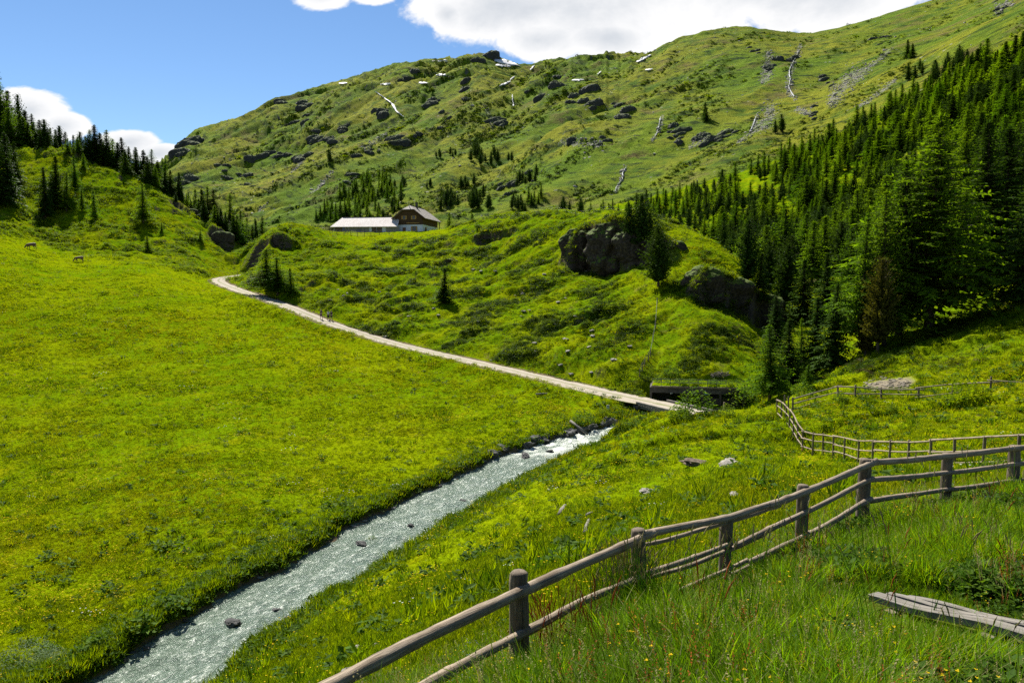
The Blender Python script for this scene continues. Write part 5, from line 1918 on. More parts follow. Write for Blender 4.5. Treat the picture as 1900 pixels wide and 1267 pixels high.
STK = [seed_stalk(i, 0.85, 0.09, 0.0065, (M_GRASSF, M_STRAW)) for i in range(3)] + [seed_stalk(9, 0.55, 0.13, 0.006, (M_SORREL, M_SORREL))]
sp_, sk2 = [], []
for k in range(120):
    x, d = random.gauss(1165, 32), random.uniform(7.6, 8.7)
    sp_.append(at(x, d)); sk2.append(random.randrange(3))
for k in range(24):
    x, d = random.choice((random.gauss(1045, 30), random.gauss(1000, 25))), random.uniform(6.6, 8.0)
    sp_.append(at(x, d)); sk2.append(3)
for k in range(120):
    x, d = random.uniform(1050, 1950), random.uniform(5.2, 12)
    sp_.append(at(x, d)); sk2.append(random.choice((0, 1, 2, 0, 1, 3)))
sz_ = rng.uniform(0.6, 1.1, len(sp_))
scatter('seed_grass', sp_, rots(len(sp_), 0.12), np.stack([sz_, sz_, sz_], 1), sk2, STK)
pts, j, i = pick_cells(1200, near * (np.abs(PXv[:-1, :-1] - 1180) < 75) * (np.abs(Yc - 8.1) < 1.4))
s = rng.uniform(0.6, 1.15, 1200)
scatter('fence_herbs', pts, rots(1200, 0.2), np.stack([s, s, s], 1), rng.choice([0, 1, 2, 3, 7, 9, 10, 11], 1200), tall)
# ------------------------------------------------------------------ rail fence in the foreground
def resample(path, step, wig, seed, r0, r1):
    rr = random.Random(seed)
    L = sum((path[i + 1] - path[i]).length for i in range(len(path) - 1))
    s = spline([tuple(p) for p in path], max(5, int(L / step)))
    n_ = len(s)
    rad = []
    ph = rr.uniform(0, 9)
    for i in range(n_):
        f = i / (n_ - 1)
        r = r0 + (r1 - r0) * f
        r *= 1 + 0.035 * math.sin(f * L * 2.3 + ph) + 0.03 * math.sin(f * L * 7.1 + 2 * ph) + rr.uniform(-0.05, 0.05)
        if rr.random() < 0.05:
            r *= 1.18
        rad.append(r)
    pts = [Vector(p) + Vector((wig * math.sin(k * 0.55 + ph), wig * 0.5 * math.cos(k * 0.4 + ph), wig * 0.9 * math.sin(k * 0.43 + 2 * ph))) for k, p in enumerate(s)]
    return pts, rad


def rail(path, r0, r1, parent, seed, m=None, step=0.11, wig=0.004, seg=10, name='rail'):
    pts, rad = resample(path, step, wig, seed, r0, r1)
    mb = MB().tube(pts, rad, seg=seg, jitter=0.10, seed=seed)
    rr = random.Random(seed + 99)
    for k in range(int(len(pts) * 0.05)):            # branch stubs left on the pole
        i = rr.randrange(1, len(pts) - 1)
        a = rr.uniform(0, 6.28)
        d = Vector((math.cos(a) * 0.4, math.sin(a) * 0.5, rr.choice((-1, -1, 0.4)))).normalized()
        mb.tube([pts[i], pts[i] + d * rad[i] * 1.5], [0.012, 0.006], seg=5)
    return mb.obj(name, m or M_WOOD, parent, True)


def wood_post(foot, top, r, parent, seed, m=None, seg=9):
    rr = random.Random(seed)
    v = top - foot
    hs = [0, 0.25, 0.5, 0.75, 0.93, 0.985, 1.0]
    sc_p = [1.08, 1.03, 1.0, 1.0, 0.98, 0.93, 0.78]
    bx, by = rr.uniform(-0.015, 0.015), rr.uniform(-0.015, 0.015)
    pts = [foot + v * h + Vector((bx * math.sin(h * 3), by * math.sin(h * 3), 0)) for h in hs]
    mb = MB().tube(pts, [r * s for s in sc_p], seg=seg, jitter=0.16, seed=seed)
    return mb.obj('post', m or M_POST, parent, True)


_fx = [480, 625, 962, 1184, 1349, 1490, 1607, 1757, 1882, 1960, 2100]
_fd = [4.2, 4.9, 6.6, 8.4, 9.6, 11.0, 12.0, 13.0, 13.35, 13.5, 13.8]


_fpoly = np.polyfit(_fx, _fd, 4)


def fdep(px):
    return float(np.polyval(_fpoly, px))


fence = empty('rail_fence', at(1184, 8.4))
tag(fence, 'grey round-rail fence with thick posts crossing the right foreground', 'fence')


def under(parent, o):
    """parent keeping world placement (parent is only translated)"""
    o.parent = parent
    o.matrix_parent_inverse = Matrix.Translation(-parent.location)


class Child:
    """mimic of a parent for builders that write world coordinates"""


def adopt(parent, objs):
    for o in objs:
        under(parent, o)


for i, (px, py, d, r, lean) in enumerate([(400, 1330, 3.9, 0.085, 0.0), (963, 1060, 6.6, 0.083, -0.01), (1184, 981, 8.4, 0.083, 0.0), (1350, 957, 9.6, 0.080, 0.01), (1491, 899, 11.0, 0.085, 0.01), (1607, 851, 12.0, 0.095, 0.03), (1758, 841, 13.0, 0.088, 0.0), (1882, 826, 13.4, 0.098, 0.0), (2010, 815, 13.7, 0.09, 0)]):
    d = fdep(px)
    tp = P(px, py, d)
    ft = Vector((tp.x - lean * 1.2, tp.y, float(gz(tp.x, tp.y)) - 0.25))
    adopt(fence, [wood_post(ft, tp, r, None, 300 + i)])
RAILS = [
    ([(480, 1345), (560, 1300), (625, 1267), (780, 1186), (870, 1139), (975, 1099), (1080, 1043), (1190, 998), (1212, 990)], 0.062, 0.052, 0),
    ([(1190, 992), (1256, 977), (1341, 964), (1400, 945), (1442, 931)], 0.046, 0.052, 0.02),
    ([(1195, 1010), (1234, 1003), (1288, 987), (1341, 970), (1400, 953), (1447, 938)], 0.026, 0.034, 0.10),
    ([(1425, 938), (1490, 914), (1560, 885), (1607, 863), (1626, 856)], 0.052, 0.056, 0.0),
    ([(1616, 858), (1690, 853), (1760, 846), (1830, 838), (1892, 831), (1975, 822), (2060, 815)], 0.056, 0.052, 0.01),
    ([(690, 1325), (802, 1263), (884, 1219), (963, 1181), (1042, 1134), (1105, 1105), (1190, 1069)], 0.050, 0.042, 0),
    ([(1200, 1064), (1256, 1045), (1298, 1030), (1356, 1009)], 0.034, 0.036, 0.0),
    ([(1205, 1071), (1256, 1056), (1298, 1042), (1362, 1017), (1400, 999), (1420, 989)], 0.030, 0.036, 0.08),
    ([(1366, 1012), (1400, 994), (1487, 955), (1584, 904), (1620, 888)], 0.042, 0.044, 0.0),
    ([(1618, 890), (1663, 887), (1716, 881), (1768, 877), (1821, 869), (1892, 861), (1980, 850)], 0.046, 0.042, 0.01),
    ([(1226, 1112), (1266, 1093), (1298, 1079), (1350, 1057), (1386, 1039)], 0.030, 0.034, 0.0),
    ([(1232, 1122), (1300, 1090), (1360, 1066), (1400, 1046), (1430, 1030)], 0.032, 0.034, 0.08),
    ([(1392, 1043), (1484, 999), (1513, 985), (1563, 959), (1597, 934), (1616, 926)], 0.046, 0.052, 0.0),
    ([(1614, 930), (1663, 921), (1716, 914), (1766, 908), (1821, 901), (1892, 891), (1980, 880)], 0.046, 0.040, 0.01)]
for i, (pp, r0, r1, back) in enumerate(RAILS):
    if len(pp) > 3:                          # poles are nearly straight: even out the readings
        qx, qy = np.array([q[0] for q in pp], float), np.array([q[1] for q in pp], float)
        cf = np.polyfit((qx - qx[0]) / 500, qy, 3 if len(pp) > 6 else 2)
        pp = [(x, float(0.7 * np.polyval(cf, (x - qx[0]) / 500) + 0.3 * y)) for x, y in pp]
    path = [P(x, y, fdep(x) - 0.12 + back) for x, y in pp]
    adopt(fence, [rail(path, r0 * 0.88, r1 * 0.88, None, 500 + i)])

# ------------------------------------------------------------------ paddock fences further down
pf = empty('paddock_fence', at(1594, 41))
tag(pf, 'lighter three-rail fence curving along the near side of the lower paddock', 'fence')
PPOST = [(1442, 740, 772, 60), (1450, 744, 780, 58.4), (1459, 752, 790, 56.5), (1466, 760, 800, 55), (1473, 770, 812, 53.4), (1480, 784, 824, 51.8), (1489.5, 797, 836, 50), (1510, 802, 842, 48.3), (1528, 804, 843, 47), (1547, 808, 846, 45.6), (1568, 811.5, 852, 43.6), (1594, 816, 861, 41),
         (1621, 816, 864, 38.5), (1653, 816, 871, 36), (1687, 816, 871, 34), (1728, 814, 870, 32), (1772, 811.5, 873, 30), (1828, 809, 872, 28), (1892, 805, 868, 26), (1965, 802, 868, 24)]
tops = []
for i, (px, t_, b_, d) in enumerate(PPOST):
    tp = P(px, t_, d)
    ft = Vector((tp.x + random.uniform(-0.04, 0.04), tp.y, float(gz(tp.x, tp.y)) - 0.2))
    tops.append((tp, Vector((tp.x, tp.y, P(px, b_, d).z))))
    adopt(pf, [wood_post(ft, tp, 0.055, None, 700 + i, seg=7)])
for lv, (f, r) in enumerate([(0.06, 0.045), (0.42, 0.04), (0.80, 0.04)]):
    for a, b in [(0, 3), (3, 6), (6, 9), (9, 12), (12, 15), (15, 17), (17, 19)]:
        pth = [tops[k][0].lerp(tops[k][1], f) + Vector((0, -0.08, 0)) for k in range(a, b + 1)]
        e0 = (pth[0] - pth[1]).normalized() * 0.25
        e1 = (pth[-1] - pth[-2]).normalized() * 0.25
        sh = Vector((0, 0, 0.05 * ((a // 3 + lv) % 2)))
        pth = [pth[0] + e0 + sh] + [q + sh for q in pth[1:-1]] + [pth[-1] + e1 + sh]
        adopt(pf, [rail(pth, r * 1.05, r * 0.85, None, 800 + lv * 20 + a, seg=7, step=0.5, wig=0.012)])
ff = empty('paddock_fence', at(1635, 60))
tag(ff, 'grey pole fence on the far side of the lower paddock, below the scree', 'fence')
FPOST = [(1456, 739, 768, 61), (1463, 742, 770, 60.5), (1471, 742, 768, 60), (1555, 723, 752, 61), (1587, 723, 755, 60), (1635, 727, 752, 59.5), (1705, 726, 750, 58), (1768, 721, 746, 57.5), (1839, 708, 743, 56), (1905, 714, 745, 55), (1975, 716, 748, 54)]
tops = []
for i, (px, t_, b_, d) in enumerate(FPOST):
    tp = P(px, t_, d)
    bt = P(px, b_, d)
    up_ = max(0.0, min(0.6, float(gz(tp.x, tp.y)) + 0.06 - bt.z))
    tp.z += 0.6 * up_
    bt.z += 0.9 * up_
    tops.append((tp, bt))
    ft = Vector((tp.x, tp.y, min(float(gz(tp.x, tp.y)) - 0.2, bt.z - 0.1)))
    adopt(ff, [wood_post(ft, tp, 0.07 if i > 1 else 0.06, None, 900 + i, seg=7)])
for (k, a, b, f, r) in [(0, 2, 3, 0.1, .05), (1, 3, 6, 0.14, .055), (2, 6, 8, 0.02, .055), (3, 8, 10, 0.22, .05), (4, 2, 3, 0.5, .045), (5, 3, 6, 0.6, .045), (6, 6, 8, 0.85, .045), (7, 8, 10, 0.75, .045), (8, 2, 3, 0.92, .045), (9, 3, 5, 0.96, .04)]:
    pth = [tops[q][0].lerp(tops[q][1], f) + Vector((0, -0.1, 0)) for q in range(a, b + 1)]
    if k == 2:
        pth[-1] = P(1846, 709, 55.9)
    e1 = (pth[-1] - pth[-2]).normalized() * 0.3
    adopt(ff, [rail([pth[0] - e1] + pth[1:-1] + [pth[-1] + e1] if len(pth) > 2 else [pth[0], (pth[0] + pth[1]) / 2 + Vector((0, 0, .03)), pth[1] + e1], r, r * 0.9, None, 950 + k, seg=7, step=0.5, wig=0.015)])

# ------------------------------------------------------------------ boardwalk over the wet gully
bw_ = empty('boardwalk', P(1740, 1133, 6.8))
tag(bw_, 'short weathered plank walkway half sunk in the tall grass at the lower right', 'boardwalk')
_bn = Vector((-(BW_B - BW_A).y, (BW_B - BW_A).x, 0)).normalized()
if _bn.y < 0:
    _bn = -_bn
for i, (off, wd, e0, e1) in enumerate([(0.255, 0.07, 0.10, 0.0), (0.155, 0.07, 0.02, 0.0), (0.0, 0.14, 0.0, 0.0)]):
    p0 = BW_A + _bn * off + (BW_B - BW_A) * (e0 - 0.01 * i)
    p1 = BW_C + _bn * off
    p0 = p0 + Vector((0, 0, 0.012 * (i - 1)))
    dx = (p1 - p0).normalized()
    sy = Vector((-dx.y, dx.x, 0)).normalized()
    up = dx.cross(sy)
    Mx = Matrix((dx, sy, up)).transposed().to_4x4()
    Mx.translation = p0
    L = (p1 - p0).length
    mb = MB()
    n_ = 14
    rr = random.Random(i)
    vs, fs, uv = [], [], []
    for k in range(n_ + 1):
        x = L * k / n_
        z = 0.012 * math.sin(k * 0.8 + i)
        yj = 0.004 * rr.uniform(-1, 1)
        for (y, zz) in ((-wd / 2, -0.06), (-wd / 2, -0.006), (-wd / 2 + 0.008, 0), (wd / 2 - 0.008, 0), (wd / 2, -0.006), (wd / 2, -0.06)):
            vs.append(Mx @ Vector((x, y + yj, zz + z)))
            uv.append((x, y + i))
    for k in range(n_):
        for q in range(6):
            q2 = (q + 1) % 6
            fs.append((k * 6 + q, k * 6 + q2, (k + 1) * 6 + q2, (k + 1) * 6 + q))
    fs.append(tuple(range(6)))
    fs.append(tuple(n_ * 6 + q for q in range(6))[::-1])
    mb.add(vs, fs, 0, uv)
    adopt(bw_, [mb.obj('plank', M_PLANK, None)])
for f in (0.12, 0.55, 0.98):
    c = BW_A.lerp(BW_C, f) + _bn * 0.15
    mb = MB().box(-0.05, 0.05, -0.3, 0.3, -0.17, -0.07, 0, Matrix.Translation(c) @ Matrix.Rotation(math.atan2(_bn.y, _bn.x) - math.pi / 2, 4, 'Z'))
    adopt(bw_, [mb.obj('bearer', M_POST, None)])


# ------------------------------------------------------------------ rocks
ROCKS = [rock_mesh(i + 1, 3, 0.5, 0.65) for i in range(6)]


def rock(name, pos, s, m, label, group=None, rz=None, cat='rock', mesh=None, rot=None):
    src = mesh or ROCKS[random.randrange(6)]
    key = src.name + m.name
    if key not in _rk:
        c = src.copy()
        c.materials.clear()
        c.materials.append(m)
        _rk[key] = c
    o = link_obj(name, _rk[key])
    o.location = pos
    o.scale = s if isinstance(s, tuple) else (s, s, s)
    o.rotation_euler = rot or (random.uniform(-.2, .2), random.uniform(-.2, .2), random.uniform(0, 6.28) if rz is None else rz)
    return tag(o, label, cat, group)


_rk = {}


def scarp_mid(px, lo, hi):
    """foot and brow of the scarp in that photo column between two distances"""
    u, _ = pix(px, 530)
    ys = np.linspace(lo, hi, 160)
    zs = gz(u * ys, ys)
    g = np.convolve(np.gradient(zs), np.ones(3) / 3, 'same')
    k = int(np.argmax(g[4:-4])) + 4
    i0 = k
    while i0 > 0 and g[i0] > 0.35 * g[k]:
        i0 -= 1
    i1 = k
    while i1 < len(ys) - 1 and g[i1] > 0.35 * g[k]:
        i1 += 1
    return Vector((u * ys[k], ys[k], (zs[i0] + zs[i1]) / 2)), float(zs[i1] - zs[i0])


for i, (px, lo, hi, a, b, lab) in enumerate([
        (1085, 141, 170, 4.2, 1.6, 'tall brown cliff face on the knoll with pale broken ledges'),
        (1140, 138, 166, 4.4, 1.5, 'dark cliff face left of the pines on the knoll'),
        (1195, 133, 160, 4.6, 1.5, 'dark overhung cliff below the pair of pines on the knoll'),
        (1238, 128, 150, 3.2, 1.3, 'shadowed right end of the knoll cliff beside the sunny shoulder'),
        (1312, 111, 129, 3.0, 1.2, 'low dark rock wall under the sunny shoulder at the right of the knoll'),
        (1360, 110, 131, 3.2, 1.2, 'dark rock wall under the tall pine at the right end of the knoll'),
        (1415, 110, 137, 3.4, 1.3, 'black shaded rocks beneath the pines at the foot of the knoll'),
        (836, 172, 186, 1.7, 0.7, 'small brown rock step in the middle of the knoll crest'),
        (898, 189, 200, 2.2, 0.7, 'low rock ledge near the crest right of the farmhouse'),
        (940, 187, 196, 2.6, 0.7, 'long low rock ledge under the crest halfway to the cliff'),
        (522, 196, 211, 1.7, 0.6, 'mossy rock bluff at the left shoulder of the knoll'),
        (478, 162, 183, 2.6, 1.2, 'dark rock rib standing at the bend of the track'),
        (352, 234, 250, 2.8, 0.8, 'dark eroded ledge on the upper right of the left hill'),
        (414, 219, 241, 2.8, 0.8, 'dark eroded ledge at the lower right end of the left hill')]):
    mid, hgt = scarp_mid(px, lo, hi)
    o = link_obj('rock_outcrop', crag_mesh(i + 1, a, b, max(0.7, hgt * (0.46 if px > 1000 else 0.34)), 5))
    o.location = mid + Vector((0, 0.30 + 0.62 * b, -0.1))
    o.rotation_euler = (-0.08, random.uniform(-0.06, 0.06), math.atan2(-mid.x, mid.y) * 0.5)
    tag(o, lab, 'rock outcrop', 'rock outcrops of the hills')

# shrubs and grass hanging over the brows of the rock steps
hp, hk = [], []
for px in np.linspace(462, 1452, 520):
    for (kx, kb, kt, fc_, lo, hi, sf) in SCARPS[:6]:
        if lo < px < hi:
            mid, hgt = scarp_mid(px, float(np.interp(px, kx, kb)), float(np.interp(px, kx, kt)))
            if hgt < 0.8:
                continue
            for q in range(3):
                hp.append((mid.x + random.uniform(-.3, .3), mid.y + random.uniform(-0.9, 0.5), mid.z + hgt * random.choice((0.5, 0.5, 0.46, -0.5, -0.3, random.uniform(-0.5, 0.5))) + random.uniform(-0.2, 0.1)))
                hk.append(random.choice((0, 1, 2, 3, 4, 5, 6, 7)))
sz_ = rng.uniform(0.5, 1.3, len(hp))
scatter('brow_shrubs', hp, rots(len(hp), 0.3), np.stack([sz_, sz_, sz_], 1), hk, heath)

# boulders lining the creek under the far bank
for i in range(36):
    f = i / 35
    y = 66.5 + 15.5 * f + random.uniform(-0.2, 0.2)
    fr0 = creek_frac_y(y)
    q = creek_at(fr0, -1.12 - random.uniform(0, 0.28))
    s = random.uniform(0.35, 0.75) * (0.75 + 0.5 * f)
    rock('boulder', q + Vector((0, 0, random.uniform(-0.05, 0.4))), (s * 1.25, s * 0.9, s), M_WETROCK, 'dark grey boulder in the stone lining of the far creek bank below the bridge', 'boulders lining the creek bank', cat='boulder')
for (px, py, s, lab) in [(605, 1117, 0.42, 'dark wet boulder at the water edge near the middle of the creek'), (432, 1156, 0.40, 'flat dark rock breaking the water in the lower creek'), (671, 1009, 0.34, 'dark rock in mid-stream further up the creek'),
                         (515, 1134, 0.28, 'small dark rock in the fast water of the lower creek'), (722, 1052, 0.30, 'pale flat stone at the right water edge'), (692, 1060, 0.28, 'dark flat stone just off the right water edge'),
                         (575, 1148, 0.3, 'rounded stone on the gravel at the right water edge'), (975, 846, 0.45, 'low dark rock in the upper creek'), (762, 975, 0.25, 'tiny dark stone in the middle reach of the creek'),
                         (497, 1215, 0.3, 'stone on the right edge of the lower creek'), (860, 930, 0.26, 'stone at the right edge of the middle reach'), (1020, 838, 0.35, 'grey rock where the white water begins')]:
    q = water_pt(px, py)
    rock('creek_rock', Vector(q) + Vector((0, 0, 0.02)), (s * 1.3, s * 0.9, s * 0.8), M_WETROCK if 'pale' not in lab else M_PALE, lab, 'rocks in the creek')
for i in range(60):
    sd = 1 if i % 3 else -1
    q = creek_at(random.uniform(0.05, 0.78), sd * random.uniform(0.9, 1.08))
    s = random.uniform(0.07, 0.2)
    rock('edge_stone', q + Vector((0, 0, 0.03)), (s * 1.3, s, s * 0.7), M_WETROCK if i % 2 else M_ROCK, 'small stone at the %s water edge of the creek' % ('right' if sd > 0 else 'left'), 'stones along the water edge', cat='stone')
# stones in the pasture
for (px, py, s, m_, lab) in [(1292, 862, 0.75, M_EARTH, 'brown earthy boulder at the top of the pasture bank'), (1352, 861, 0.55, M_PALE, 'flat pale slab right of the brown boulder'), (1201, 913, 0.42, M_PALE, 'flat tan slab in the pasture above the fence'),
                             (664, 1203, 0.16, M_PALE, 'whitish stone in the grass beside the creek, left of the front fence'), (702, 1197, 0.12, M_PALE, 'small whitish stone right of the bigger one near the creek'), (652, 1246, 0.14, M_PALE, 'stone touching the lower end of the front rail'),
                             (614, 1237, 0.09, M_PALE, 'tiny pale stone at the bottom of the pasture'), (897, 1021, 0.12, M_PALE, 'small white stone in the open pasture'), (991, 1024, 0.12, M_ROCK, 'flat grey stone in the open pasture'),
                             (1253, 1072, 0.13, M_ROCK, 'grey stone seen between the lower rails'), (1246, 1086, 0.13, M_ROCK, 'brown stone under the lowest rail'), (1363, 919, 0.2, M_PALE, 'pale sliver of rock right in the upper pasture'),
                             (1216, 964, 0.14, M_PALE, 'small white stone above the front fence')]:
    h = hit(px, py)
    rock('stone', h + Vector((0, 0, s * 0.1)), (s * 1.1, s * 0.75, s * 0.45), m_, lab, 'stones in the pasture', cat='stone')
for i in range(64):
    px, py = random.uniform(560, 1180), random.uniform(470, 700)
    h = hit(px, py)
    if h is None or h.y > 215:
        continue
    ry = float(np.interp(px, [500, 600, 700, 900, 1100, 1230], [556, 594, 629, 676, 722, 745]))
    if py > ry - 6:
        continue
    s = random.uniform(0.16, 0.38)
    rock('stone', h + Vector((0, 0, s * 0.35)), (s * 1.2, s, s * 0.7), M_PALE, 'small pale stone lying in the rough grass on the face of the knoll', 'pale stones on the knoll', cat='stone')
# scree: stones heaped above the far fence
for i in range(110):
    a, r = random.uniform(0, 6.28), math.sqrt(random.random())
    px, py = 1645 + 44 * r * math.cos(a), 714 + 15 * r * math.sin(a)
    h = hit(px, py)
    s = random.uniform(0.07, 0.17)
    rock('scree_stone', h + Vector((0, 0, s * 0.2)), (s * 1.25, s, s * 0.7), M_SCREE, 'angular tan stone in the scree heap above the far paddock fence', 'stones of the scree heap', cat='stone')

# bleached wood in the pasture
for (pts, r, lab) in [([(1038, 957), (1042, 948), (1049, 939)], 0.10, 'bleached stump splinter, left one in the pasture'), ([(1087, 990), (1089, 977), (1093, 966)], 0.085, 'bleached upright log with a dark foot in the pasture'),
                      ([(1090, 959), (1095, 955), (1100, 953)], 0.09, 'short bleached log end just above the upright one'), ([(1270, 776), (1285, 771), (1302, 766)], 0.11, 'brown log lying in the grass below the bridge')]:
    h0 = hit(*pts[0])
    path = []
    for k, (x, y) in enumerate(pts):
        q = hit(x, y)
        path.append(q + Vector((0, 0, r * 0.5)))
    mb = MB().tube(path, [r * 1.1, r, r * 0.7], seg=8, jitter=0.4, seed=len(lab))
    tag(mb.obj('log', M_PLANK if 'brown' not in lab else M_POST, None, True), lab, 'log', 'loose wood in the pasture')
h0, h1 = water_pt(1070, 799), water_pt(1090, 808)
mb = MB().tube([Vector(h0) + Vector((-0.6, 0.6, 0.9)), Vector(h0) + Vector((0, 0, 0.5)), Vector(h1) + Vector((0, 0, 0.15))], [0.16, 0.15, 0.12], seg=8, jitter=0.2)
tag(mb.obj('log', M_PLANK, None, True), 'pale log slanting into the water at the head of the creek', 'log', 'loose wood in the pasture')
q = hit(1010, 733)
mb = MB().tube([q + Vector((-1.0, 0, 0.12)), q + Vector((0, 0.2, 0.14)), q + Vector((0.9, 0.5, 0.12))], [0.09, 0.1, 0.08], seg=7, jitter=0.2)
tag(mb.obj('log', M_PLANK, None, True), 'pale log in the meadow below the track', 'log', 'loose wood in the pasture')

# brush pile on the slope behind the hut
q = hit(1338, 698)
mb = MB()
rr = random.Random(3)
for i in range(90):
    a = rr.uniform(0, 6.28)
    r = 1.2 * math.sqrt(rr.random())
    b = q + Vector((r * math.cos(a), 0.5 * r * math.sin(a), rr.uniform(0, 0.75) * (1 - r / 1.5)))
    d = Vector((rr.uniform(-1, 1), rr.uniform(-0.5, 0.5), rr.uniform(-0.5, 0.6))).normalized() * rr.uniform(0.5, 1.1)
    mb.tube([b - d * 0.5, b + Vector((0, 0, 0.06)), b + d * 0.5], [0.03, 0.028, 0.012], seg=4, cap=False)
tag(mb.obj('brush_pile', M_TWIG), 'heap of grey dead branches on the grass above the hut', 'brush pile')['kind'] = 'thing'


# ------------------------------------------------------------------ herbs and bushes that stand out
def herb(name, pos, mesh, s, label, cat, group=None):
    o = link_obj(name, mesh)
    o.location = pos
    o.rotation_euler = (0, 0, random.uniform(0, 6.28))
    o.scale = (s, s, s)
    return tag(o, label, cat, group)


DOCKS = [wm(leaf_clump(160 + i, 34, 0.42, 0.34, 0.26, 0.5, 0.5, 0, 0, 3, 0.75), M_DOCK, M_SORREL, M_BARK) for i in range(3)]
DOCKB = [wm(leaf_clump(170 + i, 90, 0.65, 0.95, 0.34, 0.6, 0.5), M_DOCK) for i in range(3)]
for k, (px, py, s, w_) in enumerate([(245, 1000, 1.0, 'leftmost dock plant of the four near the meadow centre'), (283, 988, 1.1, 'dock plant with tall red stalks at the top of the meadow cluster'), (300, 1018, 1.2, 'dock plant with red seed stalks in the middle of the meadow cluster'), (325, 1015, 1.1, 'dock plant at the right of the meadow cluster'),
                                     (90, 1036, 1.1, 'broad dock plant furthest left in the lower meadow'), (125, 1052, 1.2, 'sprawling dock plant in the lower left meadow'), (105, 1078, 0.9, 'dock plant with an orange leaf in the lower left meadow'), (205, 1100, 1.3, 'broad dock plant between the creek and the meadow cluster'), (380, 1037, 0.7, 'small dock plant on its own right of the meadow cluster')]):
    herb('dock_plant', hit(px, py), DOCKS[k % 3], s * 1.35, w_, 'dock plant', 'dock plants in the meadow')
for k, (px, py, s, w_) in enumerate([(305, 1128, 1.0, 'tall leafy plant left of the pair on the creek bank'), (330, 1140, 1.15, 'tallest leafy plant of the pair on the creek bank'), (258, 1172, 1.2, 'leafy plant overhanging the lower creek bank'), (185, 1205, 1.0, 'leafy plant with pale leaf backs low on the bank'), (145, 1225, 0.8, 'leafy plant between the willow and the creek'),
                                     (610, 948, 0.9, 'dark leafy plant on the left bank at mid-creek'), (636, 942, 1.0, 'taller dark leafy plant on the left bank at mid-creek'), (540, 1010, 0.7, 'small leafy plant lower on the left bank'), (470, 1032, 0.8, 'leafy tuft at the top of the left bank'), (438, 1048, 0.9, 'dark leafy tuft on the left bank below the dock plants')]):
    herb('leafy_plant', hit(px, py), DOCKB[k % 3], s, w_, 'leafy plant', 'leafy plants on the creek bank')
wil = wm(leaf_clump(180, 900, 1.0, 1.15, 0.11, 0.32, 0.8), M_SILVER)
herb('willow_bush', at(22, 40.0), wil, 1.5, 'silvery willow bush in the lower left corner', 'bush')
herb('willow_bush', at(66, 39.8), wil, 0.9, 'smaller silvery willow bush right of the corner one', 'bush')
SHR = [wm(leaf_clump(190 + i, 420, 1.0, 1.5, 0.22, 0.5, 0.6), M_FRESH) for i in range(2)]
SHD = wm(leaf_clump(195, 420, 1.0, 1.4, 0.22, 0.5, 0.6), M_HEATH)
for k, (px, py, s, ms, w_) in enumerate([(1032, 786, 1.1, SHD, 'dark bush above the stone lining of the creek'), (1083, 790, 1.2, SHR[0], 'light green bush at the head of the creek'), (1000, 805, 0.6, SHD, 'small bush at the left end of the stone lining'), (1290, 772, 1.7, SHR[1], 'bright green mound of plants in front of the hut'),
                                         (1262, 779, 1.0, SHR[0], 'pale weedy clump at the end of the bridge'), (1375, 756, 1.9, SHR[1], 'green bush at the right end of the hut'), (1400, 745, 2.0, SHR[0], 'light bush under the bright young larch'), (1350, 772, 0.7, SHR[0], 'low weeds in front of the hut opening'),
                                         (1245, 700, 1.0, SHR[0], 'light sapling bush on the slope above the hut'), (1790, 748, 1.3, SHD, 'dark leafy bush at the far paddock fence'), (1560, 745, 0.5, SHR[1], 'little bush at the first post of the far fence'), (1655, 766, 0.45, SHR[1], 'broad-leaved clump inside the paddock'),
                                         (1490, 740, 1.0, SHR[0], 'bush on the bank right of the hut'), (1180, 792, 0.7, SHR[0], 'weeds on the right bank above the creek head'), (1155, 805, 0.8, SHR[1], 'green clump on the near bank of the upper creek'), (690, 1010, 0.45, SHR[0], 'clump on the right water edge at mid-creek'),
                                         (1120, 775, 0.9, SHD, 'dark bush at the sign by the creek'), (800, 561, 0.8, SHD, 'low brownish bush left of the lone little spruce')]):
    p_ = hit(px, py) if not (1260 < px < 1420 and py > 740) else hit(px, py)
    herb('bush', p_, ms, s, w_, 'bush', 'bushes around the creek and hut')


# ------------------------------------------------------------------ bridge
i0 = int(np.argmin(np.abs(ROAD_S[:, 1] - 80.3)))
i1 = int(np.argmin(np.abs(ROAD_S[:, 1] - 87.3)))
a, b = Vector(ROAD_S[min(i0, i1)]), Vector(ROAD_S[max(i0, i1)])
br = empty('bridge', (a + b) / 2)
tag(br, 'small plank bridge carrying the track over the creek', 'bridge')
dx = (b - a).normalized()
sy = Vector((-dx.y, dx.x, 0)).normalized()
up = dx.cross(sy)
if up.z < 0:
    sy, up = -sy, -up
MX_ = Matrix((dx, sy, up)).transposed().to_4x4()
MX_.translation = a - br.location
L = (b - a).length
mb = MB()
for k in range(int(L / 0.24)):
    mb.box(k * 0.24, k * 0.24 + 0.21, -2.15 + 0.04 * (k % 3), 2.15 - 0.04 * (k % 2), -0.17, -0.08, 0, MX_)
o = mb.obj('deck', M_PLANK, br)
o['kind'] = 'stuff'
for sg in (-1, 1):
    mb = MB().box(-0.3, L + 0.3, sg * 2.0 - 0.11, sg * 2.0 + 0.11, -0.02, 0.2, 0, MX_)
    mb.obj('edge_beam', M_PLANK, br)
    mb = MB().box(-0.4, L + 0.4, sg * 1.6 - 0.12, sg * 1.6 + 0.12, -0.52, -0.18, 0, MX_)
    mb.obj('girder', plain_mat('girder_steel' + str(sg), (0.10, 0.11, 0.10), 0.7), br)
M_CONC = plain_mat('dark_concrete', (0.085, 0.078, 0.066), 0.9, (0.04, 0.036, 0.03), 2.0)
mb = MB().box(-1.0, -0.1, -2.0, 2.0, -2.2, -0.2, 0, MX_)
mb.obj('abutment', M_CONC, br)
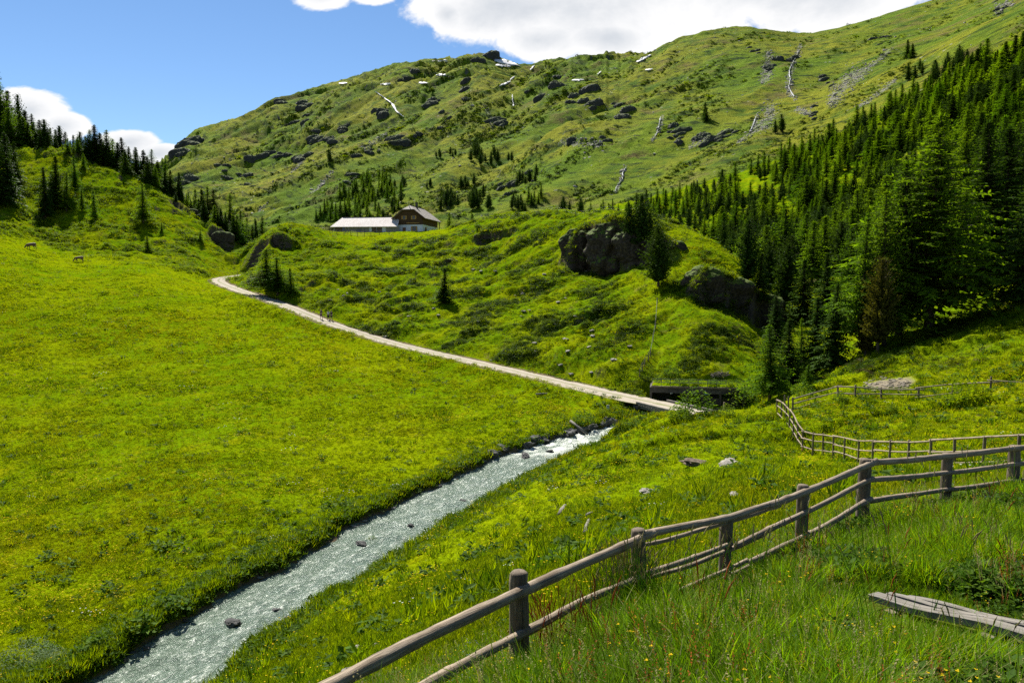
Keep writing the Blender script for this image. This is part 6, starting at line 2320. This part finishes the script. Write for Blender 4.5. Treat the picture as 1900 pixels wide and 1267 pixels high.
mb = MB().box(L + 0.1, L + 1.0, -2.0, 2.0, -2.2, -0.2, 0, MX_)
mb.obj('abutment', M_CONC, br)

# ------------------------------------------------------------------ half-buried hut behind the bridge
W_ = (HUT_E - HUT_O).length
hz = -13.6
ang = math.atan2(HUT_E.y - HUT_O.y, HUT_E.x - HUT_O.x)
hut = empty('creek_hut', (HUT_O.x, HUT_O.y, hz), ang)
tag(hut, 'dark open-fronted concrete hut dug into the slope beside the bridge', 'hut')
Hh = HUT_O.z - hz
M_DARKW = wood_mat('dark_boards', (0.045, 0.036, 0.027), (0.08, 0.066, 0.05), (0.03, 0.025, 0.02))
M_STEEL = plain_mat('railing_steel', (0.09, 0.085, 0.075), 0.6)
MB().box(-0.1, W_ + 0.1, -0.35, 4.5, Hh - 0.16, Hh).obj('roof_slab', plain_mat('roof_edge', (0.20, 0.16, 0.10), 0.9, (0.09, 0.075, 0.05)), hut)
MB().box(0.0, W_, -0.1, 0.15, Hh - 0.80, Hh - 0.165).obj('lintel', M_CONC, hut)
MB().box(0.0, W_, 3.6, 3.9, -0.3, Hh - 0.165).obj('back_wall', M_CONC, hut)
MB().box(-0.25, 0.0, -0.1, 3.9, -0.5, Hh - 0.165).obj('side_wall', M_CONC, hut)
MB().box(W_, W_ + 0.25, -0.1, 3.9, -0.5, Hh - 0.165).obj('side_wall', M_CONC, hut)
for f in (0.40, 0.56, 0.76):
    MB().box(W_ * f - 0.11, W_ * f + 0.11, -0.06, 0.12, -0.4, Hh - 0.805).obj('post', M_DARKW, hut)
for k in range(3):
    MB().box(W_ * 0.565, W_ * 0.97, 0.16, 0.22, 0.15 + k * 0.27, 0.15 + k * 0.27 + 0.24).obj('board', M_DARKW, hut)
nP = 9
for k in range(nP):
    x = W_ * (0.0 + 0.82 * k / (nP - 1))
    MB().box(x - 0.025, x + 0.025, -0.28, -0.23, Hh - 0.1, Hh + 0.82 + 0.0).obj('railing_post', M_STEEL, hut)
for z_ in (0.80, 0.42):
    MB().box(-0.05, W_ * 0.82, -0.285, -0.25, Hh + z_ - 0.03, Hh + z_ + 0.02).obj('railing_bar', M_STEEL, hut)
# turf lying on the slab
bm = bmesh.new()
bmesh.ops.create_grid(bm, x_segments=40, y_segments=16, size=0.5)
for v in bm.verts:
    x, y = (v.co.x + 0.5), (v.co.y + 0.5)
    ed = min(1, y * 6, x * 10, (1 - x) * 10)
    v.co = Vector((x * W_, -0.2 + y * 5.2, Hh + 0.02 + 0.22 * ed + 0.10 * mnoise.noise(Vector((x * 14, y * 6, 0)))))
me = bpy.data.meshes.new('turf')
bm.to_mesh(me)
bm.free()
link_obj('turf', me, M_GROUND, hut)
cl_ = wm(leaf_clump(197, 60, 0.5, 0.45, 0.2, 0.5, 0.5), M_FRESH)
mm = Matrix.Translation(hut.location) @ Matrix.Rotation(ang, 4, 'Z')
tpts = []
for k in range(120):
    v = mm @ Vector((random.uniform(0.1, W_ - 0.1), random.uniform(-0.15, 4.6), Hh + 0.2))
    tpts.append(tuple(v))
scatter('turf_plants', tpts, rots(120), np.repeat(rng.uniform(0.4, 1.0, 120)[:, None], 3, 1), np.zeros(120, int), [cl_])

# signs: panel, printed bars, bracket
M_SWHITE = plain_mat('sign_white', (0.62, 0.62, 0.58), 0.6, (0.55, 0.55, 0.52), 1)
M_SBLUE = plain_mat('sign_blue', (0.03, 0.20, 0.42), 0.5, (0.03, 0.17, 0.38), 1)
M_SPALE = plain_mat('sign_cream', (0.52, 0.50, 0.30), 0.6, (0.45, 0.44, 0.28), 1)
M_INK = plain_mat('sign_ink', (0.05, 0.06, 0.07), 0.7, (0.05, 0.06, 0.07), 1)


def sign(name, px, py, d, w2, h2, bands, label, post=None):
    c = P(px, py, d)
    o = empty(name, c)
    tag(o, label, 'sign')
    MB().box(-w2 / 2, w2 / 2, 0, 0.03, -h2 / 2, h2 / 2).obj('panel', M_SWHITE, o)
    for (x0, x1, z0, z1, m_) in bands:
        MB().box(x0 * w2 - w2 / 2, x1 * w2 - w2 / 2, -0.006, -0.003 + 0.003, z0 * h2 - h2 / 2, z1 * h2 - h2 / 2).obj('print', m_, o)
    if post:
        MB().tube([(0, 0.05, -post), (0, 0.05, h2 / 2)], 0.03, 6).obj('post', M_STEEL, o)
    else:
        MB().box(-0.03, 0.03, 0.03, 0.9, -0.03, 0.03).obj('bracket', M_STEEL, o)
    return o


sign('notice_sign', 1245.7, 727.5, 90.0, 0.26, 0.34, [(0.25, 0.75, 0.55, 0.85, M_INK), (0.2, 0.8, 0.15, 0.25, M_INK), (0.2, 0.8, 0.33, 0.42, M_INK)], 'small white notice with dark print on the left of the hut front')
sign('name_sign', 1263.5, 727.5, 90.0, 0.28, 0.12, [(0.1, 0.9, 0.35, 0.6, M_INK)], 'narrow white plate right of the white notice on the hut')
sign('information_board', 1312, 728.5, 89.2, 0.54, 0.40, [(0.0, 1.0, 0.0, 0.6, M_SBLUE), (0.0, 1.0, 0.6, 0.8, M_SPALE)], 'blue and cream information board on the hut front')
sign('warning_sign', 1128, 755.5, 86.5, 0.30, 0.52, [(0.0, 1.0, 0.0, 0.48, M_SBLUE), (0.3, 0.7, 0.6, 0.9, M_INK)], 'blue and white sign on a post at the left creek bank', post=1.6)

# ------------------------------------------------------------------ thin stock fences
M_WIRE = plain_mat('fence_wire', (0.12, 0.115, 0.11), 0.5)


def stock_fence(posts, h, r, label, wires=2, d=None, wr=0.012, m=M_POST):
    pts = []
    for q in posts:
        p_ = hit(q[0], q[1]) if d is None else at(q[0], q[1])
        if p_ is not None:
            pts.append(p_)
    o = empty('pasture_fence', pts[0])
    tag(o, label, 'fence')
    for i, p_ in enumerate(pts):
        ln_ = Vector((random.uniform(-.08, .08), random.uniform(-.05, .05), h * random.uniform(0.9, 1.08)))
        adopt(o, [MB().tube([p_ - Vector((0, 0, 0.3)), p_ + ln_ * 0.5, p_ + ln_], [r, r, r * 0.85], seg=6).obj('post', m, None)])
    for w2 in range(wires):
        f = 0.92 - 0.4 * w2
        adopt(o, [MB().tube([p_ + Vector((0, -r, h * f)) for p_ in pts], wr, seg=4, cap=False).obj('wire', M_WIRE, None)])
    return o


stock_fence([(1186.5, 700), (1192, 690), (1196, 681), (1203, 670), (1207, 661), (1212, 634), (1216, 610), (1219, 566)], 1.15, 0.06, 'line of thin posts running up the knoll from the hut')
stock_fence([(1229, 741), (1267, 747)], 1.25, 0.10, 'two stout posts with wire between the track and the hut', m=M_WOOD)
_cr_ = []
for x, dd in zip(range(880, 1215, 17), np.interp(range(880, 1215, 17), [880, 1000, 1100, 1200, 1330], [222, 200, 182, 170, 150])):
    _cr_.append((x, float(dd)))
stock_fence(_cr_, 1.15, 0.045, 'row of thin posts standing along the crest of the knoll', 2, d=True, wr=0.006)
stock_fence([(612, 433), (625, 435), (638, 436), (651, 437), (663, 438), (676, 438), (688, 438), (704, 436), (722, 434)], 1.25, 0.07, 'rough pole fence on the grass in front of the barn', 3, None, 0.035, M_DARKW)
stock_fence([(520, 222.0), (535, 224.0), (550, 226.0), (565, 228.0), (580, 230.0), (596, 231.0)], 1.15, 0.06, 'thin posts on the left shoulder of the knoll, left of the barn', 2, d=True)
stock_fence([(436, 521), (441, 512)], 1.2, 0.05, 'leaning thin post beside the bend of the track', 0)
stock_fence([(1343, 761)], 0.7, 0.09, 'short grey stake in the grass in front of the hut', 0, m=M_WOOD)

# ------------------------------------------------------------------ farmhouse
M_LIME = plain_mat('limewash', (0.66, 0.67, 0.66), 0.9, (0.56, 0.57, 0.56), 0.8)
m, n = mat('timber_wall')
oc = n.obj()
sp = n.n('ShaderNodeSeparateXYZ')
n.link(oc, sp.inputs[0])
fz = n.math('FRACT', n.math('MULTIPLY', sp.outputs[2], 4.2))
gap = n.ramp(n.math('ABSOLUTE', n.math('SUBTRACT', fz, 0.5)), 0.40, 0.5)
tg_ = n.noise(n.mapping(oc, (0.6, 0.6, 6)), 2.0, 5, 0.7)
c = n.mix(tg_, (0.05, 0.028, 0.014), (0.11, 0.062, 0.03))
c = n.mix(gap, c, (0.018, 0.011, 0.007))
n.out(n.bsdf(c, 0.85, n.bump(n.math('SUBTRACT', tg_, gap), 0.5, 0.03), 0.15))
M_TIMBER = m


def shingle_mat(name, c0, c1, c2):
    m, n = mat(name)
    uv = n.n('ShaderNodeTexCoord').outputs['UV']
    br_ = n.n('ShaderNodeTexBrick')
    n.link(uv, br_.inputs['Vector'])
    br_.inputs['Scale'].default_value = 1.0
    br_.inputs['Brick Width'].default_value = 0.30
    br_.inputs['Row Height'].default_value = 0.34
    br_.inputs['Mortar Size'].default_value = 0.012
    br_.inputs['Color1'].default_value = (*c0, 1)
    br_.inputs['Color2'].default_value = (*c1, 1)
    br_.inputs['Mortar'].default_value = (*[x * 0.3 for x in c0], 1)
    f = n.noise(n.mapping(uv, (1.5, 0.35, 1)), 1.0, 6, 0.7)
    c = n.mix(n.math('MULTIPLY', n.ramp(f, 0.45, 0.7), 0.75), br_.outputs['Color'], c2)
    n.out(n.bsdf(c, 0.75, n.bump(n.math('ADD', br_.outputs['Fac'], f), 0.5, 0.04), 0.3))
    return m


M_SHING = shingle_mat('old_shingles', (0.20, 0.175, 0.145), (0.27, 0.235, 0.195), (0.13, 0.11, 0.09))
M_SHINGP = shingle_mat('pale_shingles', (0.52, 0.46, 0.41), (0.62, 0.56, 0.51), (0.40, 0.33, 0.27))
M_OCHRE = plain_mat('ochre_shutter', (0.42, 0.24, 0.06), 0.8, (0.34, 0.18, 0.045), 2)
M_DOORW = plain_mat('brown_door', (0.20, 0.10, 0.045), 0.8, (0.14, 0.07, 0.03), 2)
m, n = mat('window_glass')
n.out(n.bsdf((0.02, 0.022, 0.025), 0.08, None, 0.5))
M_GLASS = m

hb = P(759.5, 430.5, 240)
hb.z -= 0.2
hrot = -math.atan2(3.3, 15)
HS = empty('farmhouse', hb, hrot)
tag(HS, 'brown timber farmhouse with white ground floor and half-hipped shingle roof on the knoll', 'house')
hw, LH = 4.25, 14.0
zb, zr, ze, ov = 2.35, 8.25, 4.15, 5.35
sl = (zr - ze) / ov
zw = zr - sl * hw - 0.12
MB().prism([(-hw, -2), (hw, -2), (hw, zb), (-hw, zb)], 'y', 0, LH).obj('ground_floor_wall', M_LIME, HS)
hx = 1.85
MB().prism([(-hw - 0.06, zb + 0.003), (hw + 0.06, zb + 0.003), (hw + 0.06, zw), (hx, zr - sl * hx - 0.15), (-hx, zr - sl * hx - 0.15), (-hw - 0.06, zw)], 'y', -0.08, LH + 0.08).obj('timber_wall', M_TIMBER, HS)


def slab(poly, th, uvf=None):
    """thin roof plane from a 3D outline"""
    P_ = [Vector(p) for p in poly]
    nrm_ = (P_[1] - P_[0]).cross(P_[2] - P_[0]).normalized()
    if nrm_.z < 0:
        nrm_ = -nrm_
    n_ = len(P_)
    vs = P_ + [p - nrm_ * th for p in P_]
    fs = [tuple(range(n_)), tuple(range(n_, 2 * n_))[::-1]] + [(i, (i + 1) % n_, n_ + (i + 1) % n_, n_ + i) for i in range(n_)]
    ax = Vector((nrm_.y, -nrm_.x, 0))
    ax = ax.normalized() if ax.length > 0.01 else Vector((1, 0, 0))
    ay = nrm_.cross(ax)
    uv = [(p.dot(ax), p.dot(ay)) for p in vs]
    return MB().add(vs, fs, 0, uv)


y0, y1 = -1.1, LH + 1.0
zx = zr - sl * hx
roof = None
for sg in (-1, 1):
    o = slab([(0, y0 + 1.9, zr), (sg * hx, y0, zx), (sg * ov, y0, ze), (sg * ov, y1, ze), (sg * hx, y1, zx), (0, y1 - 1.9, zr)], 0.16).obj('roof', M_SHING, HS)
    roof = roof or o
slab([(0, y0 + 1.92, zr - 0.004), (-hx, y0 - 0.02, zx - 0.004), (hx, y0 - 0.02, zx - 0.004)], 0.14).obj('roof_hip', M_SHING, HS)
slab([(0, y1 - 1.92, zr - 0.004), (-hx, y1 + 0.02, zx - 0.004), (hx, y1 + 0.02, zx - 0.004)], 0.14).obj('roof_hip', M_SHING, HS)
for sg in (-1, 1):          # barge boards
    MB().tube([(sg * ov, y0 - 0.03, ze - 0.12), (sg * hx, y0 - 0.03, zx - 0.12)], 0.11, 4).obj('barge_board', M_TIMBER, HS)
MB().box(-0.16, 0.16, y0 + 1.9, y1 - 1.9, zr - 0.03, zr + 0.12).obj('ridge_cap', M_TIMBER, HS)
ch = MB().box(0.2, 0.85, 5.0, 5.65, zr - 1.2, zr + 1.0).obj('chimney', M_CONC, HS)
MB().box(0.1, 0.95, 4.9, 5.75, zr + 1.003, zr + 1.12).obj('chimney_cap', M_CONC, ch)
MB().tube([(0.05, y0 + 1.1, zr - 1.2), (0.05, y0 + 1.1, zr + 0.45)], 0.09, 6).obj('vent_pipe', M_SPALE, HS)


def window(parent, x, z, w2, h2, y=0.0, shut=0.4, face=0):
    """window with frame, pane, cross bars and two shutters; face 0 front, 1 right-hand wall"""
    def tr(mb):
        if face:
            mb.v = [(hw + 0.0 - v[1], v[0], v[2]) for v in mb.v]
        return mb
    fr_o = tr(MB().box(x - w2 / 2 - 0.07, x + w2 / 2 + 0.07, y - 0.05, y + 0.02, z - h2 / 2 - 0.07, z + h2 / 2 + 0.07)).obj('window', M_OCHRE, parent)
    tr(MB().box(x - w2 / 2, x + w2 / 2, y - 0.056, y - 0.05 + 0.0, z - h2 / 2, z + h2 / 2)).obj('pane', M_GLASS, fr_o)
    tr(MB().box(x - 0.025, x + 0.025, y - 0.07, y - 0.057, z - h2 / 2, z + h2 / 2)).obj('glazing_bar', M_OCHRE, fr_o)
    if shut:
        for sg in (-1, 1):
            xx = x + sg * (w2 / 2 + 0.09 + shut / 2)
            tr(MB().box(xx - shut / 2, xx + shut / 2, y - 0.10, y - 0.055, z - h2 / 2 - 0.04, z + h2 / 2 + 0.04)).obj('shutter', M_OCHRE, parent)


window(HS, -1.55, 4.45, 0.75, 1.0, -0.085, 0.36)
window(HS, 1.45, 4.45, 0.75, 1.0, -0.085, 0.36)
window(HS, 1.55, 1.15, 0.95, 1.35, 0, 0.42)
d_ = MB().box(-2.05, -1.1, -0.07, 0.0, -0.2, 1.55).obj('door', M_DOORW, HS)
MB().box(-1.28, -1.2, -0.11, -0.075, 0.6, 0.72).obj('handle', M_STEEL, d_)
window(HS, 3.0, 1.25, 0.8, 1.0, 0, 0.0, 1)
for yy_ in (2.6, 9.0):
    pts_ = [(yy_ - 0.85, -0.2)] + [(yy_ + 0.85 * math.cos(math.pi - k * math.pi / 8), 0.85 + 0.8 * math.sin(k * math.pi / 8)) for k in range(9)] + [(yy_ + 0.85, -0.2)]
    MB().prism(pts_, 'x', hw - 0.02, hw + 0.07).obj('arched_door', M_DOORW, HS)
MB().box(-0.9, 3.2, -0.16, -0.083, 2.75, 2.95).obj('carved_board', M_OCHRE, HS)
for sg in (-1, 1):
    MB().box(sg * 4.15 - 0.12, sg * 4.15 + 0.12, -0.9, -0.09, zb + 1.9 - 0.3, zb + 1.9 - 0.1).obj('beam_end', M_TIMBER, HS)
MB().box(hw + 0.9, hw + 1.1, 13.2, 13.4, -2.0, 4.1).obj('porch_post', M_TIMBER, HS)

# ------------------------------------------------------------------ barn
bl, brr = P(619, 432, 238), P(736, 431, 238)
brn = empty('barn', (bl.x, 238, bl.z - 0.6), 0.0)
tag(brn, 'long low barn with a pale shingle roof joined to the left of the farmhouse', 'barn')
WB = brr.x - bl.x + 0.6
def bz(py, d):
    return P(700, py, d).z - brn.location.z
ze_b, zr_b = bz(421, 237), bz(403, 241)
dB = 8.0
M_GREYB = wood_mat('grey_boards', (0.22, 0.20, 0.165), (0.33, 0.30, 0.25), (0.14, 0.12, 0.095), (6, 1.2, 3))
M_BROWNB = wood_mat('brown_boards', (0.10, 0.075, 0.05), (0.17, 0.13, 0.09), (0.06, 0.045, 0.03), (6, 1.2, 3))
slab([(-0.8, -1.0, ze_b), (1.9, 4.0, zr_b), (WB - 0.2, 4.0, zr_b + 0.15), (WB - 0.2, -1.0, ze_b + 0.1)], 0.14).obj('roof', M_SHINGP, brn)
slab([(-0.8, 9.0, ze_b), (1.9, 4.01, zr_b - 0.01), (WB - 0.2, 4.01, zr_b + 0.14), (WB - 0.2, 9.0, ze_b + 0.1)], 0.14).obj('roof', M_SHINGP, brn)
slab([(-0.82, -0.98, ze_b - 0.01), (1.88, 4.0, zr_b - 0.02), (-0.82, 8.98, ze_b - 0.01)], 0.12).obj('roof_hip', M_SHINGP, brn)
MB().box(1.9, WB - 0.2, 3.85, 4.15, zr_b + 0.02, zr_b + 0.14).obj('ridge_cap', M_TIMBER, brn)
x = 0.3
zt = ze_b - 0.02
for (x1_, m_, nm) in [(3.4, M_BROWNB, 'board_wall'), (10.6, M_GREYB, 'board_wall'), (11.3, M_LIME, 'pillar'), (14.4, M_BROWNB, 'board_wall'), (15.5, M_LIME, 'pillar'), (WB, M_GREYB, 'board_wall')]:
    fr_y = 0.0 if nm == 'board_wall' else -0.08
    MB().box(x, x1_ - 0.01, fr_y, 0.25, -1.5, zt).obj(nm, m_, brn)
    x = x1_
MB().box(0.3, WB, 7.7, 7.95, -1.5, zt).obj('back_wall', M_BROWNB, brn)
MB().box(0.3, 0.5, 0.26, 7.69, -1.5, zt).obj('end_wall', M_BROWNB, brn)
MB().box(2.6, 3.35, -0.03, -0.002, -0.4, zt - 0.15).obj('door', M_GLASS, brn)
wo_ = MB().box(6.9, 8.2, -0.05, -0.002, 0.75, 1.75).obj('window', M_BROWNB, brn)
MB().box(7.0, 7.5, -0.06, -0.052, 0.83, 1.67).obj('pane', M_GLASS, wo_)
MB().box(7.6, 8.1, -0.06, -0.052, 0.83, 1.67).obj('pane', M_GLASS, wo_)
for x in (0.4, 4.6, 8.9, 12.9):
    MB().box(x - 0.1, x + 0.1, -0.85, -0.65, -1.5, ze_b - 0.15).obj('porch_post', M_GREYB, brn)


# ------------------------------------------------------------------ walkers and cattle
def skin(name, joints, edges, m, parent, sub=2, root=0):
    me = bpy.data.meshes.new(name)
    me.from_pydata([j[0] for j in joints], edges, [])
    o = link_obj(name, me, m, parent)
    sk = o.modifiers.new('skin', 'SKIN')
    sk.use_smooth_shade = True
    for i, j in enumerate(joints):
        r = j[1]
        me.skin_vertices[0].data[i].radius = r if isinstance(r, tuple) else (r, r)
    me.skin_vertices[0].data[root].use_root = True
    ss = o.modifiers.new('smooth', 'SUBSURF')
    ss.levels = ss.render_levels = sub
    return o


M_SKINM = plain_mat('skin', (0.42, 0.25, 0.17), 0.6, (0.38, 0.22, 0.15), 3)


def person(pos, rz, h, label, shirt, shorts, hair, step, arm=0.25, hat=False):
    s = h / 1.75
    o = empty('person', pos, rz)
    o.scale = (s, s, s)
    tag(o, label, 'person', 'hikers on the track')
    st = step
    J = [((0, 0, 0.95), (0.15, 0.11)), ((0, 0.0, 1.15), (0.145, 0.10)), ((0, 0.01, 1.38), (0.17, 0.11)), ((0, 0.01, 1.50), (0.06, 0.06)), ((0, 0.02, 1.60), (0.08, 0.09)), ((0, 0.02, 1.70), (0.07, 0.08)),
         ((0.20, 0.0, 1.42), 0.055), ((0.25, -arm * 0.5, 1.14), 0.043), ((0.24, arm * 0.2, 0.90), 0.034), ((0.24, arm * 0.45, 0.81), (0.042, 0.022)),
         ((-0.20, 0.0, 1.42), 0.055), ((-0.25, arm * 0.3, 1.14), 0.043), ((-0.24, arm * 0.8, 0.92), 0.034), ((-0.24, arm * 1.0, 0.84), (0.042, 0.022)),
         ((0.10, 0, 0.86), 0.092), ((0.10, st * 0.35, 0.50), 0.062), ((0.10, st * 0.55, 0.12), 0.042), ((0.10, st * 0.55 + 0.14, 0.04), (0.045, 0.03)),
         ((-0.10, 0, 0.86), 0.092), ((-0.10, -st * 0.2, 0.50), 0.062), ((-0.10, -st * 0.75, 0.14), 0.042), ((-0.10, -st * 0.72 + 0.14, 0.05), (0.045, 0.03))]
    E = [(0, 1), (1, 2), (2, 3), (3, 4), (4, 5), (2, 6), (6, 7), (7, 8), (8, 9), (2, 10), (10, 11), (11, 12), (12, 13), (0, 14), (14, 15), (15, 16), (16, 17), (0, 18), (18, 19), (19, 20), (20, 21)]
    body = skin('body', J, E, M_SKINM, o)
    # face
    MB().tube([(0, -0.07 + 0.18, 1.63), (0, 0.135, 1.615)], [0.022, 0.014], seg=6).obj('nose', M_SKINM, body)
    SJ = [((0, 0, 0.93), (0.165, 0.125)), ((0, 0, 1.15), (0.165, 0.12)), ((0, 0.01, 1.40), (0.185, 0.125)), ((0, 0.01, 1.47), (0.08, 0.075)), ((0.21, 0, 1.42), 0.072), ((0.245, -arm * 0.35, 1.22), 0.066), ((-0.21, 0, 1.42), 0.072), ((-0.245, arm * 0.2, 1.22), 0.066)]
    skin('shirt', SJ, [(0, 1), (1, 2), (2, 3), (2, 4), (4, 5), (2, 6), (6, 7)], shirt, o, 1)
    TJ = [((0, 0, 0.94), (0.17, 0.13)), ((0.105, 0, 0.84), 0.112), ((0.105, st * 0.3, 0.55), 0.088), ((-0.105, 0, 0.84), 0.112), ((-0.105, -st * 0.17, 0.55), 0.088)]
    skin('shorts', TJ, [(0, 1), (1, 2), (0, 3), (3, 4)], shorts, o, 1)
    for sg, yb in ((0.10, st * 0.55), (-0.10, -st * 0.75)):
        skin('boot', [((sg, yb, 0.20), 0.055), ((sg, yb + 0.02, 0.06), 0.055), ((sg, yb + 0.16, 0.04), (0.05, 0.04))], [(0, 1), (1, 2)], M_INK, o, 1)
    me = rock_mesh(9, 2, 0.1, 0.9, 'hair')
    me.materials.append(hair)
    ho = link_obj('hair', me, None, o)
    ho.location = (0, 0.0, 1.69)
    ho.scale = (0.095, 0.11, 0.085)
    return o


M_TAUPE = plain_mat('taupe_cloth', (0.10, 0.07, 0.06), 0.9)
M_LIGHTC = plain_mat('light_cloth', (0.42, 0.46, 0.50), 0.9)
M_BLACKC = plain_mat('black_cloth', (0.015, 0.015, 0.018), 0.9)
M_NAVYC = plain_mat('navy_cloth', (0.02, 0.022, 0.035), 0.9)
M_HAIR = plain_mat('dark_hair', (0.045, 0.03, 0.02), 0.8)
p_ = hit(596, 593)
person(p_, R(148), p_.y / F * 20.0, 'hiker in taupe shirt and long shorts, walking a little apart on the track', M_TAUPE, M_TAUPE, M_HAIR, 0.22)
p2 = hit(609.3, 594.5)
h2_ = person(p2, R(155), p2.y / F * 18.6, 'hiker in a pale top with a black dress, left of the walking pair', M_LIGHTC, M_BLACKC, M_HAIR, 0.30, 0.3)
p3 = hit(615, 595.2)
person(p3, R(150), p3.y / F * 19.2, 'hiker all in dark navy clothes, right of the walking pair', M_NAVYC, M_BLACKC, M_HAIR, 0.16)
sk_ = MB()
for k in range(10):
    a0, a1 = 2 * math.pi * k / 10, 2 * math.pi * (k + 1) / 10
    sk_.add([(0.16 * math.cos(a0), 0.12 * math.sin(a0), 1.02), (0.16 * math.cos(a1), 0.12 * math.sin(a1), 1.02), (0.27 * math.cos(a1), 0.22 * math.sin(a1), 0.50), (0.27 * math.cos(a0), 0.22 * math.sin(a0), 0.50)], [(0, 1, 2, 3)])
sk_.obj('skirt', M_BLACKC, h2_)

m, n = mat('cow_hide')
oc = n.obj()
sp = n.n('ShaderNodeSeparateXYZ')
n.link(oc, sp.inputs[0])
f = n.noise(oc, 2.0, 4, 0.6)
c = n.mix(n.ramp(f, 0.4, 0.65), (0.10, 0.058, 0.032), (0.19, 0.125, 0.08))
c = n.mix(n.ramp(n.math('ADD', sp.outputs[2], n.math('MULTIPLY', f, 0.2)), 1.36, 1.52), c, (0.34, 0.28, 0.22))  # back painted lighter, as if the sun fell on it from above
n.out(n.bsdf(c, 0.8, None, 0.2))
M_COW = m
M_HORN = plain_mat('horn', (0.5, 0.44, 0.34), 0.5)


def cow(pos, rz, s, label, graze=1.0, step=0.15):
    o = empty('cow', pos, rz)
    o.scale = (s, s, s)
    tag(o, label, 'cow', 'brown cows grazing in the far meadow')
    g = graze
    J = [((-0.78, 0, 1.22), (0.22, 0.25)), ((-0.35, 0, 1.12), (0.31, 0.35)), ((0.1, 0, 1.10), (0.33, 0.37)), ((0.55, 0, 1.16), (0.27, 0.34)), ((0.86, 0, 1.14 - 0.1 * g), (0.16, 0.22)), ((1.12, 0, 1.12 - 0.42 * g), (0.13, 0.17)), ((1.30, 0, 1.15 - 0.72 * g), (0.12, 0.15)), ((1.42, 0, 0.98 - 0.80 * g), (0.085, 0.10)), ((1.5, 0, 0.86 - 0.80 * g), (0.07, 0.075)),
         ((0.60, 0.19, 0.82), 0.13), ((0.62 + step, 0.19, 0.46), 0.075), ((0.60 + step * 0.8, 0.19, 0.10), 0.05), ((0.64 + step * 0.8, 0.19, 0.0), 0.06),
         ((0.60, -0.19, 0.82), 0.13), ((0.60 - step, -0.19, 0.46), 0.075), ((0.56 - step, -0.19, 0.10), 0.05), ((0.60 - step, -0.19, 0.0), 0.06),
         ((-0.72, 0.20, 0.92), 0.19), ((-0.60 + step * 0.5, 0.20, 0.66), 0.11), ((-0.82 + step * 0.6, 0.20, 0.40), 0.06), ((-0.76 + step * 0.6, 0.20, 0.08), 0.05), ((-0.71 + step * 0.6, 0.20, 0.0), 0.06),
         ((-0.72, -0.20, 0.92), 0.19), ((-0.64 - step * 0.5, -0.20, 0.66), 0.11), ((-0.88 - step * 0.6, -0.20, 0.40), 0.06), ((-0.84 - step * 0.6, -0.20, 0.08), 0.05), ((-0.79 - step * 0.6, -0.20, 0.0), 0.06),
         ((-0.98, 0, 1.32), 0.05), ((-1.06, 0, 1.0), 0.03), ((-1.05, 0.02, 0.62), 0.035)]
    E = [(i, i + 1) for i in range(8)] + [(3, 9), (9, 10), (10, 11), (11, 12), (3, 13), (13, 14), (14, 15), (15, 16), (0, 17), (17, 18), (18, 19), (19, 20), (20, 21), (0, 22), (22, 23), (23, 24), (24, 25), (25, 26), (0, 27), (27, 28), (28, 29)]
    skin('body', J, E, M_COW, o, 2, 1)
    hx_, hz_ = 1.25, 1.25 - 0.68 * g
    for sg in (-1, 1):
        MB().tube([(hx_, sg * 0.1, hz_), (hx_ - 0.02, sg * 0.22, hz_ + 0.02), (hx_ - 0.03, sg * 0.30, hz_ - 0.03)], [0.03, 0.06, 0.01], seg=6, flat=0.5).obj('ear', M_COW, o, True)
        MB().tube([(hx_ + 0.02, sg * 0.06, hz_ + 0.08), (hx_ + 0.04, sg * 0.17, hz_ + 0.14), (hx_ + 0.08, sg * 0.18, hz_ + 0.24)], [0.03, 0.022, 0.006], seg=6).obj('horn', M_HORN, o, True)
    me = rock_mesh(2, 2, 0.08, 0.8, 'udder')
    me.materials.append(M_SKINM)
    u_ = link_obj('udder', me, None, o)
    u_.location = (-0.45, 0, 0.76)
    u_.scale = (0.18, 0.14, 0.13)


p_ = hit(58, 463)
cow(p_, R(186), p_.y / F * 21.0 / 2.55 * 1.02, 'brown cow grazing at the far left of the meadow', 0.85)
p_ = hit(147, 486)
cow(p_, R(205), p_.y / F * 17.0 / 2.4, 'darker brown cow with its head down, right of the first one', 1.0, 0.1)
